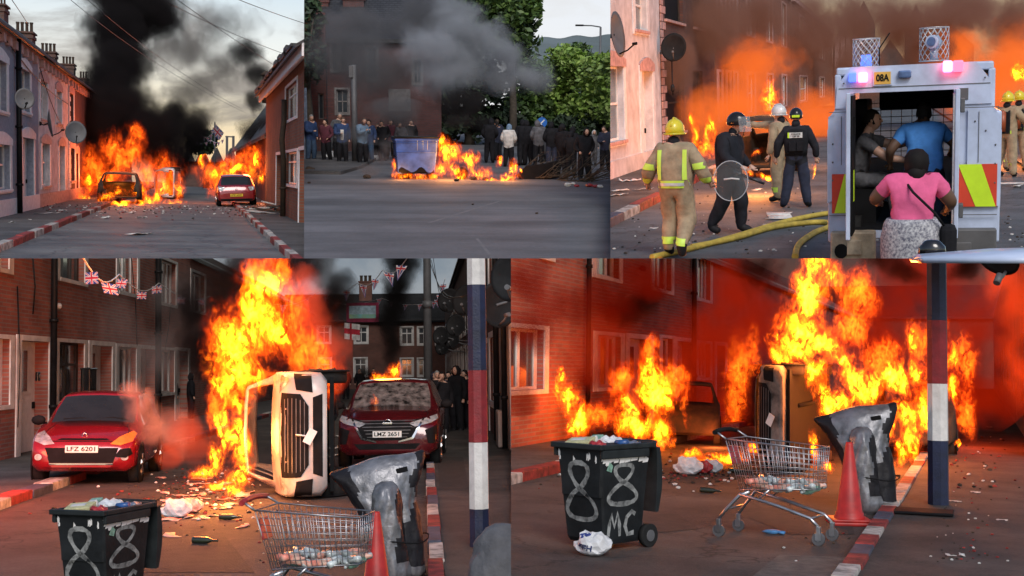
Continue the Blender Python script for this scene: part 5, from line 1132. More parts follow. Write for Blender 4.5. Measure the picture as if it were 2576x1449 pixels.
pts=[S.G(px,py) for px,py in((1300,1175),(1322,1168),(1345,1172),(1380,1170),(1310,1190),(1335,1160),(1355,1163))]; litter(S,pts,MATS['paper'],[q+', '+SD for q in ('torn board nearest the left edge','torn board second from the left edge','long torn board beside the left kerb','torn board closest to the wheelie bin','torn board lying on the kerb at the left','torn board against the foot of the brick wall','small torn board amid the others')],'torn boards on the pavement '+SD,.6,4,name='torn_board',cat='board')
pts=[S.G(px,py,.1) for px,py in((2398,1262),(2455,1240),(2390,1400),(2420,1398),(2450,1080),(2490,1075),(2520,1310))]; litter(S,pts,MATS['paper'],[q+', '+SD for q in ('white scrap just right of the painted pole foot','thin white scrap farther right of the painted pole','scrap at the bottom of the right pavement','second scrap at the bottom of the right pavement','far scrap in the red glow of the pavement','farthest scrap below the red smoke','scrap near the right edge of the pavement')],'paper scraps '+SD,.16,6)
rn=random.Random(32); b=B()
for i in range(460):
    px=rn.choice((rn.gauss(1780,110),rn.uniform(1300,2500),rn.gauss(2420,60))); py=rn.gauss(1190,20) if px<1950 else rn.uniform(1090,1420); q=S.G(px,py,.1 if px>2340 else 0); s=rn.uniform(.008,.04)*(1 if py<1230 else .5)
    b.sph((q.x,q.y,q.z+s*.4),(s,s*rn.uniform(.5,1.4),s*.6),1,mi=rn.choice((0,0,1,2)),jit=.3,rnd=rn)
for f in b.bm.faces: f.smooth=False
solo(S,'rubble_bits',b.bm,[MATS['burnt'],MATS['paper'],MATS['kerb_red']],'scattered shards and grit on road and pavement '+SD,'debris',kind='stuff')
b=B(); b.face([(-60,160,-20),(60,160,-20),(60,160,80),(-60,160,80)])
solo(S,'sky',b.bm,sky_mat('sky_smoky',[(0,(.1,.05,.04)),(1,(.08,.06,.06))],(.1,.06,.05),(1,1,2),.7,1,5,30),None,None,kind='structure')
# fire and smoke
y=20.5
flames(S,[(1318,885,25,16,14,.3),(1350,905,25,22,16,.35),(1392,950,24,30,30,.45),(1430,1000,23.6,34,45,.5),(1455,1060,23.4,40,50,.5)],'slanting flame rising to the left window of the brick terrace '+SD,seed=11)
flames(S,[(1640,930,24.5,32,60,.5),(1655,1000,24,44,60,.6),(1585,1020,24,32,50,.5),(1600,1070,24,60,45,.6),(1665,1095,23.2,26,60,.4)],'broad yellow flame behind the wheelie bin '+SD,seed=12)
flames(S,[(1632,870,24.9,24,40,.4),(1700,960,24.6,36,60,.5),(1730,1030,24.4,8,50,.2),(1400,900,25.4,50,40,.5),(1500,1040,25,60,40,.6),(1560,960,25.4,40,60,.5),(1860,930,34,40,110,.9),(1895,880,34,25,80,.7),(1850,1010,34,30,90,.8),(1960,1060,26,40,110,.5)],'dark red flames along the middle of the street '+SD,seed=13,**RED)
flames(S,[(2060,665,y,55,50,.5),(2100,700,y,40,50,.45),(2040,740,y,62,60,.6),(2020,810,y,70,60,.6),(2000,870,y,62,55,.6),(2070,860,y,66,50,.6),(2120,905,y,50,30,.4),(1975,915,y,34,35,.4),(2055,940,y,50,50,.5),(2070,1010,y+.3,24,60,.35)],'huge yellow flame leaning over the overturned car '+SD,seed=14)
flames(S,[(2200,1060,23,60,50,.5),(2150,950,23.6,50,40,.5),(2320,1020,23.4,30,60,.5),(2110,1020,23,50,50,.5),(2180,985,23.3,55,50,.5),(2250,950,23.5,50,50,.5),(2295,860,23.8,26,50,.4),(2310,930,23.4,26,50,.4),(2280,1040,22.6,50,50,.5),(2300,1110,22.2,34,60,.5),(2265,1140,22,26,35,.4),(2405,900,24,18,50,.35),(2400,980,24,16,50,.3),(2406,1112,23.5,12,12,.2)],'wall of yellow flame behind the covered motorcycle '+SD,seed=15)
flames(S,[(2160,740,24.5,50,80,.7),(2140,830,24.2,50,60,.6),(2210,900,24.4,60,60,.6),(2330,860,25.6,60,70,.7),(2430,900,25,36,80,.6),(2430,1030,25,30,80,.5),(2350,1000,25,60,90,.6)],'deep red flames fringing the yellow wall of fire '+SD,seed=16,**RED)
flames(S,[(1830,1150,20.5,60,10,.6),(1780,1165,20,60,10,.5),(1900,1130,21,30,20,.4),(1740,1145,21,30,16,.4),(2085,1175,20,20,16,.3)],'low flames creeping over rubbish on the road '+SD,seed=17,**SMALL)
smoke(S,[(1340,760,20,90,110,.8),(1460,860,22.5,110,90,.8),(1500,900,27.5,190,130,1.5),(1760,900,29,170,160,2.2),(1780,1050,28,120,90,1.5),(1880,780,30,130,160,2.5),(1430,1020,26.5,120,70,1)],'smoke with painted dark red glow filling the left of the street '+SD,**SKK,seed=65)  # nearest lobes added to dim the left terrace; red glow painted in
smoke(S,[(2330,700,29,190,120,2.5),(2220,830,28,120,100,2),(2440,830,30,120,130,2.5),(2460,980,31,110,90,2.5),(2330,980,28,100,90,2)],'smoke with painted dark red glow billowing over the right of the street '+SD,**SKK,seed=66)
smoke(S,[(2560,760,26.5,70,120,1.4),(2570,930,26.5,60,110,1.4),(2520,700,27,60,60,1.4)],'smoke with painted bright red glow against the right edge '+SD,**SKB,seed=67)
smoke(S,[(2280,690,24.5,60,55,.8),(2240,650,24.5,80,50,.8),(2430,670,25,70,50,.8),(1600,770,26.5,90,60,1),(1900,680,26,70,70,1)],'black smoke curling above the flames '+SD,**SBK,seed=68)
smoke(S,[(1320,700,19,90,80,.7),(1400,780,20,100,70,.8),(1330,860,18.5,90,80,.6),(1310,980,18,70,60,.5),(1520,760,22,120,70,.9),(1640,700,24,120,60,1),(1480,960,22,60,60,.5)],'added haze with painted dark red glow dimming the near brick terrace '+SD,density=1.9,col=(.08,.015,.01),emit=(1,.02,.002),es=.2,seed=71,famp=1.8)  # haze added to dim and redden the wall, its glow painted in
glow(S,S.Y(2040,880,19.6),500,.6,(1,.26,.05)); glow(S,S.Y(2260,1060,21.6),320,.5,(1,.22,.04)); glow(S,S.Y(1630,1030,22.8),130,.5,(1,.22,.04)); glow(S,S.Y(1400,980,23),30,.5,(1,.12,.02)); glow(S,S.Y(2440,1000,27),350,.8,(1,.08,.02)); glow(S,S.Y(1800,1120,25),130,.4,(1,.2,.04))

flames(S,[(1935,1120,20.3,14,60,.3),(1990,1100,20.4,30,60,.25),(2050,1130,20.4,12,50,.25)],'flames licking through the melted grille of the overturned car '+SD,seed=61,**SMALL)
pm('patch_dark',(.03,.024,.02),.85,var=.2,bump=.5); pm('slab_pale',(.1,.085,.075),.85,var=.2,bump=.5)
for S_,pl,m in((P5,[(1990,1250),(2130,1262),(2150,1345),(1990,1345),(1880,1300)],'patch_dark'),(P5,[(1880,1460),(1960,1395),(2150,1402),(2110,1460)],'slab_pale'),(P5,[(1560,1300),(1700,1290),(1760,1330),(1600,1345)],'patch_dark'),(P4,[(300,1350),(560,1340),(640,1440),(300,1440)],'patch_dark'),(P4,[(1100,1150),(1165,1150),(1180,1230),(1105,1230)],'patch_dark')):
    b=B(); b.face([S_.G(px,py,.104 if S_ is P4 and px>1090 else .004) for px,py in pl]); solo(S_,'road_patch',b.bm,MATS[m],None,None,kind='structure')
# ================= upper left photograph: street with burning cars =================
S=P1; SD='upper left photo'
pm('render_slate',(.27,.285,.34),.9,var=.1,scale=9,bump=.7,bscale=30); pm('render_pink',(.68,.58,.55),.9,var=.12,scale=3,bump=.6,bscale=30); pm('white_trim',(.7,.7,.72),.6,var=.08); pm('sill_pink',(.5,.3,.27),.7)
brick1=brick_mat('brick_orange',(.26,.085,.045),(.2,.06,.035),(.16,.12,.09),.6,.1); brick_chim=brick_mat('brick_chimney',(.13,.06,.045),(.09,.045,.035),(.1,.08,.07),.3,.09,axis='X')
brick1x=brick_mat('brick_plain',(.13,.05,.035),(.09,.035,.03),(.08,.06,.05),.3,.09)
asph1=road_mat('worn_asphalt',(.06,.06,.06),(.17,.165,.16),.8,.8,wet=.25); pave1=road_mat('dark_paving',(.05,.048,.048),(.1,.095,.095),.85,.4)
ground(S,'road',-8,8,15,150,0,asph1); ground(S,'pavement',-6.4,-3.93,15,150,.1,pave1); ground(S,'pavement',1.95,3.6,15,150,.1,pave1)
kerb(S,(-3.85,22,0),(-3.85,53,0),.2,.15,KM,18,seq=[0,0,1,0,0,1,0,1,0],seed=5); kerb(S,(-3.85,53.2,0),(-3.85,120,0),.2,.14,KM,30,seq=[0],seed=5)
kerb(S,(1.86,22,0),(1.86,58,0),.17,.15,KM,22,seq=[0,1,0,1,0,1,1],seed=6); kerb(S,(1.86,58.2,0),(1.86,120,0),.17,.14,KM,30,seq=[0,1],seed=6)
X1=-5.9
def y_at(px,X=X1): return S.X(px,400,X).y
zt=S.X(95,133,X1).z
def arched(t,q,mat_,plane,side,ks=3,sw=.14):
    ua,ub,za,zb=q; b=B(); n=10; w=sw*ks
    pts=[]
    for i in range(n+1):
        k=i/n; pts.append((ua-w+(ub-ua+2*w)*k, zb+.1+.2*math.sin(math.pi*k)))
    poly=[(plane-side*.05,ua-w,zb-.0)]+[(plane-side*.05,u,z+.1) for u,z in pts]+[(plane-side*.05,ub+w,zb)]
    b.prism(poly,(side*.06,0,0)); part(t,'arched_lintel',b.bm,mat_)
def house1(name,label,ya,yb,wall,ups,los,drs,trim):
    t=thing(S,'terrace_house',label,'house',(0,0,0)); O=[wr(S,X1,*q) for q in ups]; Lw=[wr(S,X1,*q) for q in los]; D=[(lambda q:(q[0],q[1],.1,q[3]))(wr(S,X1,a,c,tp,tp+10)) for a,c,tp in drs]
    b=B(); openings_wall(b,X1,ya,yb,0,zt,O+Lw+D,'Y',.4,-1); part(t,'wall',b.bm,wall)
    for q in O+Lw:
        window(t,X1,-1,'Y',q,MATS['pvc_white'],MATS['house_glass'],bars=(0,),hbar=.55,depth=.16,ks=3,sill=trim,surround=MATS['white_trim'],sw=.13,curtain=(MATS['curtain_pale'],.0)); arched(t,q,trim,X1,-1)
    for q in D: door(t,X1,-1,'Y',q,MATS['door_white'],MATS['house_glass'],MATS['dark'],depth=.25,surround=MATS['white_trim'],sw=.12,ks=2.5); arched(t,q,trim,X1,-1)
    b=B(); b.box((X1+.001,ya+.01,0),(X1+.05,yb-.01,.62)); part(t,'plinth',b.bm,MATS['white_trim'] if wall is MATS['render_slate'] else trim)
    b=B(); b.box((X1+.001,ya,zt-.22),(X1+.1,yb,zt-.1)); y=ya+.5
    while y<yb-.3: b.box((X1+.002,y,zt-.5),(X1+.16,y+.45,zt-.221)); y+=1.3
    part(t,'cornice',b.bm,trim if wall is not MATS['render_slate'] else MATS['sill_pink'])
    b=B(); b.tube([(X1+.2,ya,zt-.02),(X1+.2,yb,zt-.02)],.09,8); part(t,'gutter',b.bm,MATS['pipe_black'])
    gable_roof(t,X1+.1,X1-3.2,ya,yb,zt,zt+2.0,slate,both=False); return t
yb0=y_at(97); yb1=y_at(172)
hA=house1('a','grey rendered terrace house with white door, nearest on the left, upper left photo',20,yb0-.02,MATS['render_slate'],[(-25,15,138,270),(48,74,168,276)],[(-20,24,360,480)],[(56,84,345)],MATS['white_trim'])
hB=house1('b','pale pink rendered terrace house beside the grey one, upper left photo',yb0+.02,yb1,MATS['render_pink'],[(101,118,200,297),(141,154,225,308)],[(105,124,360,468)],[(148,162,366)],MATS['sill_pink'])
hC=house1('c','red brick terrace house with burning ground floor beyond the pink one, upper left photo',yb1+.02,118,brick1x,[(174,184,232,315)],[(176,187,372,455)],[(190,197,385)],MATS['sill_pink'])
b=B(); y=yb1+.1
for i in range(26): b.box((X1+.001,y,i*.23),(X1+.03,y+(.9 if i%2 else .5),i*.23+.21))
part(hC,'quoins',b.bm,MATS['white_trim'])
q=S.X(48,300,X1+.13); pipe(hA,[(q.x,q.y,.1),(q.x,q.y,zt-.1)],.09,MATS['pipe_black'])
for a,c,h in(((100,170),(165,330),0),((0,80),(172,262),0)):
    p=S.X(*a,X1+.08); r=S.X(*c,X1+.08); b=B(); b.tube([p.lerp(r,k/6)+Vector((0,0,-.3*math.sin(k/6*3.14))) for k in range(7)],.018,4); part(hB,'cable',b.bm,MATS['pipe_black'])
for (x0,x1,top,bot,pots) in((-12,20,18,62,3),(30,94,86,150,4),(95,149,135,185,4),(150,194,165,215,4),(196,224,200,230,3)):
    xc=(x0+x1)/2; yy=y_at(xc)+14 ; X_=X1-2.4; d=S.d(xc,top); yy=X_/d.x*d.y; p=S.Y(xc,top,yy); a=S.Y(x0,top,yy); c=S.Y(x1,top,yy); w=(c.x-a.x)*.72; zb=zt+.6
    ht=house_for=hA if xc<100 else (hB if xc<170 else hC)
    ch=chimney(ht,(p.x,yy,zb),w,1.3,p.z-zb,pots,brick_chim,MATS['burnt'],'X',w/pots*.42)
dish(S,'round satellite dish facing the street on the grey house, upper left photo',S.X(61,249,X1+1.0),S.X(50,262,X1),.3,(.35,-1,.1),MATS['dish_grey'],MATS['dark'])
dish(S,'satellite dish seen edge on, on the pink house front, upper left photo',S.X(121,311,X1+.6),S.X(100,311,X1),.5,(.95,.1,.12),MATS['dish_grey'],MATS['dark'])
dish(S,'satellite dish at the corner of the pink and burning brick house, upper left photo',S.X(190,334,X1+1.),S.X(172,345,X1),.46,(.2,-1,.2),MATS['dish_grey'],MATS['dark'])
# right side
XR1=3.25; zr1=S.X(766,146,XR1).z
t=thing(S,'brick_house','orange brick house glowing in the firelight at the right edge, upper left photo','house',(0,0,0))
O=[wr(S,XR1,748,720,199,290),wr(S,XR1,748,720,380,466)]; D=[(lambda q:(q[0],q[1],.1,q[3]))(wr(S,XR1,a,c,tp,tp+10)) for a,c,tp in((780,754,374),(711,696,388))]
ye=y_at(668,XR1)
b=B(); openings_wall(b,XR1,35,ye,0,zr1,O+D,'Y',.4,1); part(t,'wall',b.bm,brick1)
for q in O: window(t,XR1,1,'Y',q,MATS['pvc_white'],MATS['house_glass'],bars=(1,),hbar=.7,depth=.1,ks=3,surround=MATS['white_trim'],sw=.1,curtain=(MATS['curtain_pale'],.1))
for q in D: door(t,XR1,1,'Y',q,MATS['door_white'],MATS['house_glass'],MATS['dark'],depth=.2,surround=MATS['white_trim'],ks=2)
b=B(); b.box((XR1-.35,35,zr1),(XR1+.1,ye,zr1+.12)); b.box((XR1-.36,35,zr1-.25),(XR1-.3,ye,zr1+.1)); part(t,'fascia',b.bm,MATS['white_trim'])
gable_roof(t,XR1-.3,XR1+3,35,ye,zr1+.13,zr1+2.2,slate,both=False); b=B(); rn=random.Random(4)
for i in range(22): y=36+i*(ye-37)/22; b.box((XR1-.6,y,zr1+.1+rn.uniform(0,.1)),(XR1+.3,y+1.2,zr1+.2+rn.uniform(0,.15)),rot=Matrix.Rotation(rn.uniform(-.15,.15),4,'Y'))
part(t,'broken_tiles',b.bm,slate)
q=S.X(713,400,XR1-.15); pipe(t,[(q.x,q.y,.1),(q.x,q.y,2.2),(q.x-.1,q.y-.5,2.9),(q.x,q.y,3.6),(q.x,q.y,4.4)],.1,MATS['burnt'])
t=thing(S,'church_hall','dark slate roofed building in the smoke beyond the brick house, upper left photo','building',(0,0,0))
A=S.Y(700,198,100); b=B(); b.box((3.6,ye+.2,0),(13,118,S.Y(585,372,100).z)); part(t,'wall',b.bm,brick1x)
za=S.Y(585,372,100).z; zz=S.Y(650,215,92).z; b=B(); b.prism([(3.2,ye+.1,za-.2),(6.6,ye+.1,zz),(6.6,ye+.1,zz+.2),(3.2,ye+.1,za)],(0,118-ye,0)); b.prism([(10,ye+.1,za-.2),(6.6,ye+.1,zz),(10,ye+.1,za)],(0,118-ye,0)); rf=part(t,'roof',b.bm,slate)
b=B(); p=S.Y(672,190,88); b.cyl((p.x,88,zz-1.5),(p.x,88,p.z),.35,.35,10); b.cyl((p.x,88,p.z),(p.x,88,p.z+.3),.55,.2,10); mesh_obj('flue',b.bm,MATS['burnt'],rf)
# far end
b=B(); rn=random.Random(3)
tt=thing(S,'terrace_house','low dark houses far down the street under the flag, upper left photo','house',(0,0,0))
p0=S.Y(455,385,125); p1=S.Y(600,385,125); b=B(); b.box((p0.x,125,0),(p1.x,131,p0.z-.8)); part(tt,'wall',b.bm,brick_chim); b=B(); 
for i in range(4):
    w=(p1.x-p0.x)/4; x=p0.x+w*i; b.prism([(x,124.5,p0.z-.8),(x+w,124.5,p0.z-.8),(x+w/2,124.5,p0.z+.7)],(0,7,0))
part(tt,'roof',b.bm,slate)
def leafy(S,name,label,trunk,crown,mat_,cat='tree',n=2500,leaf=.25,seed=1,group=None,bark=None,lim=7):
    """trunk: (base, height, r); crown: [(centre,(rx,ry,rz))]"""
    rn=random.Random(seed); t=thing(S,name,label,cat,trunk[0],group=group); O=Vector(trunk[0])
    b=B(); h=trunk[1]; r=trunk[2]; b.tube([(0,0,-.1),(.1*r,0,h*.4),(-.3*r,.2*r,h*.8),(0,0,h)],[r*1.25,r,r*.75,r*.4],9)
    for i in range(lim):
        c,rr=crown[i%len(crown)]; e=Vector(c)-O+Vector([rn.uniform(-.6,.6)*q for q in rr]); s=Vector((0,0,h*rn.uniform(.5,.95))); b.tube([s,s.lerp(e,.5)+Vector((0,0,.2)),e],[r*.4,r*.25,r*.08],6)
    part(t,'trunk',b.bm,bark or MATS['bark'])
    b=B(); tot=sum(q[0]*q[2] for _,q in crown)
    for c,rr in crown:
        k=int(n*rr[0]*rr[2]/tot)
        cl=[(Vector([rn.gauss(0,.55)*q for q in rr])) for _ in range(max(4,k//45))]
        for i in range(k):
            o=rn.choice(cl); v=o+Vector([rn.gauss(0,.17)*q for q in rr]); 
            if sum((v[j]/rr[j])**2 for j in range(3))>1.25: continue
            p=Vector(c)-O+v; s=leaf*rn.uniform(.5,1.3); u=Vector((rn.gauss(0,1),rn.gauss(0,1),rn.gauss(0,.6))).normalized(); w=u.orthogonal().normalized(); w=(Matrix.Rotation(rn.uniform(0,6.28),3,u)@w)
            b.face([p-u*s,p+w*s*.5,p+u*s,p-w*s*.5],rn.choice((0,0,1)))
    part(t,'crown',b.bm,mat_); return t
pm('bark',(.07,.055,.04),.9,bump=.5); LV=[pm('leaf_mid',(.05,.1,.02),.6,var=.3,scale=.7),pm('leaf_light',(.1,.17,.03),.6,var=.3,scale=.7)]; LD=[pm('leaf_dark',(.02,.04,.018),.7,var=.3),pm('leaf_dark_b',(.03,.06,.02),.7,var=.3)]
p=S.Y(518,385,118); leafy(S,'tree','dark round tree far down the street left of the flagpole, upper left photo',((p.x,118,0),3,.25),[((p.x,118,S.Y(518,352,118).z),(.9,.9,.9)),((p.x-.5,118,S.Y(518,365,118).z),(1.2,.8,.8))],LD,n=3500,leaf=.4)
p=S.Y(540,400,110); t=thing(S,'flagpole','tall flagpole with union flag at the far end of the street, upper left photo','flagpole',(p.x,110,0)); b=B(); b.cyl((0,0,0),(0,0,S.Y(540,307,110).z),.06,n=8); part(t,'pole',b.bm,MATS['dish_grey'])
b=B(); c=S.Y(547,333,110)-Vector((p.x,110,0)); union_flag(b,c,1.1,.8,Vector((.6,.3,-.62)).normalized(),Vector((.5,0,.85)).normalized()); part(t,'union_flag',b.bm,FM)
b=B(); 
for px in(571,587): p=S.Y(px,360,120); b.box((p.x-.12,119.9,0),(p.x+.12,120.1,S.Y(px,342,120).z))
a=S.Y(567,342,120); c=S.Y(590,346,120); b.box((a.x,119.9,c.z),(c.x,120.1,a.z)); solo(S,'gantry',b.bm,MATS['dish_grey'],'far gantry frame right of the flagpole, upper left photo','gantry')
bunting(S,[(478,335,90),(505,338,88),(535,335,86)],7,'tiny triangular bunting far down the street left of the flag, upper left photo',.3,True,8)
bunting(S,[(490,352,95),(530,352,93),(565,348,90)],7,'lower line of far bunting near the flagpole, upper left photo',.25,True,9)
for i,(a,m,c) in enumerate((((178,0,40),(380,170,60),(620,285,90)),((215,-5,40),(420,175,60),(610,275,90)),((400,-5,35),(580,90,40),(745,146,45)),((440,-5,35),(600,110,40),(700,170,50)),((590,-5,30),(690,35,32),(770,60,35)),((30,0,30),(55,35,35),(72,64,45)))):
    b=B(); P=[S.Y(*a),S.Y(*m),S.Y(*c)]; b.tube([P[0]*(1-k)**2+P[1]*2*k*(1-k)+P[2]*k*k for k in [j/10 for j in range(11)]],.009,4); solo(S,'overhead_cable',b.bm,MATS['pipe_black'],['long overhead cable dropping behind the left smoke','second long overhead cable beside it to the far right','cable from the top centre to the brick house roof','lower cable to the brick house roof','short cable across the top right corner','short cable over the left chimney stacks'][i]+', upper left photo','cable',group='overhead cables of the '+SD)
# cars
q=S.G(299,512); car(S,'burnt_car','burnt out hatchback shell with open rear and fire inside, upper left photo','car',HATCH,CB,(q.x,q.y+2,0),rz=R(180),s=(1.18,1,1.02),burnt=True)
q=S.G(431,501); car(S,'overturned_car','car tipped on its side wrapped in flames, upper left photo','car',HATCH,dict(CB,body=MATS['soot_white']),(q.x+.55,q.y+2,.92),rz=R(176),s=(1.05,1,1),ry=R(90),burnt=True)
q=S.G(594,521); t,bv=car(S,'parked_car','red hatchback seen from behind with its right wheels up on the kerb, upper left photo','car',HATCH,CM,(q.x+.05,q.y+2.2,0.03),rz=R(180),s=(1.08,1,1.03),ry=R(2.5))
def rear(bvh,poly,name,mat_,label=None):
    b=patch_on(bvh,poly,lambda x,z:(x,5,z),(0,-1,0),.012,3); return part(t,name,b.bm,mat_,label)
pm('tail_lamp',(.5,.02,.02),.25,coat=.5)
for s_ in(1,-1): rear(bv,[(s_*x,z) for x,z in((.5,.9),(.78,.94),(.8,.78),(.6,.72))],'tail_light',MATS['lamp_glass'])
plate(t,'LFZ 6201',0,2.02,.52,.55,.12,MATS['plate_yellow'],MATS['ink'],1); b=B(); b.tube([(0,1.99,.84),(.04,1.99,.79),(0,1.99,.74),(-.04,1.99,.79)],.012,4,closed=True); part(t,'badge',b.bm,MATS['chrome'])
rear(bv,[(-.7,.36),(.7,.36),(.66,.26),(-.66,.26)],'bumper_trim',MATS['dark'])
# litter
lab1=['long white plastic strip curling across the middle of the road','white strip on the road by the left kerb','small white scrap near the burnt car','folded white scrap right of centre on the road','white strip on the left pavement','white scraps by the pink house door','pale scrap on the left kerb','white scrap on the far road','blue and white scrap on the left pavement','grey scrap near the right kerb','small pale scrap below the long strip','pale scrap on the road left of the red car']
for i,((px,py),sz) in enumerate(zip(((352,590),(265,549),(328,536),(356,548),(120,537),(158,530),(185,540),(250,533),(30,560),(640,565),(75,553),(515,527)),(2.0,1.2,.7,.7,1.3,1.1,.6,.7,.5,.5,.4,.6))):
    litter(S,[S.G(px,py,.1 if px<180 else 0)],MATS['paper'],lab1[i]+', upper left photo',None,sz*.55,seed=i+50,name='plastic_strip',cat='litter')
for i,(px,py) in enumerate(((650,528),(668,530),(690,532),(655,535),(682,538),(700,529))):
    p=S.G(px,py,.1); b=B(); b.box((-.7,-.25,0),(.7,.25,.05),rot=Matrix.Rotation(R(-8+i*4),4,'Y')@Matrix.Rotation(i*.7,4,'Z')); solo(S,'broken_board',b.bm,MATS['paper' if i%2 else 'burnt'],['pale board nearest the red car in the heap','dark board second in the heap','pale board in the middle of the heap','charred board at the front of the heap','pale board on top at the right of the heap','charred board by the brick house door'][i]+', upper left photo','board',p+Vector((0,0,.1*(i%3))),group='broken boards under the brick house '+SD)
rn=random.Random(33); b=B()
for i in range(380):
    px=rn.uniform(100,720); py=518+abs(rn.gauss(0,14)); q=S.G(px,py); s=rn.uniform(.015,.055); b.sph((q.x,q.y,s*.3+(.1 if q.x<-3.9 or q.x>1.9 else 0)),(s,s*rn.uniform(.5,1.6),s*.5),1,mi=rn.choice((0,0,1,2)),jit=.3,rnd=rn)
for f in b.bm.faces: f.smooth=False
solo(S,'rubble_bits',b.bm,[MATS['burnt'],MATS['paper'],MATS['kerb_red']],'scattered debris across the street below the fires '+SD,'debris',kind='stuff')
b=B(); b.face([(-70,170,-10),(70,170,-10),(70,170,90),(-70,170,90)])
solo(S,'sky',b.bm,sky_mat('sky_evening',[(0,(1,.72,.4)),(.3,(1,.88,.62)),(.6,(.95,.96,.9)),(1,(.7,.82,.9))],(.3,.27,.25),(1,1,1.9),.85,1,3,26,thr=(.44,.62)),None,None,kind='structure')
# fire and smoke
BG=dict(warp=1.6,wscale=.8,fscale=1.6,vox=.3,strength=18,absorb=1,famp=2.6)
flames(S,[(184,400,80,5,30,.8),(190,450,78,9,30,.8),(213,455,66,16,40,1),(208,490,64,16,18,.8)],'bright flames climbing out of the brick house windows, upper left photo',seed=31,**BG)
flames(S,[(270,500,60,40,12,1),(355,480,62,22,36,1),(345,512,58,30,9,1),(300,516,57,75,9,.8),(430,508,62,60,7,.8),(240,505,60,30,10,.7),(380,500,62,40,16,.8),(420,503,68,45,9,1),(455,480,68,16,26,.8),(395,500,66,20,20,.8),(300,476,61.5,28,10,1)],'orange flames round the two burnt cars, upper left photo',seed=32,**BG)
flames(S,[(280,370,66,30,40,1.4),(340,340,68,24,30,1.3),(250,470,65,40,30,1.2),(420,420,74,34,40,1.2),(300,400,66,40,44,1.5),(330,380,67,28,34,1.4),(270,440,66,40,40,1.4),(370,440,68,30,50,1.4),(230,420,68,30,50,1.4),(430,450,74,36,40,1),(410,470,73,20,40,1)],'deep orange fire boiling behind the burnt hatchback, upper left photo',seed=33,**dict(BG,hot=(1,.2,.01),cool=(.9,.06,.003),strength=9,ls=1.35))
flames(S,[(515,410,66,16,20,.7),(540,430,65,22,22,.8),(640,400,64,22,28,.8),(625,435,63,24,30,.8),(590,435,64,50,12,.8),(650,440,63,14,34,.7),(560,500,63,18,34,.6),(682,420,62,7,32,.4)],'yellow flames either side of the red hatchback, upper left photo',seed=34,**BG)
flames(S,[(560,420,68,60,25,1.2),(620,400,68,44,36,1.3),(560,460,66,40,44,1),(590,420,68,50,36,1.2),(680,440,64,14,50,.8),(530,430,68,40,30,1.1)],'red fire behind the red hatchback, upper left photo',seed=35,**dict(BG,hot=(1,.18,.01),cool=(.9,.06,.003),strength=7,ls=1.3))
SM=dict(density=2.4,col=(.03,.026,.026),warp=2.4,wscale=.35,fscale=.7,vox=.5,famp=1.5,edge=.8)
smoke(S,[(240,310,72,52,90,3),(300,270,74,80,90,3.2),(350,320,74,70,80,3),(260,200,76,50,60,2.8),(310,150,78,80,60,3),(290,80,82,75,60,3.4),(370,40,86,90,60,3.6),(330,0,86,120,40,3.6),(240,400,71,50,60,2),(300,360,72,80,50,2.4),(350,300,73,70,60,2.6)],'towering black smoke column over the burnt hatchback, upper left photo',seed=36,ls=1.22,**SM)
smoke(S,[(425,340,78,35,60,2.2),(400,400,76,60,60,2),(470,330,84,50,70,2.4),(380,340,76,60,60,2.4),(440,300,80,34,50,2),(460,400,84,24,50,2)],'dark smoke plume above the overturned car, upper left photo',seed=37,**dict(SM,density=1.8,ls=1.25))
smoke(S,[(640,330,80,45,50,2.2),(680,330,72,30,60,1.6),(620,130,100,60,40,3.5),(650,180,96,40,40,3),(640,260,90,30,50,2),(700,250,76,30,40,1.6)],'dark smoke drifting over the right hand roofs, upper left photo',seed=38,**dict(SM,density=1.2))
smoke(S,[(460,120,100,110,70,4),(560,60,105,120,50,4),(480,220,100,90,60,4),(560,170,104,80,60,4),(500,300,102,60,50,3)],'thin brown smoke veil across the evening sky, upper left photo',seed=39,**dict(SM,density=.3,col=(.12,.1,.09),famp=2.2))
glow(S,S.Y(320,430,64),1300,1.2,(1,.2,.05)); glow(S,S.Y(195,440,66),700,.8,(1,.2,.05)); glow(S,S.Y(650,420,63),800,.8,(1,.2,.04)); glow(S,S.Y(680,420,60),350,.5,(1,.22,.04)); glow(S,S.Y(300,470,64),60,.5)
# ================= upper right photograph: emergency crews and armoured vehicle =================
S=P3; SD='upper right photo'
asph3=road_mat('grey_road',(.05,.055,.06),(.12,.13,.14),.8,.6); pm('render_pale',(.55,.53,.55),.9,var=.12,scale=2,bump=.8,bscale=22)
pm('police_white',(.5,.58,.76),.4,var=.1,scale=2.5,coat=.4); pm('hi_yellow',(.55,.8,.02),.5,var=.04); pm('hi_red',(.62,.05,.02),.5,var=.04); pm('tan_metal',(.4,.33,.24),.6,var=.2); pm('mesh_wire',(.55,.56,.58),.4,.5)
pm('lamp_red',(.9,.05,.08),.3,emit=(1,.05,.09),es=7); pm('lamp_blue',(.1,.15,.8),.3,emit=(.1,.2,1),es=1.6); pm('lamp_pink',(1,.3,.4),.3,emit=(1,.12,.22),es=7); pm('lamp_dull',(.12,.2,.4),.2,var=.2)
pm('helmet_yellow',(.68,.55,.02),.35,coat=.4,var=.05); pm('helmet_white',(.65,.65,.65),.35,coat=.4); pm('helmet_black',(.015,.015,.018),.25,coat=.5); pm('visor_clear',(.7,.75,.8),.05,alpha=.22,var=0); pm('shield_clear',(.45,.5,.52),.08,alpha=.07,var=0); pm('shield_edge',(.6,.66,.7),.2,alpha=.6,var=0)
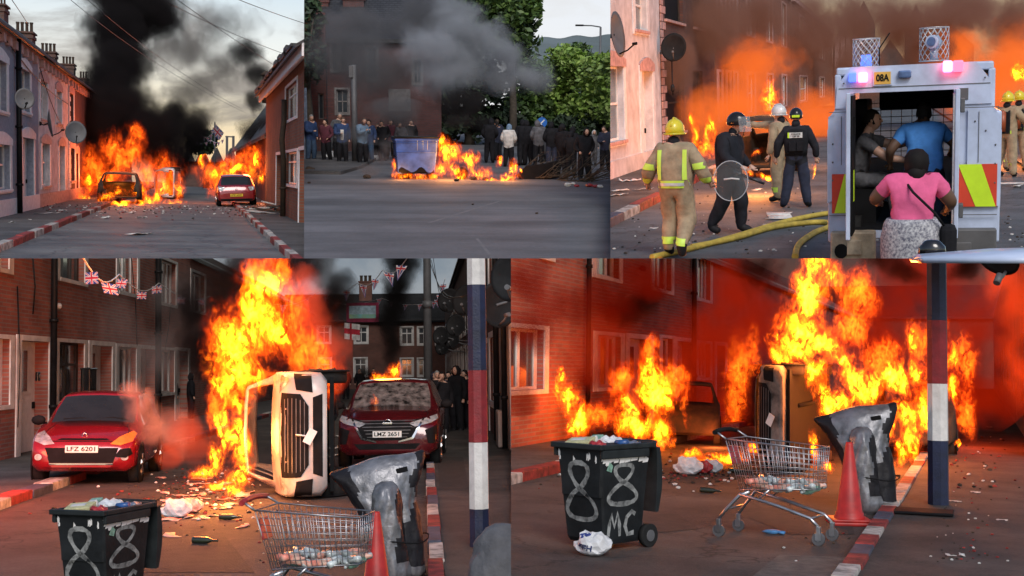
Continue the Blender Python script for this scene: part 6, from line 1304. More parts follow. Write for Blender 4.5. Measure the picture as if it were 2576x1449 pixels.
pm('turnout_tan',(.36,.27,.17),.85,var=.15,bump=.8,bscale=9); pm('stripe_lime',(.6,.85,.1),.5,var=.03,emit=(.5,.8,.05),es=.0); pm('stripe_silver',(.6,.62,.65),.3,var=.05); pm('hose_yellow',(.45,.33,.05),.7,bump=.3)
pm('pink_shirt',(.75,.12,.28),.85,var=.08,bump=.8,bscale=7); pm('blue_shirt',(.06,.24,.62),.85,var=.1,bump=.8,bscale=7); pm('skirt_dots',(.5,.5,.52),.9,scale=38,col2=(.1,.1,.14),var=0); pm('sign_amber',(.7,.42,.08),.5,var=.05); pm('cylinder_orange',(.35,.08,.03),.4); pm('police_black',(.02,.021,.027),.8,bump=.8,bscale=8)
ground(S,'road',-14,12,4,130,0,asph3); ground(S,'pavement',-7.6,-4.8,4,130,.1,pave45); ground(S,'pavement',3.2,8,4,130,.1,pave45)
kerb(S,(-4.72,17,0),(-4.72,60,0),.22,.16,KM,30,seq=[0,0,2,1],seed=11)
X3=-6.95; ye=S.X(1664,300,X3).y; zt=9
t=thing(S,'terrace_house','pale pink rendered house with white door at the left edge, '+SD,'house',(0,0,0))
O=[wr(S,X3,1593,1624,-60,72),wr(S,X3,1500,1566,164,366)]; D=[(lambda q:(q[0],q[1],.1,q[3]))(wr(S,X3,1612,1640,178,190))]
b=B(); openings_wall(b,X3,14,ye,0,zt,O+D,'Y',.4,-1); part(t,'wall',b.bm,MATS['render_pale'])
for q in O: window(t,X3,-1,'Y',q,MATS['pvc_white'],MATS['house_glass'],bars=(1,),hbar=.5,depth=.15,ks=2,sill=MATS['sill_pink'],surround=MATS['white_trim'],sw=.14); arched(t,q,MATS['sill_pink'],X3,-1,ks=2)
for q in D: door(t,X3,-1,'Y',q,MATS['door_white'],MATS['house_glass'],MATS['dark'],depth=.25,surround=MATS['white_trim'],sw=.16,ks=2); arched(t,q,MATS['sill_pink'],X3,-1,ks=2)
b=B(); b.box((X3+.001,14,0),(X3+.06,ye,.55)); part(t,'plinth',b.bm,MATS['render_pale'])
t=thing(S,'terrace_house','burning red brick house with white quoins beyond the pink one, '+SD,'house',(0,0,0))
y2=S.X(1800,300,X3).y; Ob=[(ye+.9,ye+4.5,.9,2.9),(ye+1,ye+4.6,4.6,7.4),(ye+7,ye+9.5,4.6,7.4),(ye+6.5,ye+9,.1,3)]
b=B(); openings_wall(b,X3,ye+.02,y2,0,zt,Ob,'Y',.4,-1); part(t,'wall',b.bm,brick1x)
for q in Ob: window(t,X3,-1,'Y',q,MATS['burnt'],MATS['dark'],bars=(0,),hbar=.5,depth=.12,ks=2.5,sill=MATS['sill_pink'])
b=B()
for i in range(36): b.box((X3+.001,ye+.1,i*.25),(X3+.04,ye+.1+(.8 if i%2 else .4),i*.25+.22))
part(t,'quoins',b.bm,MATS['hi_red'] if 0 else MATS['sill_pink'])
for k,(a,c,lb) in enumerate(((1802,1862,'nearer tall brick terrace dim in the orange smoke'),(1864,1990,'middle brick terrace house dim in the orange smoke'),(1992,2110,'farthest brick terrace front behind the standing officer'))):
    ya=S.X(a,300,X3).y+.1; yb=S.X(c,300,X3).y; t=thing(S,'terrace_house',lb+', '+SD,'house',(0,0,0)); Oc=[]
    n=3
    for i in range(n):
        w=(yb-ya)/n; u=ya+w*i; Oc+= [(u+w*.3,u+w*.6,1.0,3.0),(u+w*.3,u+w*.6,5.0,7.8)]
    b=B(); openings_wall(b,X3,ya,yb,0,zt+(k==1)*2,Oc,'Y',.4,-1); part(t,'wall',b.bm,brick1)
    for q in Oc: window(t,X3,-1,'Y',q,MATS['pvc_white'],MATS['house_glass'],bars=(0,),hbar=.5,depth=.12,ks=5,surround=MATS['sill_pink'],sw=.12)
    b=B(); b.box((X3-.2,ya,zt-.6),(X3+.25,yb,zt-.3)); part(t,'cornice',b.bm,MATS['sill_pink'])
t=thing(S,'gable_building','tall building with pointed gables across the end of the street, '+SD,'building',(0,0,0))
Yg=115; b=B(); 
for a,c,tp in((2095,2145,115),(2145,2200,60),(2278,2330,70),(2330,2450,120),(2200,2278,158)):
    A=S.Y(a,tp,Yg); C=S.Y(c,tp,Yg); b.prism([(A.x,Yg,0),(C.x,Yg,0),(C.x,Yg,A.z),((A.x+C.x)/2,Yg,A.z+2),(A.x,Yg,A.z)],(0,6,0))
part(t,'wall',b.bm,brick_chim); b=B()
for i in range(4):
    p=S.Y(2100+i*14,250,Yg-.1); b.box((p.x,Yg-.12,2),(p.x+.4,Yg-.05,6.5))
part(t,'window_bars',b.bm,MATS['sill_pink'])
dish(S,'big satellite dish seen edge on at the top left edge, '+SD,S.X(1544,88,X3+.9),S.X(1530,90,X3),.5,(.93,-.1,.1),MATS['dish_grey'],MATS['dark'])
p=S.Y(1695,121,ye-.5); dish(S,'round satellite dish on the corner of the pink house, '+SD,p,(X3,ye,p.z-.1),.43,(.1,-1,.25),MATS['dish_dark'],MATS['dish_grey'])
p=S.X(1690,200,X3+.15); b=B(); b.tube([S.Y(1690,150,ye-.4),S.Y(1691,210,ye-.4),S.Y(1693,240,ye-.4)],.02,5); b.sph(S.Y(1692,222,ye-.4),(.07,.07,.14),2); solo(S,'hanging_cable',b.bm,MATS['pipe_black'],'black cable dangling below the round satellite dish, '+SD,'cable')
# ---- armoured vehicle, rear view: origin on the ground under the middle of the rear face
vx=S.Y(2294,500,13.6).x; t=thing(S,'police_vehicle','white armoured police vehicle with open rear doors and chevron panels, '+SD,'police vehicle',(vx,13.6,0),R(-2),(.89,1,1)); V=t
def U(zx,zy,k=487.,cx=1672.,g=1575.): return ((zx-cx)/k,(g-zy)/k)
b=B()
def panel(b,poly,y0,y1,mi=0): b.prism([(x,y0,z) for x,z in poly],(0,y1-y0,0),mi)
# rear frame around the opening
op=(-.68,.46,.70,2.19)
panel(b,[(-.97,.6),(-.99,1.92),(-.90,2.03),(-.68,2.03),(-.68,.6)],0,.1); panel(b,[(.46,.6),(.46,2.03),(.88,2.03),(.97,1.9),(.97,.6)],0,.1)
panel(b,[(-.90,2.031),(-.88,2.28),(-.72,2.47),(.7,2.47),(.86,2.28),(.88,2.031),(.46,2.031),(.46,2.19),(-.68,2.19),(-.68,2.031)],-.02,.1)
b.box((-1.0,.1,.55),(-.9,3.4,1.95),.02); b.box((.9,.1,.55),(1.0,3.4,1.95),.02); b.box((-.92,.1,1.9),(-.84,3.4,2.4),.02); b.box((.84,.1,1.9),(.92,3.4,2.4),.02); b.box((-.9,.1,2.38),(.9,3.4,2.47),.02); b.box((-.9,3.3,.6),(.9,3.4,1.3)); b.box((-.86,.1,.6),(.86,3.3,.68))
part(V,'body',b.bm,MATS['police_white'])
b=B(); b.box((-.86,.15,.681),(.86,3.25,.7)); b.box((-.89,.12,.7),(-.86,3.25,2.37)); b.box((.86,.12,.7),(.89,3.25,2.37)); b.box((-.86,.12,2.35),(.86,3.25,2.375)); b.box((-.8,.6,.7),(-.45,3,1.1)); b.box((.5,.6,.7),(.8,3,1.1)); part(V,'interior',b.bm,MATS['dark'])
b=B(); 
for i in range(9): b.box((-.8,2.9,1.3+i*.09),(.8,2.91,1.31+i*.09))
for i in range(12): b.box((-.8+i*.145,2.9,1.3),(-.79+i*.145,2.912,2.05))
part(V,'bulkhead_grille',b.bm,MATS['tan_metal'])
b=B(); 
for sx,pl in((-1,[(-.995,1.0),(-.995,1.8),(-.9,1.97),(-.7,1.97),(-.70,1.25),(-.76,1.1)]),(1,[(.995,.95),(.995,1.75),(.9,1.97),(.62,1.97),(.62,1.25),(.72,1.0)])): b2=B(); b2.prism([(x,-.035,z) for x,z in pl],(0,.033,0)); part(V,'armour_plate',b2.bm,MATS['police_white'])
b.bm.free()
b=B()
for x,z in((-.93,1.65),(-.93,1.45),(-.93,1.25),(-.75,1.8),(.93,1.6),(.93,1.4),(.93,1.2),(.7,1.85),(-.8,2.3),(.8,2.3),(.82,1.75)): b.sph((x,-.04,z),(.012,.008,.012),1)
part(V,'rivets',b.bm,MATS['dish_grey']); b=B()
for x0,x1,z in((-.97,-.7,1.99),(.5,.96,1.99),(-.97,-.7,.86),(.5,.96,.86),(-.86,.86,2.24)): b.box((x0,-.045 if z<2.2 else -.026,z),(x1,-.036 if z<2.2 else -.0205,z+.008))
for x in(-.83,.74): b.box((x,-.045,1.42),(x+.006,-.036,1.95))
part(V,'panel_seam',b.bm,MATS['dish_grey'])
b=B(); b.box((-.5,2.3,1.95),(.5,2.8,2.3),.03); b.box((-.82,1.2,1.5),(-.6,2.4,2.1),.03); b.box((.6,.8,1.5),(.82,2.2,1.95),.03); part(V,'stowed_kit',b.bm,MATS['navy_cloth'])
b=B(); b.box((.5,-.03,2.08),(.62,-.02,2.2)); part(V,'vent',b.bm,MATS['dish_grey'])
# chevrons
for x0,x1,z0,z1,d in((-.94,-.69,.89,1.32,1),(.49,.955,.95,1.4,-1)):
    b=B(); b.box((x0,-.042,z0),(x1,-.037,z1),mi=0); w=x1-x0; h=z1-z0
    if d>0: pl=[(x0+.02,z0),(x0+w*.8,z0),(x1,z0+h*.2),(x1,z1),(x0+w*.75,z1)]; pl=[(x0+.03,z0),(x1-.03,z0),(x1-.0,z1*.995),(x1-.1,z1)]
    else: pl=[(x0+.03,z1),(x0+w*.62,z1),(x1-.01,z0),(x1-w*.5,z0)]
    panel(b,pl,-.048,-.043,1); part(V,'chevron_panel',b.bm,[MATS['hi_red'],MATS['hi_yellow']])
b=B(); b.box((-.95,-.12,.32),(-.42,.1,.69),.02); b.box((-.75,-.16,.44),(-.58,-.12,.6),.01); part(V,'bumper',b.bm,MATS['tan_metal']); b=B(); b.box((.40,-.12,.32),(.96,.1,.72),.02); b.box((.5,-.15,.42),(.68,-.12,.58),.01); part(V,'bumper',b.bm,MATS['dish_grey'])
b=B(); b.cyl((-.82,-.15,.48),(-.82,-.121,.48),.08,n=18); part(V,'tow_socket',b.bm,MATS['dark']); b=B(); b.box((-.93,-.1,.2),(-.5,.0,.3),.01); part(V,'tail_lamp',b.bm,MATS['lamp_red'])
for sx in(-1,1):
    b=B(); b.cyl((sx*.62,.55,.4),(sx*.92,.55,.4),.4,n=28); wh=part(V,'wheel',b.bm,MATS['tyre']); b=B(); b.cyl((sx*.9,.55,.4),(sx*.93,.55,.4),.2,n=16); mesh_obj('rim',b.bm,MATS['dish_grey'],wh)
# doors swung open toward the camera
b=B(); b.box((-.73,-.62,.66),(-.68,-.03,2.2),.01); dl=part(V,'door',b.bm,MATS['police_white'],'left rear door standing open'); b=B(); b.box((-.68,-.6,.7),(-.66,-.05,2.17)); b.box((-.66,-.4,1.75),(-.64,-.36,1.95)); mesh_obj('door_lining',b.bm,MATS['dark'],dl); b=B(); b.box((-.66,-.38,1.05),(-.655,-.25,1.38)); mesh_obj('reflective_strip',b.bm,MATS['hi_yellow'],dl)
b=B(); b.box((.47,-.62,.68),(.52,-.03,2.2),.01); dl=part(V,'door',b.bm,MATS['police_white'],'right rear door standing open'); b=B(); b.box((.45,-.6,.72),(.47,-.05,2.15)); mesh_obj('door_lining',b.bm,MATS['render_pale'],dl); b=B(); b.box((.53,-.25,1.95),(.58,-.1,2.1),.01); b.box((.53,-.25,.85),(.58,-.1,1.0),.01); mesh_obj('hinge',b.bm,MATS['dish_grey'],dl)
b=B(); b.box((-.74,-.1,2.31),(-.64,-.02,2.41),.015); part(V,'beacon',b.bm,MATS['lamp_blue'],'blue lamp at the top left'); b=B(); b.box((-.63,-.12,2.3),(-.52,-.02,2.41),.02); part(V,'beacon',b.bm,MATS['lamp_pink'],'glowing red lamp at the top left'); b=B(); b.box((.33,-.12,2.37),(.44,-.02,2.49),.02); part(V,'beacon',b.bm,MATS['lamp_pink'],'glowing red lamp at the top right'); b=B(); b.box((.441,-.1,2.37),(.56,-.02,2.49),.02); part(V,'beacon',b.bm,MATS['lamp_red'],'dull red half of the right lamp')
b=B(); b.box((-.17,-.08,2.33),(-.02,-.02,2.41),.015); part(V,'work_lamp',b.bm,MATS['lamp_dull'])
b=B(); b.box((-.46,-.04,2.26),(-.24,-.021,2.42)); si=part(V,'roof_sign',b.bm,MATS['police_white']); b=B(); b.box((-.445,-.046,2.275),(-.255,-.041,2.405)); mesh_obj('sign_face',b.bm,MATS['sign_amber'],si); tb=text_bm('08A',.1,.002,.003,width=.15)
for v in tb.bm.verts: v.co=v.co+Vector((-.35,-.05,2.34))
mesh_obj('sign_lettering',tb.bm,MATS['ink'],si)
def cage(cx,cyy,z0,z1,r):
    b=B(); n=14; h=z1-z0
    for s in(1,-1):
        for i in range(n):
            a0=2*math.pi*i/n; b.tube([(cx+r*math.cos(a0+s*q*.28),cyy+r*math.sin(a0+s*q*.28),z0+h*q/6) for q in range(7)],.0045,4)
    for z in(z0,z1): b.tube([(cx+r*math.cos(a*.2618),cyy+r*math.sin(a*.2618),z) for a in range(24)],.007,4,closed=True)
    return part(V,'wire_cage',b.bm,MATS['mesh_wire'])
cage(-.56,.3,2.47,2.77,.16); cage(.23,.3,2.5,2.85,.17)
b=B(); b.cyl((-.56,.3,2.48),(-.56,.3,2.6),.07,.06,14); part(V,'beacon',b.bm,MATS['lamp_blue'],'blue dome lamp in the left cage')
b=B(); b.cyl((.2,.1,2.7),(.24,.4,2.7),.07,.08,16); b.cyl((.23,.3,2.5),(.23,.3,2.64),.05,.04,10); b.cyl((.197,.085,2.7),(.2,.1,2.7),.05,n=14,mi=1); part(V,'roof_camera',b.bm,[MATS['police_white'],MATS['lamp_dull']])
b=B(); b.tube([(-.4,.2,2.47),(-.4,.2,2.66),(-.28,.2,2.82)],.008,5); part(V,'aerial',b.bm,MATS['dark'])
# ---- people
def helmet(t,hp,mat_,style='fire',h=1.75):
    b=B(); q=bmesh.ops.create_icosphere(b.bm,subdivisions=3,radius=1); low=[]
    for v in q['verts']:
        x,y,z=v.co; z2=max(z,-.35); v.co=hp(x*.125,y*.155-.01,z2*.15+.045)
    for f in b.bm.faces: f.smooth=True
    if style=='fire':
        b.tube([hp(.135*math.sin(a*.3927),.165*math.cos(a*.3927)-.01,-.005) for a in range(16)],.014,6,closed=True); b.tube([hp(0,.15,.05),hp(0,.08,.19),hp(0,-.05,.205),hp(0,-.16,.1)],.012,5)
    hm=part(t,'helmet',b.bm,mat_)
    if style=='police': 
        b=B(); rg=[]
        for j in range(5): rg.append([hp(.14*math.sin(a),.19*math.cos(a)+.03*j/4,.12-.055*j) for a in [(-1.2+2.4*i/12) for i in range(13)]])
        b.loft(rg,cap=False,closed=False); mesh_obj('visor',b.bm,MATS['visor_clear'],hm)
    b=B(); b.sph(hp(0,-.06,-.1),(.085,.085,.08),2); mesh_obj('neck_guard',b.bm,MATS['police_black'],hm)
    return hm
def body_bvh(t):
    o=[c for c in t.children if c.name.startswith('body')][0]; bm=bmesh.new(); bm.from_mesh(o.data); v=BVHTree.FromBMesh(bm); bm.free(); return v
def stripe(t,bv,polys,mat_,side=1,name='reflective_stripe',off=.012,inner=None,axis='y'):
    for pl in polys:
        b=patch_on(bv,pl,(lambda x,z:(x,5*side,z)) if axis=='y' else (lambda y,z:(5*side,y,z)),(0,-side,0) if axis=='y' else (-side,0,0),off,3); o=part(t,name,b.bm,mat_)
        if inner:
            cx=sum(p[0] for p in pl)/len(pl); cz=sum(p[1] for p in pl)/len(pl); wx=max(p[0] for p in pl)-min(p[0] for p in pl); wz=max(p[1] for p in pl)-min(p[1] for p in pl)
            q=[((x-cx)*(.4 if wx<wz else 1)+cx,(z-cz)*(.4 if wz<=wx else 1)+cz) for x,z in pl]
            b=patch_on(bv,q,(lambda x,z:(x,5*side,z)) if axis=='y' else (lambda y,z:(5*side,y,z)),(0,-side,0) if axis=='y' else (-side,0,0),off+.005,3); mesh_obj('silver_band',b.bm,inner,o)
SL=MATS['skin_light']; BK=MATS['police_black']; TT=MATS['turnout_tan']
q=S.G(1700,652); F1,hp=person(S,'firefighter in yellow helmet and tan coat striding away at the left, '+SD,(q.x,16.4,0),R(172),1.83,top=TT,legs=TT,skin=SL,coat=1,build=1.25,pose=dict(kneeL=(.1,-.12,.52),ankL=(.12,.02,.14),toeL=(.13,-.14,.06),kneeR=(-.13,-.05,.5),ankR=(-.16,.34,.22),toeR=(-.17,.3,.06),elL=(.36,.06,1.16),wrL=(.42,-.1,.98),elR=(-.36,.02,1.15),wrR=(-.42,-.12,1.0),head=(.02,-.05,1.6)))
helmet(F1,hp,MATS['helmet_yellow']); bv=body_bvh(F1); k=1.83/1.75
stripe(F1,bv,[[(-.3,.94*k),(.3,.94*k),(.3,1.04*k),(-.3,1.04*k)]],MATS['stripe_lime'],1,inner=MATS['stripe_silver']); stripe(F1,bv,[[(-.21,1.05*k),(-.15,1.05*k),(-.15,1.44*k),(-.21,1.44*k)],[(.15,1.05*k),(.21,1.05*k),(.21,1.44*k),(.15,1.44*k)],[(-.46,1.19*k),(-.27,1.17*k),(-.27,1.25*k),(-.46,1.28*k)],[(.27,1.17*k),(.46,1.19*k),(.46,1.28*k),(.27,1.25*k)],[(-.5,1.0*k),(-.34,.98*k),(-.34,1.05*k),(-.5,1.07*k)],[(.34,.98*k),(.5,1.0*k),(.5,1.07*k),(.34,1.05*k)]],MATS['stripe_lime'],1)
stripe(F1,bv,[[(-.3,.2),(-.02,.24),(-.02,.34),(-.3,.3)],[(.02,.2),(.25,.2),(.25,.3),(.02,.3)]],MATS['stripe_lime'],1)
q=S.G(1836,588); F2,hp=person(S,'riot officer in black with raised visor, round shield and baton, '+SD,(q.x,19.2,0),R(72),1.86,top=BK,legs=BK,skin=SL,coat=1,build=1.12,pose=dict(kneeL=(.1,-.14,.5),ankL=(.12,-.12,.09),toeL=(.13,-.3,.04),kneeR=(-.1,.06,.5),ankR=(-.12,.26,.1),toeR=(-.13,.1,.04),elL=(.3,-.02,1.16),wrL=(.3,-.2,1.0),elR=(-.28,-.05,1.15),wrR=(-.22,-.3,1.02),chest=(0,-.05,1.36),neck=(0,-.08,1.49),head=(0,-.13,1.58)))
helmet(F2,hp,MATS['helmet_black'],'police')
def shield(S,loc,rz,label):
    t=thing(S,'riot_shield',label,'shield',loc,rz); b=B(); b.lathe([(.001,.06),(.15,.05),(.24,.02),(.27,0),(.27,-.006),(.15,.044),(.001,.054)],30)
    for v in b.bm.verts: v.co=Vector((v.co.x,-v.co.z,v.co.y*1.15))
    part(t,'shield_plate',b.bm,MATS['shield_clear']); b=B(); b.tube([(.27*math.cos(a*.2094),0,.31*math.sin(a*.2094)) for a in range(30)],.008,5,closed=True); part(t,'shield_rim',b.bm,MATS['shield_edge'])
    b=B(); b.tube([(-.12,.06,.02),(0,.1,.03),(.12,.06,.02)],.014,6); part(t,'shield_handle',b.bm,MATS['white_plastic']); return t
c=S.Y(1838,455,18.7); shield(S,c,R(-5),'round clear riot shield held low by the visored officer, '+SD)
a=S.Y(1846,432,18.8); c2=S.Y(1922,462,18.6); b=B(); b.cyl((0,0,0),c2-a,.022,.02,10); b.cyl((0,0,0),(c2-a)*.28,.03,.028,10); solo(S,'baton',b.bm,MATS['helmet_black'],'long black baton held out by the visored officer, '+SD,'baton',a)
q=S.G(2020,521); F3,hp=person(S,'police officer in navy overalls seen from behind with lettered back patch, '+SD,(q.x-.12,23.3,0),R(183),1.8,top=BK,legs=MATS['navy_cloth'],skin=SL,coat=1,pose=dict(kneeL=(.15,-.02,.5),ankL=(.22,.02,.09),toeL=(.26,-.14,.04),kneeR=(-.15,-.02,.5),ankR=(-.2,.03,.09),toeR=(-.24,-.13,.04),elL=(.33,.02,1.16),wrL=(.36,-.05,.92),elR=(-.33,.02,1.16),wrR=(-.36,-.05,.92)))
helmet(F3,hp,MATS['helmet_black'],'p'); bv=body_bvh(F3)
b=B(); rg=[]
for z,w,d in((1.0,.2,.15),(1.1,.21,.17),(1.3,.23,.18),(1.45,.2,.15),(1.5,.12,.1)): rg.append([(w*1.03*math.copysign(abs(math.cos(a))**.6,math.cos(a)),d*math.copysign(abs(math.sin(a))**.6,math.sin(a))+.01,z) for a in [i*.3142 for i in range(20)]])
b.loft(rg); vv=part(F3,'stab_vest',b.bm,MATS['black_cloth']); bm_=bmesh.new(); bm_.from_mesh(vv.data); bv=BVHTree.FromBMesh(bm_); bm_.free()
stripe(F3,bv,[[(-.12,1.33),(.12,1.33),(.12,1.43),(-.12,1.43)]],MATS['white_cloth'],1,'back_patch'); stripe(F3,bv,[[(.12,1.33),(.15,1.33),(.15,1.43),(.12,1.43)]],MATS['hi_yellow'],1,'patch_edge')
for tx,z,w in(('POLICE',1.4,.17),('130 M',1.36,.12)):
    tb=text_bm(tx,.035,.001,.0015,width=w)
    for v in tb.bm.verts: v.co=Vector((-v.co.x,.215,v.co.z+z))
    part(F3,'patch_lettering',tb.bm,MATS['ink'])
b=B(); c=hp(0,-.165,.035); b.box((c.x-.07,c.y-.02,c.z-.02),(c.x+.07,c.y+.012,c.z+.025),.005); part(F3,'helmet_band',b.bm,MATS['hi_yellow'])
for x0 in(-.14,.0): b=B(); b.box((x0,.185,1.08),(x0+.13,.225,1.26),.01); part(F3,'vest_pouch',b.bm,MATS['black_cloth'])
q=S.G(1960,506); F4,hp=person(S,'firefighter in white helmet pointing left beyond the police officer, '+SD,(S.Y(1962,400,24.6).x,24.6,0),R(-120),1.85,top=TT,legs=TT,skin=SL,coat=1,pose=dict(elR=(-.1,-.45,1.45),wrR=(-.05,-.85,1.46)))
helmet(F4,hp,MATS['helmet_white']); bv=body_bvh(F4); stripe(F4,bv,[[(-.3,.2),(.3,.2),(.3,.3),(-.3,.3)],[(-.3,1.02),(.3,1.02),(.3,1.1),(-.3,1.1)],[(-.3,.38),(.3,.38),(.3,.44),(-.3,.44)]],MATS['stripe_lime'],-1); stripe(F4,bv,[[(-.3,.2),(.3,.2),(.3,.3),(-.3,.3)]],MATS['stripe_lime'],1,axis='x')
for i,(px,Y,fz,lb) in enumerate(((2534,30,150,'nearer firefighter with orange air cylinder at the right edge'),(2562,31.5,170,'second firefighter with breathing set at the very edge'))):
    c=S.Y(px,300,Y); Fx,hp=person(S,lb+', '+SD,(c.x,Y,0),R(fz),1.86,top=TT,legs=TT,skin=SL,coat=1,pose=dict(kneeL=(.16,-.05,.5),ankL=(.24,.05,.09),kneeR=(-.14,.02,.5),ankR=(-.2,.1,.09),elL=(.34,-.1,1.2),wrL=(.3,-.34,1.1),elR=(-.34,-.1,1.2),wrR=(-.3,-.34,1.1)))
    helmet(Fx,hp,MATS['helmet_yellow']); b=B(); b.sph((0,.24,1.48),(.07,.07,.06),2); b.cyl((0,.24,1.05),(0,.24,1.48),.075,n=14); part(Fx,'air_cylinder',b.bm,MATS['cylinder_orange']); b=B(); b.box((-.14,.14,1.0),(.14,.17,1.5),.01)
    for sx in(-1,1): b.tube([(sx*.1,.15,1.5),(sx*.13,-.0,1.56),(sx*.12,-.19,1.35)],.02,5)
    part(Fx,'harness',b.bm,BK); bv=body_bvh(Fx); stripe(Fx,bv,[[(-.4,.25),(.4,.25),(.4,.32),(-.4,.32)],[(-.34,1.0),(.34,1.0),(.34,1.07),(-.34,1.07)]],MATS['stripe_lime'],1)
# woman in pink, man in blue, helper inside
wx=S.Y(2296,500,12.75).x
W1,hp=person(S,'woman in pink top and dotted skirt helping at the open doors, '+SD,(wx,12.75,0),R(180),1.58,top=MATS['pink_shirt'],legs=MATS['skirt_dots'],skin=MATS['skin_dark'],hair=MATS['hair_dark'],sleeve='short',build=1.5,pose=dict(elL=(.42,-.08,1.22),wrL=(.36,-.32,1.16),elR=(-.42,-.06,1.18),wrR=(-.36,-.3,1.06),shL=(.24,-.02,1.42),shR=(-.24,-.02,1.42),head=(-.04,-.1,1.58),neck=(-.02,-.05,1.49)))
b=B(); rg=[]
for z,w,d in((.42,.3,.25),(.6,.31,.26),(.8,.31,.26),(.95,.28,.24),(1.0,.25,.22)): rg.append([(w*math.cos(i*.2618)*(1+.03*math.sin(i*3)),d*math.sin(i*.2618),z*.92) for i in range(24)])
b.loft(rg); part(W1,'skirt',b.bm,MATS['skirt_dots']); b=B(); b.sph(hp(0,-.03,.0),(.13,.135,.16),2,jit=.06,rnd=random.Random(2)); b.sph(hp(0,-.1,-.12),(.1,.08,.1),2); part(W1,'hair_volume',b.bm,MATS['hair_dark'])
b=B(); b.tube([(.12,-.1,1.36),(.0,.22,1.2),(-.2,.24,1.0),(-.3,.14,.85)],.014,5); b.box((-.42,-.02,.5),(-.26,.2,.86),.05); part(W1,'shoulder_bag',b.bm,MATS['black_cloth'])
lx=lambda x,y,z:S.M.inverted()@(V.matrix_world@Vector((x,y,z)))
M1,hp=person(S,'man in blue t-shirt climbing into the back of the police vehicle, '+SD,lx(.12,.25,.7),R(178),1.72,top=MATS['blue_shirt'],legs=MATS['navy_cloth'],skin=MATS['skin_dark'],hair=MATS['hair_dark'],sleeve='short',build=1.15,pose=dict(pelvis=(-.03,.0,.66),spine=(-.01,-.1,.86),chest=(0,-.2,1.02),neck=(0,-.28,1.13),head=(.0,-.33,1.2),hipL=(.1,0,.63),kneeL=(.16,-.25,.4),ankL=(.14,.02,.1),toeL=(.14,-.16,.05),hipR=(-.12,0,.63),kneeR=(-.18,-.2,.36),ankR=(-.16,.05,.08),toeR=(-.17,-.12,.04),shL=(.2,-.2,1.06),elL=(.36,-.1,.86),wrL=(.36,-.25,.7),shR=(-.2,-.2,1.06),elR=(-.34,-.25,.9),wrR=(-.3,-.45,.8)))
M2,hp=person(S,'seated helper inside the vehicle with arms stretched to the man in blue, '+SD,lx(-.6,.75,.72),R(80),1.7,top=MATS['grey_cloth'],legs=MATS['grey_cloth'],skin=MATS['skin_light'],hair=MATS['hair_dark'],sleeve='short',pose=dict(pelvis=(0,.1,.5),spine=(0,.06,.7),chest=(0,0,.9),neck=(0,-.04,1.04),head=(0,-.08,1.14),hipL=(.09,.08,.48),kneeL=(.12,-.35,.5),ankL=(.12,-.36,.1),toeL=(.12,-.5,.04),hipR=(-.09,.08,.48),kneeR=(-.12,-.35,.5),ankR=(-.12,-.36,.1),toeR=(-.12,-.5,.04),shL=(.18,-.02,.95),elL=(.22,-.32,.88),wrL=(.16,-.6,.94),shR=(-.18,-.02,.95),elR=(-.24,-.3,.76),wrR=(-.2,-.55,.72)))
# car roof in front
t,bv=car(S,'parked_car','white car roof close to the camera with stubby aerial, '+SD,'car',SUV,dict(CM,body=MATS['police_white']),(.84,5.3,0),rz=R(180),s=(1.12,.8,.98)); b=B(); p=S.Y(2345,612,5.6); 
lz=t.matrix_world.inverted()@(S.M@p); b.lathe([(.055,-.02),(.05,.02),(.03,.045),(.02,.05),(.001,.052)],16,lz-Vector((0,0,.035))); part(t,'roof_aerial',b.bm,MATS['black_gloss'])
# burnt car, hose, litter
q=S.G(1915,448); car(S,'burnt_car','charred car wreck burning in the middle of the road, '+SD,'car',HATCH,CB,(q.x,q.y+1.5,0),rz=R(170),s=(.75,.8,1.05),burnt=True)
def hose(pts,r,label):
    P=[S.G(*p)+Vector((0,0,r)) for p in pts]; b=B(); Q=[]
    for i in range(len(P)-1):
        p0=P[max(0,i-1)];p1=P[i];p2=P[i+1];p3=P[min(len(P)-1,i+2)]
        for j in range(6):
            t_=j/6; Q.append(.5*((2*p1)+(p2-p0)*t_+(2*p0-5*p1+4*p2-p3)*t_*t_+(3*p1-p0-3*p2+p3)*t_**3))
    Q.append(P[-1]); b.tube(Q,r,8); solo(S,'fire_hose',b.bm,MATS['hose_yellow'],label,'hose',group='fire hoses, '+SD)
hose([(1640,655),(1740,632),(1850,602),(1960,568),(2050,548),(2120,538)],.045,'yellow hose crossing straight behind the vehicle, '+SD)
hose([(1740,629),(1850,606),(1940,580),(2020,568),(2075,566),(2088,576),(2050,592),(2010,622),(2000,655)],.045,'yellow hose looping back toward the camera, '+SD)
l3=['long white strip on the road behind the hoses','white scrap by the pavement kerb','white scrap near the left firefighter','scrap by the burning car','white strip at the foot of the pink house','white scraps on the left pavement','small scrap between the officers','scrap left of the vehicle','pale board lying at the right edge','white cup on the road','second pale scrap at the right edge']
for i,((px,py),sz) in enumerate(zip(((1960,545),(1548,492),(1620,478),(1905,478),(1585,455),(1560,480),(1945,503),(1925,566),(2540,462),(1645,575),(2560,470)),(1.3,.6,.6,.3,.5,.6,.22,.15,1.3,.22,.7))):
    litter(S,[S.G(px,py,.11 if px<1640 and i!=9 else 0)],MATS['paper'],l3[i]+', '+SD,None,sz,seed=i+80,name='paper_scrap',cat='litter')
rn=random.Random(34); b=B()
for i in range(260):
    px=rn.uniform(1540,2576); py=rn.uniform(470,640); q=S.G(px,py); s=rn.uniform(.008,.03); b.sph((q.x,q.y,s*.3),(s,s*rn.uniform(.5,1.4),s*.6),1,mi=rn.choice((0,0,1)),jit=.3,rnd=rn)
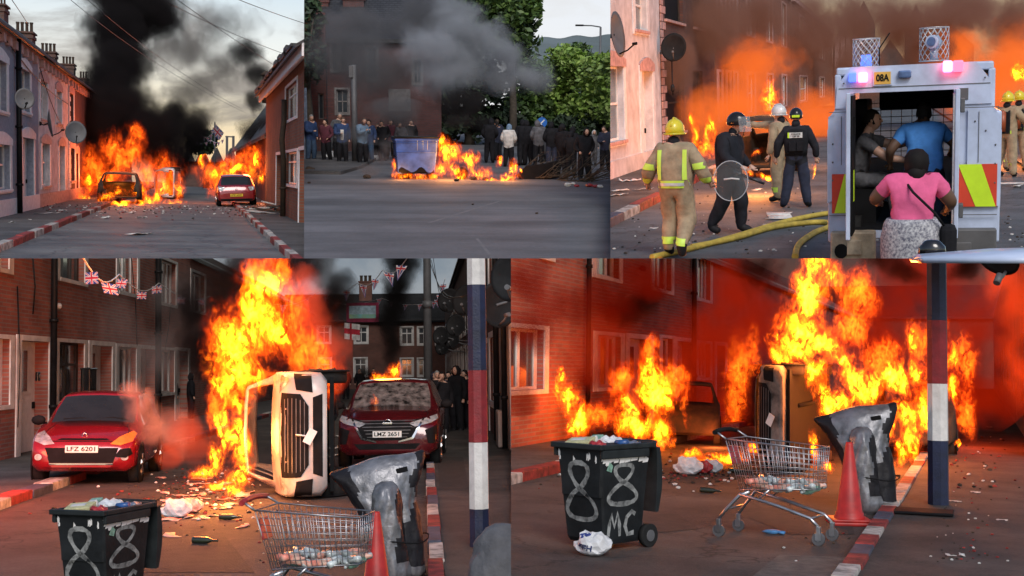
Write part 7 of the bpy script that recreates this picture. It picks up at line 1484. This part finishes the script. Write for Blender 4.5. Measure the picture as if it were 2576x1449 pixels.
solo(S,'rubble_bits',b.bm,[MATS['burnt'],MATS['paper']],'grit and small scraps on the road, '+SD,'debris',kind='stuff')
b=B(); b.face([(-70,160,-10),(70,160,-10),(70,160,90),(-70,160,90)])
solo(S,'sky',b.bm,sky_mat('sky_hazy',[(0,(.5,.2,.06)),(.4,(.55,.4,.22)),(1,(.45,.45,.42))],(.25,.18,.14),(1,1,2),.6,1,3,20),None,None,kind='structure')
# fire and smoke
BG3=dict(warp=.9,wscale=1.4,fscale=2.6,vox=.15,strength=38,absorb=1.4)
flames(S,[(1745,320,27,12,40,.4),(1755,360,26.8,22,30,.5),(1780,375,26.5,26,30,.5),(1790,320,27,12,40,.4),(1740,290,27,7,20,.3)],'forked bright flame by the burning brick house, '+SD,seed=41,**BG3)
flames(S,[(1945,270,42,20,26,.8),(1940,240,42,26,30,.9),(1935,215,42,18,20,.6)],'flame hanging in the smoke above the burnt car, '+SD,seed=42,**BG3)
flames(S,[(1880,430,28,16,16,.5),(1930,445,27.5,36,9,.6),(1955,400,29,10,22,.5),(1910,385,29.5,26,12,.4),(2045,420,25,8,30,.3),(1800,460,26,20,14,.4)],'low flames in and around the burnt car, '+SD,seed=43,**BG3)
flames(S,[(2495,290,36,20,36,.7),(2515,310,36,18,24,.6),(2560,180,44,18,36,1)],'flames behind the right hand firefighters, '+SD,seed=44,**BG3)
SO=dict(density=.8,edge=1.1,col=(.35,.14,.07),emit=(1,.16,.012),es=.7,warp=2,wscale=.5,fscale=1.1,vox=.4,famp=2.8)  # orange firelight on this smoke is set as its own emission
smoke(S,[(1850,260,50,130,90,4),(1760,300,44,80,80,3),(1960,330,50,110,60,4),(1900,160,54,120,70,4),(2060,300,56,90,80,4)],'smoke with painted orange glow filling the street behind the officers, '+SD,seed=45,**SO)
smoke(S,[(2470,230,60,130,90,5),(2560,150,56,80,120,5),(2400,120,66,100,70,5),(2540,330,50,60,50,3)],'smoke with painted orange glow behind the police vehicle on the right, '+SD,seed=46,**SO)
smoke(S,[(1780,60,46,110,90,3.5),(1900,40,52,110,70,4),(1720,150,40,50,90,2.2),(2050,90,56,90,110,4),(2150,60,60,70,80,4),(2400,30,62,160,60,5),(2560,60,56,90,60,4),(2260,50,60,110,60,4),(2160,170,58,90,80,4),(2330,120,64,90,60,4)],'brown smoke rolling across the top of the street, '+SD,seed=47,density=1.6,col=(.26,.17,.14),emit=(1,.28,.1),es=.1,warp=2.2,wscale=.45,fscale=.9,vox=.4,famp=2.4)  # brown smoke; weak orange firelight added as emission
glow(S,S.Y(1770,350,26),220,.5,(1,.3,.06)); glow(S,S.Y(1930,300,34),900,1,(1,.28,.05)); glow(S,S.Y(1900,430,26),250,.4,(1,.3,.06)); glow(S,S.Y(2510,300,34),700,.6,(1,.28,.05)); glow(S,S.Y(1660,420,30),60,.5,(1,.2,.05))
# ================= upper middle photograph: burning bin across a wide road =================
S=P2; SD='upper middle photo'
asph2=road_mat('smooth_asphalt',(.085,.085,.092),(.135,.135,.145),.85,.0,scale=.5)
ground(S,'road',-40,40,15,160,0,asph2)
b=B(); a=S.G(700,432,.1); c=S.G(878,443,.1); b.prism([(-14,46.5,0),(c.x-.5,44,0),(c.x,48,0),(-3.5,60,0),(-14,60,0)],(0,0,.12)); solo(S,'pavement',b.bm,pave1,None,None,kind='structure')
b=B(); b.prism([(3,75,0),(40,75,0),(40,160,0),(3,160,0)],(0,0,.13)); solo(S,'grass_verge',b.bm,pm('verge_green',(.04,.06,.02),.9,var=.3),None,None,kind='structure')
# tar seams on the road
for i,(p,q,w) in enumerate((((1080,560),(1260,505),.05),((1200,600),(1240,650),.03))):
    a=S.G(*p,.004); c=S.G(*q,.004); n=(c-a).normalized(); v=Vector((-n.y,n.x,0))*w; b=B(); b.face([a+v,a-v,c-v,c+v]); solo(S,'road_seam',b.bm,pm('seam_grey',(.13,.13,.135),.8),None,None,kind='structure')
# hill
b=B(); n=40; Yh=420
for i in range(n):
    def hz(k): px=1300+k*10; return S.Y(px,96-8*math.sin((px-1360)/150.)+3*math.sin(px/13.),Yh)
    p=hz(i); q=hz(i+1); 
    b.face([(p.x,Yh-150,0),(q.x,Yh-150,0),(q.x,Yh,q.z),(p.x,Yh,p.z)]).smooth=True; b.face([(p.x,Yh,p.z),(q.x,Yh,q.z),(q.x,Yh+150,0),(p.x,Yh+150,0)])
solo(S,'hill',b.bm,pm('hill_blue',(.12,.15,.16),.95,var=.2,scale=.02,col2=(.08,.1,.09)),None,None,kind='structure')
# house
brick2=brick_mat('brick_smoky',(.14,.05,.045),(.1,.04,.035),(.08,.06,.06),.3,.09,axis='X'); pm('stone_trim',(.2,.185,.18),.8)
t=thing(S,'brick_house','dark red brick house with steep gables behind the smoke, '+SD,'house',(0,0,0)); Y2=62
def rr(x0,x1,y0,y1,Y=Y2): A=S.Y(x0,y0,Y); C=S.Y(x1,y1,Y); return (A.x,C.x,C.z,A.z)
O=[rr(834,848,100,178),rr(856,872,95,175),rr(925,948,120,200),rr(994,1019,237,265),rr(846,876,225,285),rr(1040,1060,150,210)]
A=S.Y(812,55,Y2); C=S.Y(1110,140,Y2)
b=B(); openings_wall(b,Y2,A.x,C.x,0,S.Y(900,90,Y2).z,O,'X',.4,1); 
for x0,x1,yp in(): p=S.Y(x0,92,Y2); q=S.Y(x1,92,Y2); m=S.Y((x0+x1)/2,yp,Y2); b.prism([(p.x,Y2-.01,p.z),(q.x,Y2-.01,q.z),(m.x,Y2-.01,m.z)],(0,.4,0))
part(t,'wall',b.bm,brick2)
for q in O: window(t,Y2,1,'X',q,MATS['stone_trim'],MATS['house_glass'],bars=(1,),hbar=.5,depth=.12,surround=MATS['stone_trim'],sw=.1)
zt=S.Y(900,90,Y2).z-.35; b=B(); b.prism([(A.x-.3,Y2-.3,zt),(A.x-.3,Y2+4,zt+2.6),(A.x-.3,Y2+4,zt+2.8),(A.x-.3,Y2-.3,zt+.2)],(C.x-A.x+.6,0,0)); rf=part(t,'roof',b.bm,slate)
for px,pt,w in((890,-10,1.1),(806,-5,.9)): p=S.Y(px,pt,Y2+3); chimney(rf,(p.x,p.y,zt+1),w,.8,max(1.2,p.z-zt-1),2,brick2,MATS['burnt'],'X',.14)
t=thing(S,'brick_house','lower brick house wing at the far left under dark ivy, '+SD,'house',(0,0,0)); b=B(); q=rr(740,824,30,400,60); O=[rr(800,815,235,300,60)]; openings_wall(b,60,q[0],q[1],0,q[3],O,'X',.4,1); part(t,'wall',b.bm,brick2)
for o_ in O: window(t,60,1,'X',o_,MATS['stone_trim'],MATS['house_glass'],bars=(0,),depth=.1)
def cr(px,py,Y,rx,rz,ry): 
    c=S.Y(px,py,Y); e=S.Y(px+rx,py,Y); g=S.Y(px,py-rz,Y); return ((c.x,c.y,c.z),((e-c).length,ry,(g-c).length))
G_='trees behind the '+SD
def tree2(label,px,Y,crowns,mat_,n,leaf,seed,r=.25,name='tree',cat='tree',h=None):
    p=S.Y(px,300,Y); zc=min(c[0][2] for c in crowns); leafy(S,name,label+', '+SD,((p.x,Y,0),h or max(1,zc),r),crowns,mat_,cat,n=int(n*1.1),leaf=leaf*1.7,seed=seed,group=G_)
LB=[pm('leaf_bright',(.17,.28,.045),.6,var=.3,scale=.6),pm('leaf_lime',(.26,.36,.08),.6,var=.25,scale=.6)]
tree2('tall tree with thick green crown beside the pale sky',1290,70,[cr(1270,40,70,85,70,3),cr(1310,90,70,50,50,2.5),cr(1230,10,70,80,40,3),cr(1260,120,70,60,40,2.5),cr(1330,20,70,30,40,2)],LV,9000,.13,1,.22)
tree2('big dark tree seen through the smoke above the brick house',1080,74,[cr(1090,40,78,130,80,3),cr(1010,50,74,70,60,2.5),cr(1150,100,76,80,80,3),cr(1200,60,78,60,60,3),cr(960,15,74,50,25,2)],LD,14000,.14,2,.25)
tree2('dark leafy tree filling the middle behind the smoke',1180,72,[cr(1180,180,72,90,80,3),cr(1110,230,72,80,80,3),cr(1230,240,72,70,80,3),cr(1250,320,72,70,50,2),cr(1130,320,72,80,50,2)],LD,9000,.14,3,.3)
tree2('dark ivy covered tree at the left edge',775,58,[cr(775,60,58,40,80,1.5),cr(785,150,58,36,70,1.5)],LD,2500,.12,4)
for i,(px,Y,c,m,n,lb) in enumerate(((1420,82,[cr(1420,170,82,60,55,3),cr(1400,240,82,60,60,3)],LB,6500,'bright green bushy tree right of the smoke'),(1500,78,[cr(1500,210,78,60,70,3),cr(1470,290,78,60,60,2.5)],LB,7000,'bright lime green tree in front of the lamp post'),(1340,80,[cr(1335,200,80,50,60,3),cr(1330,280,80,60,60,2.5)],LV,6000,'mid green tree beside the drifting grey smoke'),(1540,74,[cr(1545,190,74,36,60,2),cr(1540,270,74,40,50,2)],LB,4000,'lime green bush at the right edge'),(1440,76,[cr(1440,330,76,60,45,2),cr(1380,345,76,60,40,2),cr(1510,340,76,50,40,2)],LD,6000,'dark hedge growing behind the right hand crowd'),(1470,110,[cr(1460,140,110,40,34,3)],LV,2500,'distant round tree below the hill'))): tree2(lb,px,Y,c,m,n,.13,10+i)
# street furniture
q=S.G(893,412); b=B(); b.cyl((0,0,0),(0,0,S.Y(893,163,q.y).z),.13,.11,10); b.box((-.2,-.16,3.6),(-.02,.02,4.1),.02); solo(S,'utility_pole',b.bm,MATS['dish_grey'],'plain grey pole standing among the left bystanders, '+SD,'pole',q)
Yl=95; p=S.Y(1511,68,Yl); t=thing(S,'street_lamp','tall street lamp with long arm above the green trees, '+SD,'street lamp',(p.x,Yl,0)); b=B(); b.cyl((0,0,0),(0,0,p.z),.12,.08,8); part(t,'post',b.bm,MATS['dish_grey']); a=S.Y(1465,64,Yl)-Vector((p.x,Yl,0)); b=B(); b.tube([(0,0,p.z),(a.x*.5,0,p.z+.1),(a.x,0,a.z)],.05,6); part(t,'arm',b.bm,MATS['dish_grey']); b=B(); b.box((a.x-.55,-.12,a.z-.06),(a.x+.1,.12,a.z+.07),.03); part(t,'lamp_head',b.bm,MATS['dark'])
c=S.Y(1363,308,56); t=thing(S,'road_sign','round blue keep left sign behind the hooded group, '+SD,'road sign',(c.x,56,0)); b=B(); b.cyl((0,0,0),(0,0,c.z+.3),.04,n=8); part(t,'post',b.bm,MATS['dish_grey']); b=B(); b.cyl((0,-.07,c.z),(0,-.04,c.z),.24,n=28); sf=part(t,'sign_face',b.bm,pm('sign_blue',(.02,.14,.5),.4,var=.03)); b=B(); b.prism([(.1,-.08,c.z+.14),(.13,-.08,c.z+.1),(-.04,-.08,c.z-.08),(.03,-.08,c.z-.1),(-.13,-.08,c.z-.15),(-.13,-.08,c.z+.02),(-.09,-.08,c.z-.04)],(0,.008,0)); mesh_obj('arrow',b.bm,MATS['white_plastic'],sf)
a=S.G(764,398); t=thing(S,'hoarding','tall blue grey panel at the left edge behind the man in jeans, '+SD,'panel',(a.x-.8,52.5,0)); b=B(); b.box((0,0,0),(1.35,.1,S.Y(780,221,52.5).z),.02); part(t,'panel',b.bm,pm('panel_blue',(.13,.17,.24),.6,var=.2)); 
for i in range(4): b=B(); b.box((.9,-.012,2.2+i*.28),(1.2,0,2.38+i*.28)); part(t,'printed_block',b.bm,MATS['navy_cloth'])
c=S.Y(1005,252,61); b=B(); b.box((-.55,-.06,-.55),(.55,.06,.55),.02); b.box((-.4,-.08,-.3),(.4,-.061,.35)); solo(S,'wall_sign',b.bm,MATS['stone_trim'],'pale sign board on the smoky brick house, '+SD,'sign',c)
# large bin
pm('bin_blue',(.06,.13,.42),.6,var=.12,scale=2.5,bump=.15,col2=(.035,.07,.22)); pm('soot_black',(.008,.008,.009),.9); pm('drip_pale',(.4,.42,.36),.7,var=.2)
q=S.G(1043,452); t=thing(S,'commercial_bin','large blue four wheeled bin scorched at its base beside the flames, '+SD,'bin',(q.x,q.y+.5,0),rz=R(9)); W=.76
b=B(); rg=[]
for z,w,d in((.2,.6,.36),(.24,.64,.4),(.9,.70,.5),(1.3,.735,.55),(1.36,.77,.58),(1.42,.77,.58)): rg.append([(-w*.97,-d,z),(w*.97,-d,z),(w,-d*.95,z),(w,d*.95,z),(w*.97,d,z),(-w*.97,d,z),(-w,d*.95,z),(-w,-d*.95,z)])
b.loft(rg,smooth=False); bmesh.ops.recalc_face_normals(b.bm,faces=b.bm.faces[:]); bv=BVHTree.FromBMesh(b.bm); bo=part(t,'bin_body',b.bm,MATS['bin_blue'])
for z in(.95,1.28): b=B(); b.tube([(-.7,-.515 if z<1 else -.56,z),(.7,-.515 if z<1 else -.56,z)],.012,5); part(t,'moulded_rib',b.bm,MATS['bin_blue'])
rn=random.Random(2)
sp=[(-.62,.2)]+[(-.62+1.24*i/14,.3+.1*math.sin(i*.9)+.06*rn.random()) for i in range(15)]+[(.62,.2)]
b=patch_on(bv,[(x,z) for x,z in sp],lambda x,z:(x,-3,z),(0,1,0),.006,2); part(t,'soot_mark',b.bm,MATS['soot_black'],'black soot along the bottom')
for i in range(14):
    x=rn.uniform(.0,.68); l=rn.uniform(.15,.6); b=patch_on(bv,[(x-.012,1.35),(x+.014,1.35),(x+.006,1.35-l),(x-.004,1.35-l*.9)],lambda x,z:(x,-3,z),(0,1,0),.005,2); 
    if i<5: part(t,'pale_drip',b.bm,MATS['drip_pale'])
    else: b.bm.free()
b=B(); b.box((-.8,-.6,1.42),(.8,.6,1.47),.015); b.tube([(-.8,-.62,1.49),(.8,-.62,1.46)],.02,6); part(t,'lid',b.bm,MATS['bin_lid'])
b=B(); b.tube([(-.72,-.35,1.25),(-.8,-.35,1.25),(-.8,-.35,.8),(-.66,-.35,.8)],.018,6); b.tube([(-.72,.2,1.25),(-.8,.2,1.25),(-.8,.2,.8),(-.66,.2,.8)],.018,6); b.tube([(-.8,-.35,1.02),(-.8,.2,1.02)],.018,6); b.tube([(-.8,-.35,1.25),(-.8,.2,1.25)],.018,6); b.tube([(-.8,-.35,.8),(-.8,.2,.8)],.018,6); part(t,'lifting_frame',b.bm,MATS['dark'])
for x in(-.5,.5):
    for y in(-.3,.3): b=B(); b.box((x-.05,y-.05,.14),(x+.05,y+.05,.21)); cs=part(t,'castor',b.bm,MATS['dark']); b=B(); b.cyl((x,y-.025,.09),(x,y+.025,.09),.09,n=16); mesh_obj('wheel',b.bm,MATS['tyre'],cs)
# crowd
M_=MATS; bk,nv=M_['black_cloth'],M_['navy_cloth']; sl_,dk=M_['skin_light'],M_['grey_cloth']
def Z(zx,zy): return (764.7+zx*.4514,zy*.4514)
def crowd(zx,ztop,zfoot,rz,top,legs,label,hood=None,hair='hair_brown',coat=1,pose=None,skin=None,build=1.08,grp='bystanders'):
    px,pt=Z(zx,ztop); _,pf=Z(zx,zfoot); q=S.G(px,pf); h=(S.Y(px,pt,q.y).z); 
    rv=random.Random(int(zx)); rz+=rv.uniform(-28,28); P0=dict(pose or {}); lean=rv.uniform(-.04,.04)
    for kk in('chest','neck','head'): P0[kk]={'chest':(lean*.6,-.01,1.36),'neck':(lean,-.02+rv.uniform(-.03,.0),1.49),'head':(lean+rv.uniform(-.03,.03),-.06+rv.uniform(-.04,.03),1.58)}[kk]
    P0['look']=(rv.uniform(-.7,.7),-1,rv.uniform(-.35,.05)); f_=rv.uniform(-.12,.12); P0['ankL']=(.12+rv.uniform(0,.06),.03+f_,.09); P0['toeL']=(.14+rv.uniform(0,.08),-.14+f_,.04); P0['kneeL']=(.12,-.04+f_*.5,.5); pose=P0; q=q+Vector((rv.uniform(-.15,.15),rv.uniform(-.8,.8),0))
    return person(S,label+', '+SD,(q.x,q.y,0),R(rz),h,top=top,legs=legs,skin=skin or sl_,hood=hood,hair=None if hood else M_[hair],coat=coat,pose=pose,fingers=False,build=build,group=grp+' in the '+SD)
hp_={'elR':(-.26,-.1,1.12),'wrR':(-.06,-.28,1.15)}; pk={'elL':(.3,.05,1.15),'wrL':(.18,-.14,.98),'elR':(-.3,.05,1.15),'wrR':(-.18,-.14,.98)}; bx={'elL':(.28,-.1,1.18),'wrL':(.1,-.3,1.3),'elR':(-.28,-.1,1.18),'wrR':(-.1,-.3,1.3)}
crowd(15,640,905,20,M_['blue_cloth'],M_['denim'],'man in blue jacket and jeans cut by the left edge',pose=hp_,hair='hair_grey')
crowd(108,663,905,-5,M_['maroon_cloth'],bk,'bystander in burgundy jacket and black trousers',pose=pk,hair='hair_dark')
crowd(185,630,890,10,dk,bk,'grey haired bystander behind the burgundy jacket',hair='hair_grey',pose=pk)
b1,hh=crowd(226,652,915,10,M_['blue_cloth'],bk,'man in open blue jacket over beige top holding a phone',pose=hp_)
bvv=body_bvh(b1); stripe(b1,bvv,[[(-.06,1.02),(.06,1.02),(.07,1.45),(-.07,1.45)]],M_['paper'],-1,'beige_top')
crowd(330,655,915,25,M_['light_blue_cloth'],bk,'man in pale blue shirt filming with raised hands',pose=bx)
crowd(365,665,900,-30,M_['blue_cloth'],M_['denim'],'bystander in blue shirt behind the pale blue one',hair='hair_dark')
crowd(440,672,900,10,bk,bk,'bystander in black with white scarf near the bin',pose=pk); crowd(490,668,890,-10,M_['maroon_cloth'],bk,'bystander in dull red coat left of the bin'); crowd(410,690,885,0,nv,bk,'small bystander in navy between two others'); crowd(150,700,885,0,dk,dk,'seated looking grey figure beside the burgundy jacket'); crowd(560,680,885,0,dk,bk,'dim bystander just above the bin lid'); crowd(610,670,880,15,bk,bk,'dim bystander behind the bin lid right of centre')
g2='hooded group'
for a in ((1025,660,905,185,bk,bk,'leftmost hooded figure half lost in smoke',bk,None),(1065,665,890,170,nv,bk,'bareheaded figure in navy in the smoke',None,'hair_brown'),(1100,680,900,200,nv,bk,'figure in navy looking back over the shoulder',None,'hair_dark'),(1152,690,925,160,M_['white_cloth'],bk,'figure in patterned pale top with light blue hood',M_['light_blue_cloth'],None),(1203,668,925,182,bk,bk,'broad figure in black hoodie with hands in pockets',bk,None),(1248,670,922,200,bk,bk,'figure in black balaclava beside the broad one',bk,None),(1290,672,930,170,dk,bk,'figure in grey padded jacket seen from behind',M_['grey_cloth'],None),(1335,700,910,190,nv,bk,'short figure in navy under the blue sign',nv,None),(1388,678,935,178,bk,nv,'tall figure in black hoodie right of the blue sign',bk,None),(1440,690,975,150,bk,bk,'hooded figure in black leaning forward behind the branches',bk,None),(1478,705,950,190,bk,bk,'hooded figure second from the branches',bk,None),(1500,735,990,170,bk,bk,'smaller dark hooded figure at the end of the group',bk,None),(1583,715,1012,5,bk,bk,'lone figure in black zipped hoodie facing the camera',bk,None)):
    zx,zt_,zf,rz_,tp,lg,lb,hd,hr=a; crowd(zx,zt_,zf,rz_,tp,lg,lb,hood=hd,hair=hr or 'hair_dark',pose=pk,build=1.15,grp='hooded figures')
crowd(1617,725,920,10,M_['grey_cloth'],dk,'pale hooded figure behind the lone hoodie',hood=M_['white_cloth'])
crowd(1655,700,945,-15,nv,bk,'bearded man in navy jacket holding a phone at the right',pose=hp_)
crowd(1712,740,960,0,M_['tan_cloth'],bk,'figure in tan jacket cut by the right edge')
# barricade
a=S.Y(*Z(1200,985),41.5); P_=[Z(1190,975),Z(1240,925),Z(1330,915),Z(1425,893),Z(1430,990),Z(1300,1005),Z(1200,1000)]
b=B(); b.prism([S.Y(px,py,42) for px,py in P_],(0,.25,0)); solo(S,'scorched_board',b.bm,MATS['soot_black'],'large charred panel leaning in the barricade, '+SD,'panel')
rn=random.Random(12)
for j,(zx0,zy0,lb) in enumerate(((1210,990,'bare branch on the left of the barricade'),(1330,1000,'bare branch across the middle of the barricade'),(1450,1010,'spreading bare branch in front of the hooded group'),(1560,1020,'bare branch reaching the lone figure'))):
    o=S.G(*Z(zx0,zy0)); b=B()
    for i in range(16):
        d=Vector((rn.uniform(.3,1.8),rn.uniform(-.5,.5),rn.uniform(.0,1.1))); m=d*.5+Vector((0,0,rn.uniform(-.1,.25))); b.tube([(rn.uniform(-.3,.3),0,.05),m,d],[.022,.014,.006],4)
        for k in range(3): e=m.lerp(d,rn.random()); b.tube([e,e+Vector((rn.uniform(-.2,.5),rn.uniform(-.2,.2),rn.uniform(-.1,.4)))],[.009,.004],4)
    solo(S,'fallen_branch',b.bm,MATS['bark'],lb+', '+SD,'branch',o,group='branches in the barricade, '+SD)
for zx,zy,lb in((880,997,'charred wheel lying in the flames'),(575,995,'small burnt wheel under the bin corner')): q=S.G(*Z(zx,zy)); b=B(); b.lathe([(.1,-.04),(.2,-.05),(.22,0),(.2,.05),(.1,.04)],20); solo(S,'tyre_wreck',b.bm,MATS['soot_black'],lb+', '+SD,'tyre',q+Vector((0,0,.2)),rx=1.4)
for i,(zx,zy,m,s) in enumerate(((350,995,'burnt',.14),(28,1022,'burnt',.06),(945,1003,'burnt',.12),(1010,1005,'burnt',.1),(850,1010,'burnt',.1),(1470,1040,'paper',.12),(1520,1042,'red_plastic',.09),(1590,1042,'red_plastic',.12),(1625,1046,'red_plastic',.1),(1650,1048,'paper',.1),(1510,998,'paper',.09),(30,960,'burnt',.2),(940,1142,'burnt',.04),(1297,1192,'burnt',.04),(1500,1030,'paper',.08))):
    q=S.G(*Z(zx,zy)); b=B(); b.sph((0,0,s*.5),(s,s*.8,s*.55),2,jit=.2,rnd=rn)
    for f in b.bm.faces: f.smooth=False
    solo(S,'rubbish_lump',b.bm,MATS[m],['dark brick on the road left of the bin','tiny dark stone at the left edge','charred lump right of the fallen wheel','charred lump nearest the charred panel','charred lump in the flames','pale scrap left of the red cans','red scrap below the branches','longer red packet below the branches','red can at the right end of the litter','pale scrap at the end of the litter row','white scrap under the branches','black bag on the left pavement','tiny stone in the middle of the road','tiny stone on the right of the road','white cup below the branches'][i]+', '+SD,'rubbish',q)
for i,(zx,zy,s) in enumerate(((158,880,.34),(65,800,.25),(400,885,.2))): q=S.G(*Z(zx,zy+8)); carrier_bag(S,q,s*1.6,['white carrier bag at the feet of the burgundy jacket','white bag hanging by the burgundy jacket','white shoes or bag right of the blue shirts'][i]+', '+SD,seed=60+i)
b=B(); b.face([(-150,460,-20),(150,460,-20),(150,460,160),(-150,460,160)])
solo(S,'sky',b.bm,sky_mat('sky_pale',[(0,(.92,.93,.94)),(1,(.8,.85,.92))],(.78,.78,.78),(1,1,2),.5,1,0,60),None,None,kind='structure')
BG2=dict(warp=.7,wscale=1.6,fscale=3,vox=.1,strength=40,absorb=1.6)
def fz(L_): return [(*Z(a,c),Y,rx*.4514,rz*.4514,ry) for a,c,Y,rx,rz,ry in L_]
flames(S,fz([(770,780,42.5,28,60,.5),(800,850,42.3,60,80,.7),(850,860,42.3,60,60,.7),(920,890,42,60,60,.7),(760,930,42,60,60,.6),(850,960,41.7,110,45,.6),(990,970,41.6,80,40,.5),(940,870,42.3,40,30,.4),(1090,905,41.8,22,34,.3),(1165,940,41.5,22,60,.35),(1150,990,41.4,60,30,.4),(1200,950,41.4,16,20,.2)]),'bright flames pouring from the right side of the blue bin, '+SD,seed=51,**BG2)
flames(S,fz([(505,930,42.3,20,40,.3),(540,975,41.8,50,28,.4),(640,988,41.9,90,16,.4),(720,980,41.7,40,26,.4),(1060,1005,41.2,120,14,.3)]),'low flames under and left of the blue bin, '+SD,seed=52,**BG2)
SM2=dict(warp=2,wscale=.5,fscale=.9,vox=.35,famp=1.7)
smoke(S,fz([(880,640,46,110,80,1.2),(820,560,48,110,90,1.6),(990,690,53,90,70,1.2),(930,560,48,90,60,1.4)]),'dense black smoke just above the flames, '+SD,seed=53,density=2.2,col=(.05,.045,.045),**SM2)
smoke(S,fz([(850,350,53,170,150,2.2),(700,260,51,160,140,2.5),(950,300,54,110,120,2),(780,450,51,170,100,2),(1100,420,55,120,90,2),(1260,420,56,120,90,2),(1000,200,54,140,110,2),(860,180,54,150,120,2.2),(1150,330,56,110,90,2),(820,60,56,160,80,2.2),(720,420,50,120,90,1.5)]),'grey smoke cloud drifting in front of the trees, '+SD,seed=54,ls=1.15,density=1.2,col=(.6,.62,.65),**SM2)
smoke(S,fz([(250,300,54,260,260,2.5),(420,420,52,240,200,2.2),(500,650,49,200,90,1.6),(300,150,56,260,130,2.5),(650,100,56,260,110,2.5),(300,740,47,160,60,1.2),(560,760,47,160,60,1),(520,420,52,160,200,2),(1300,800,52,200,60,1.2)]),'dark haze of smoke over the brick house and bystanders, '+SD,seed=55,density=1.0,col=(.24,.235,.24),**SM2)
smoke(S,fz([(420,880,44,80,60,.7),(350,960,43,90,35,.6),(455,820,44,40,70,.5)]),'pale brown smoke at the left foot of the bin, '+SD,seed=56,density=1.2,col=(.4,.33,.32),**dict(SM2,warp=1,vox=.2))
glow(S,S.Y(1130,405,41.6),250,.5,(1,.35,.08)); glow(S,S.Y(1010,440,41.5),40,.3,(1,.35,.08)); glow(S,S.Y(1280,430,41.2),60,.3,(1,.35,.08))
cut_all()
# the sun reaches every set: the streets of the upper photographs hang over the lower ones and must not shade them
blk=bpy.data.collections.new('sun_blockers'); up={o.name for S in (P1,P2) for o in S.objs if 1 and o.name in bpy.data.objects} if 0 else set()
for o in list(sc.objects):
    if o.type=='MESH':
        r=o
        while r.parent: r=r.parent
        if not (r.get('kind')=='structure' and r.get('set') in (1,2)): blk.objects.link(o)
slo.light_linking.blocker_collection=blk
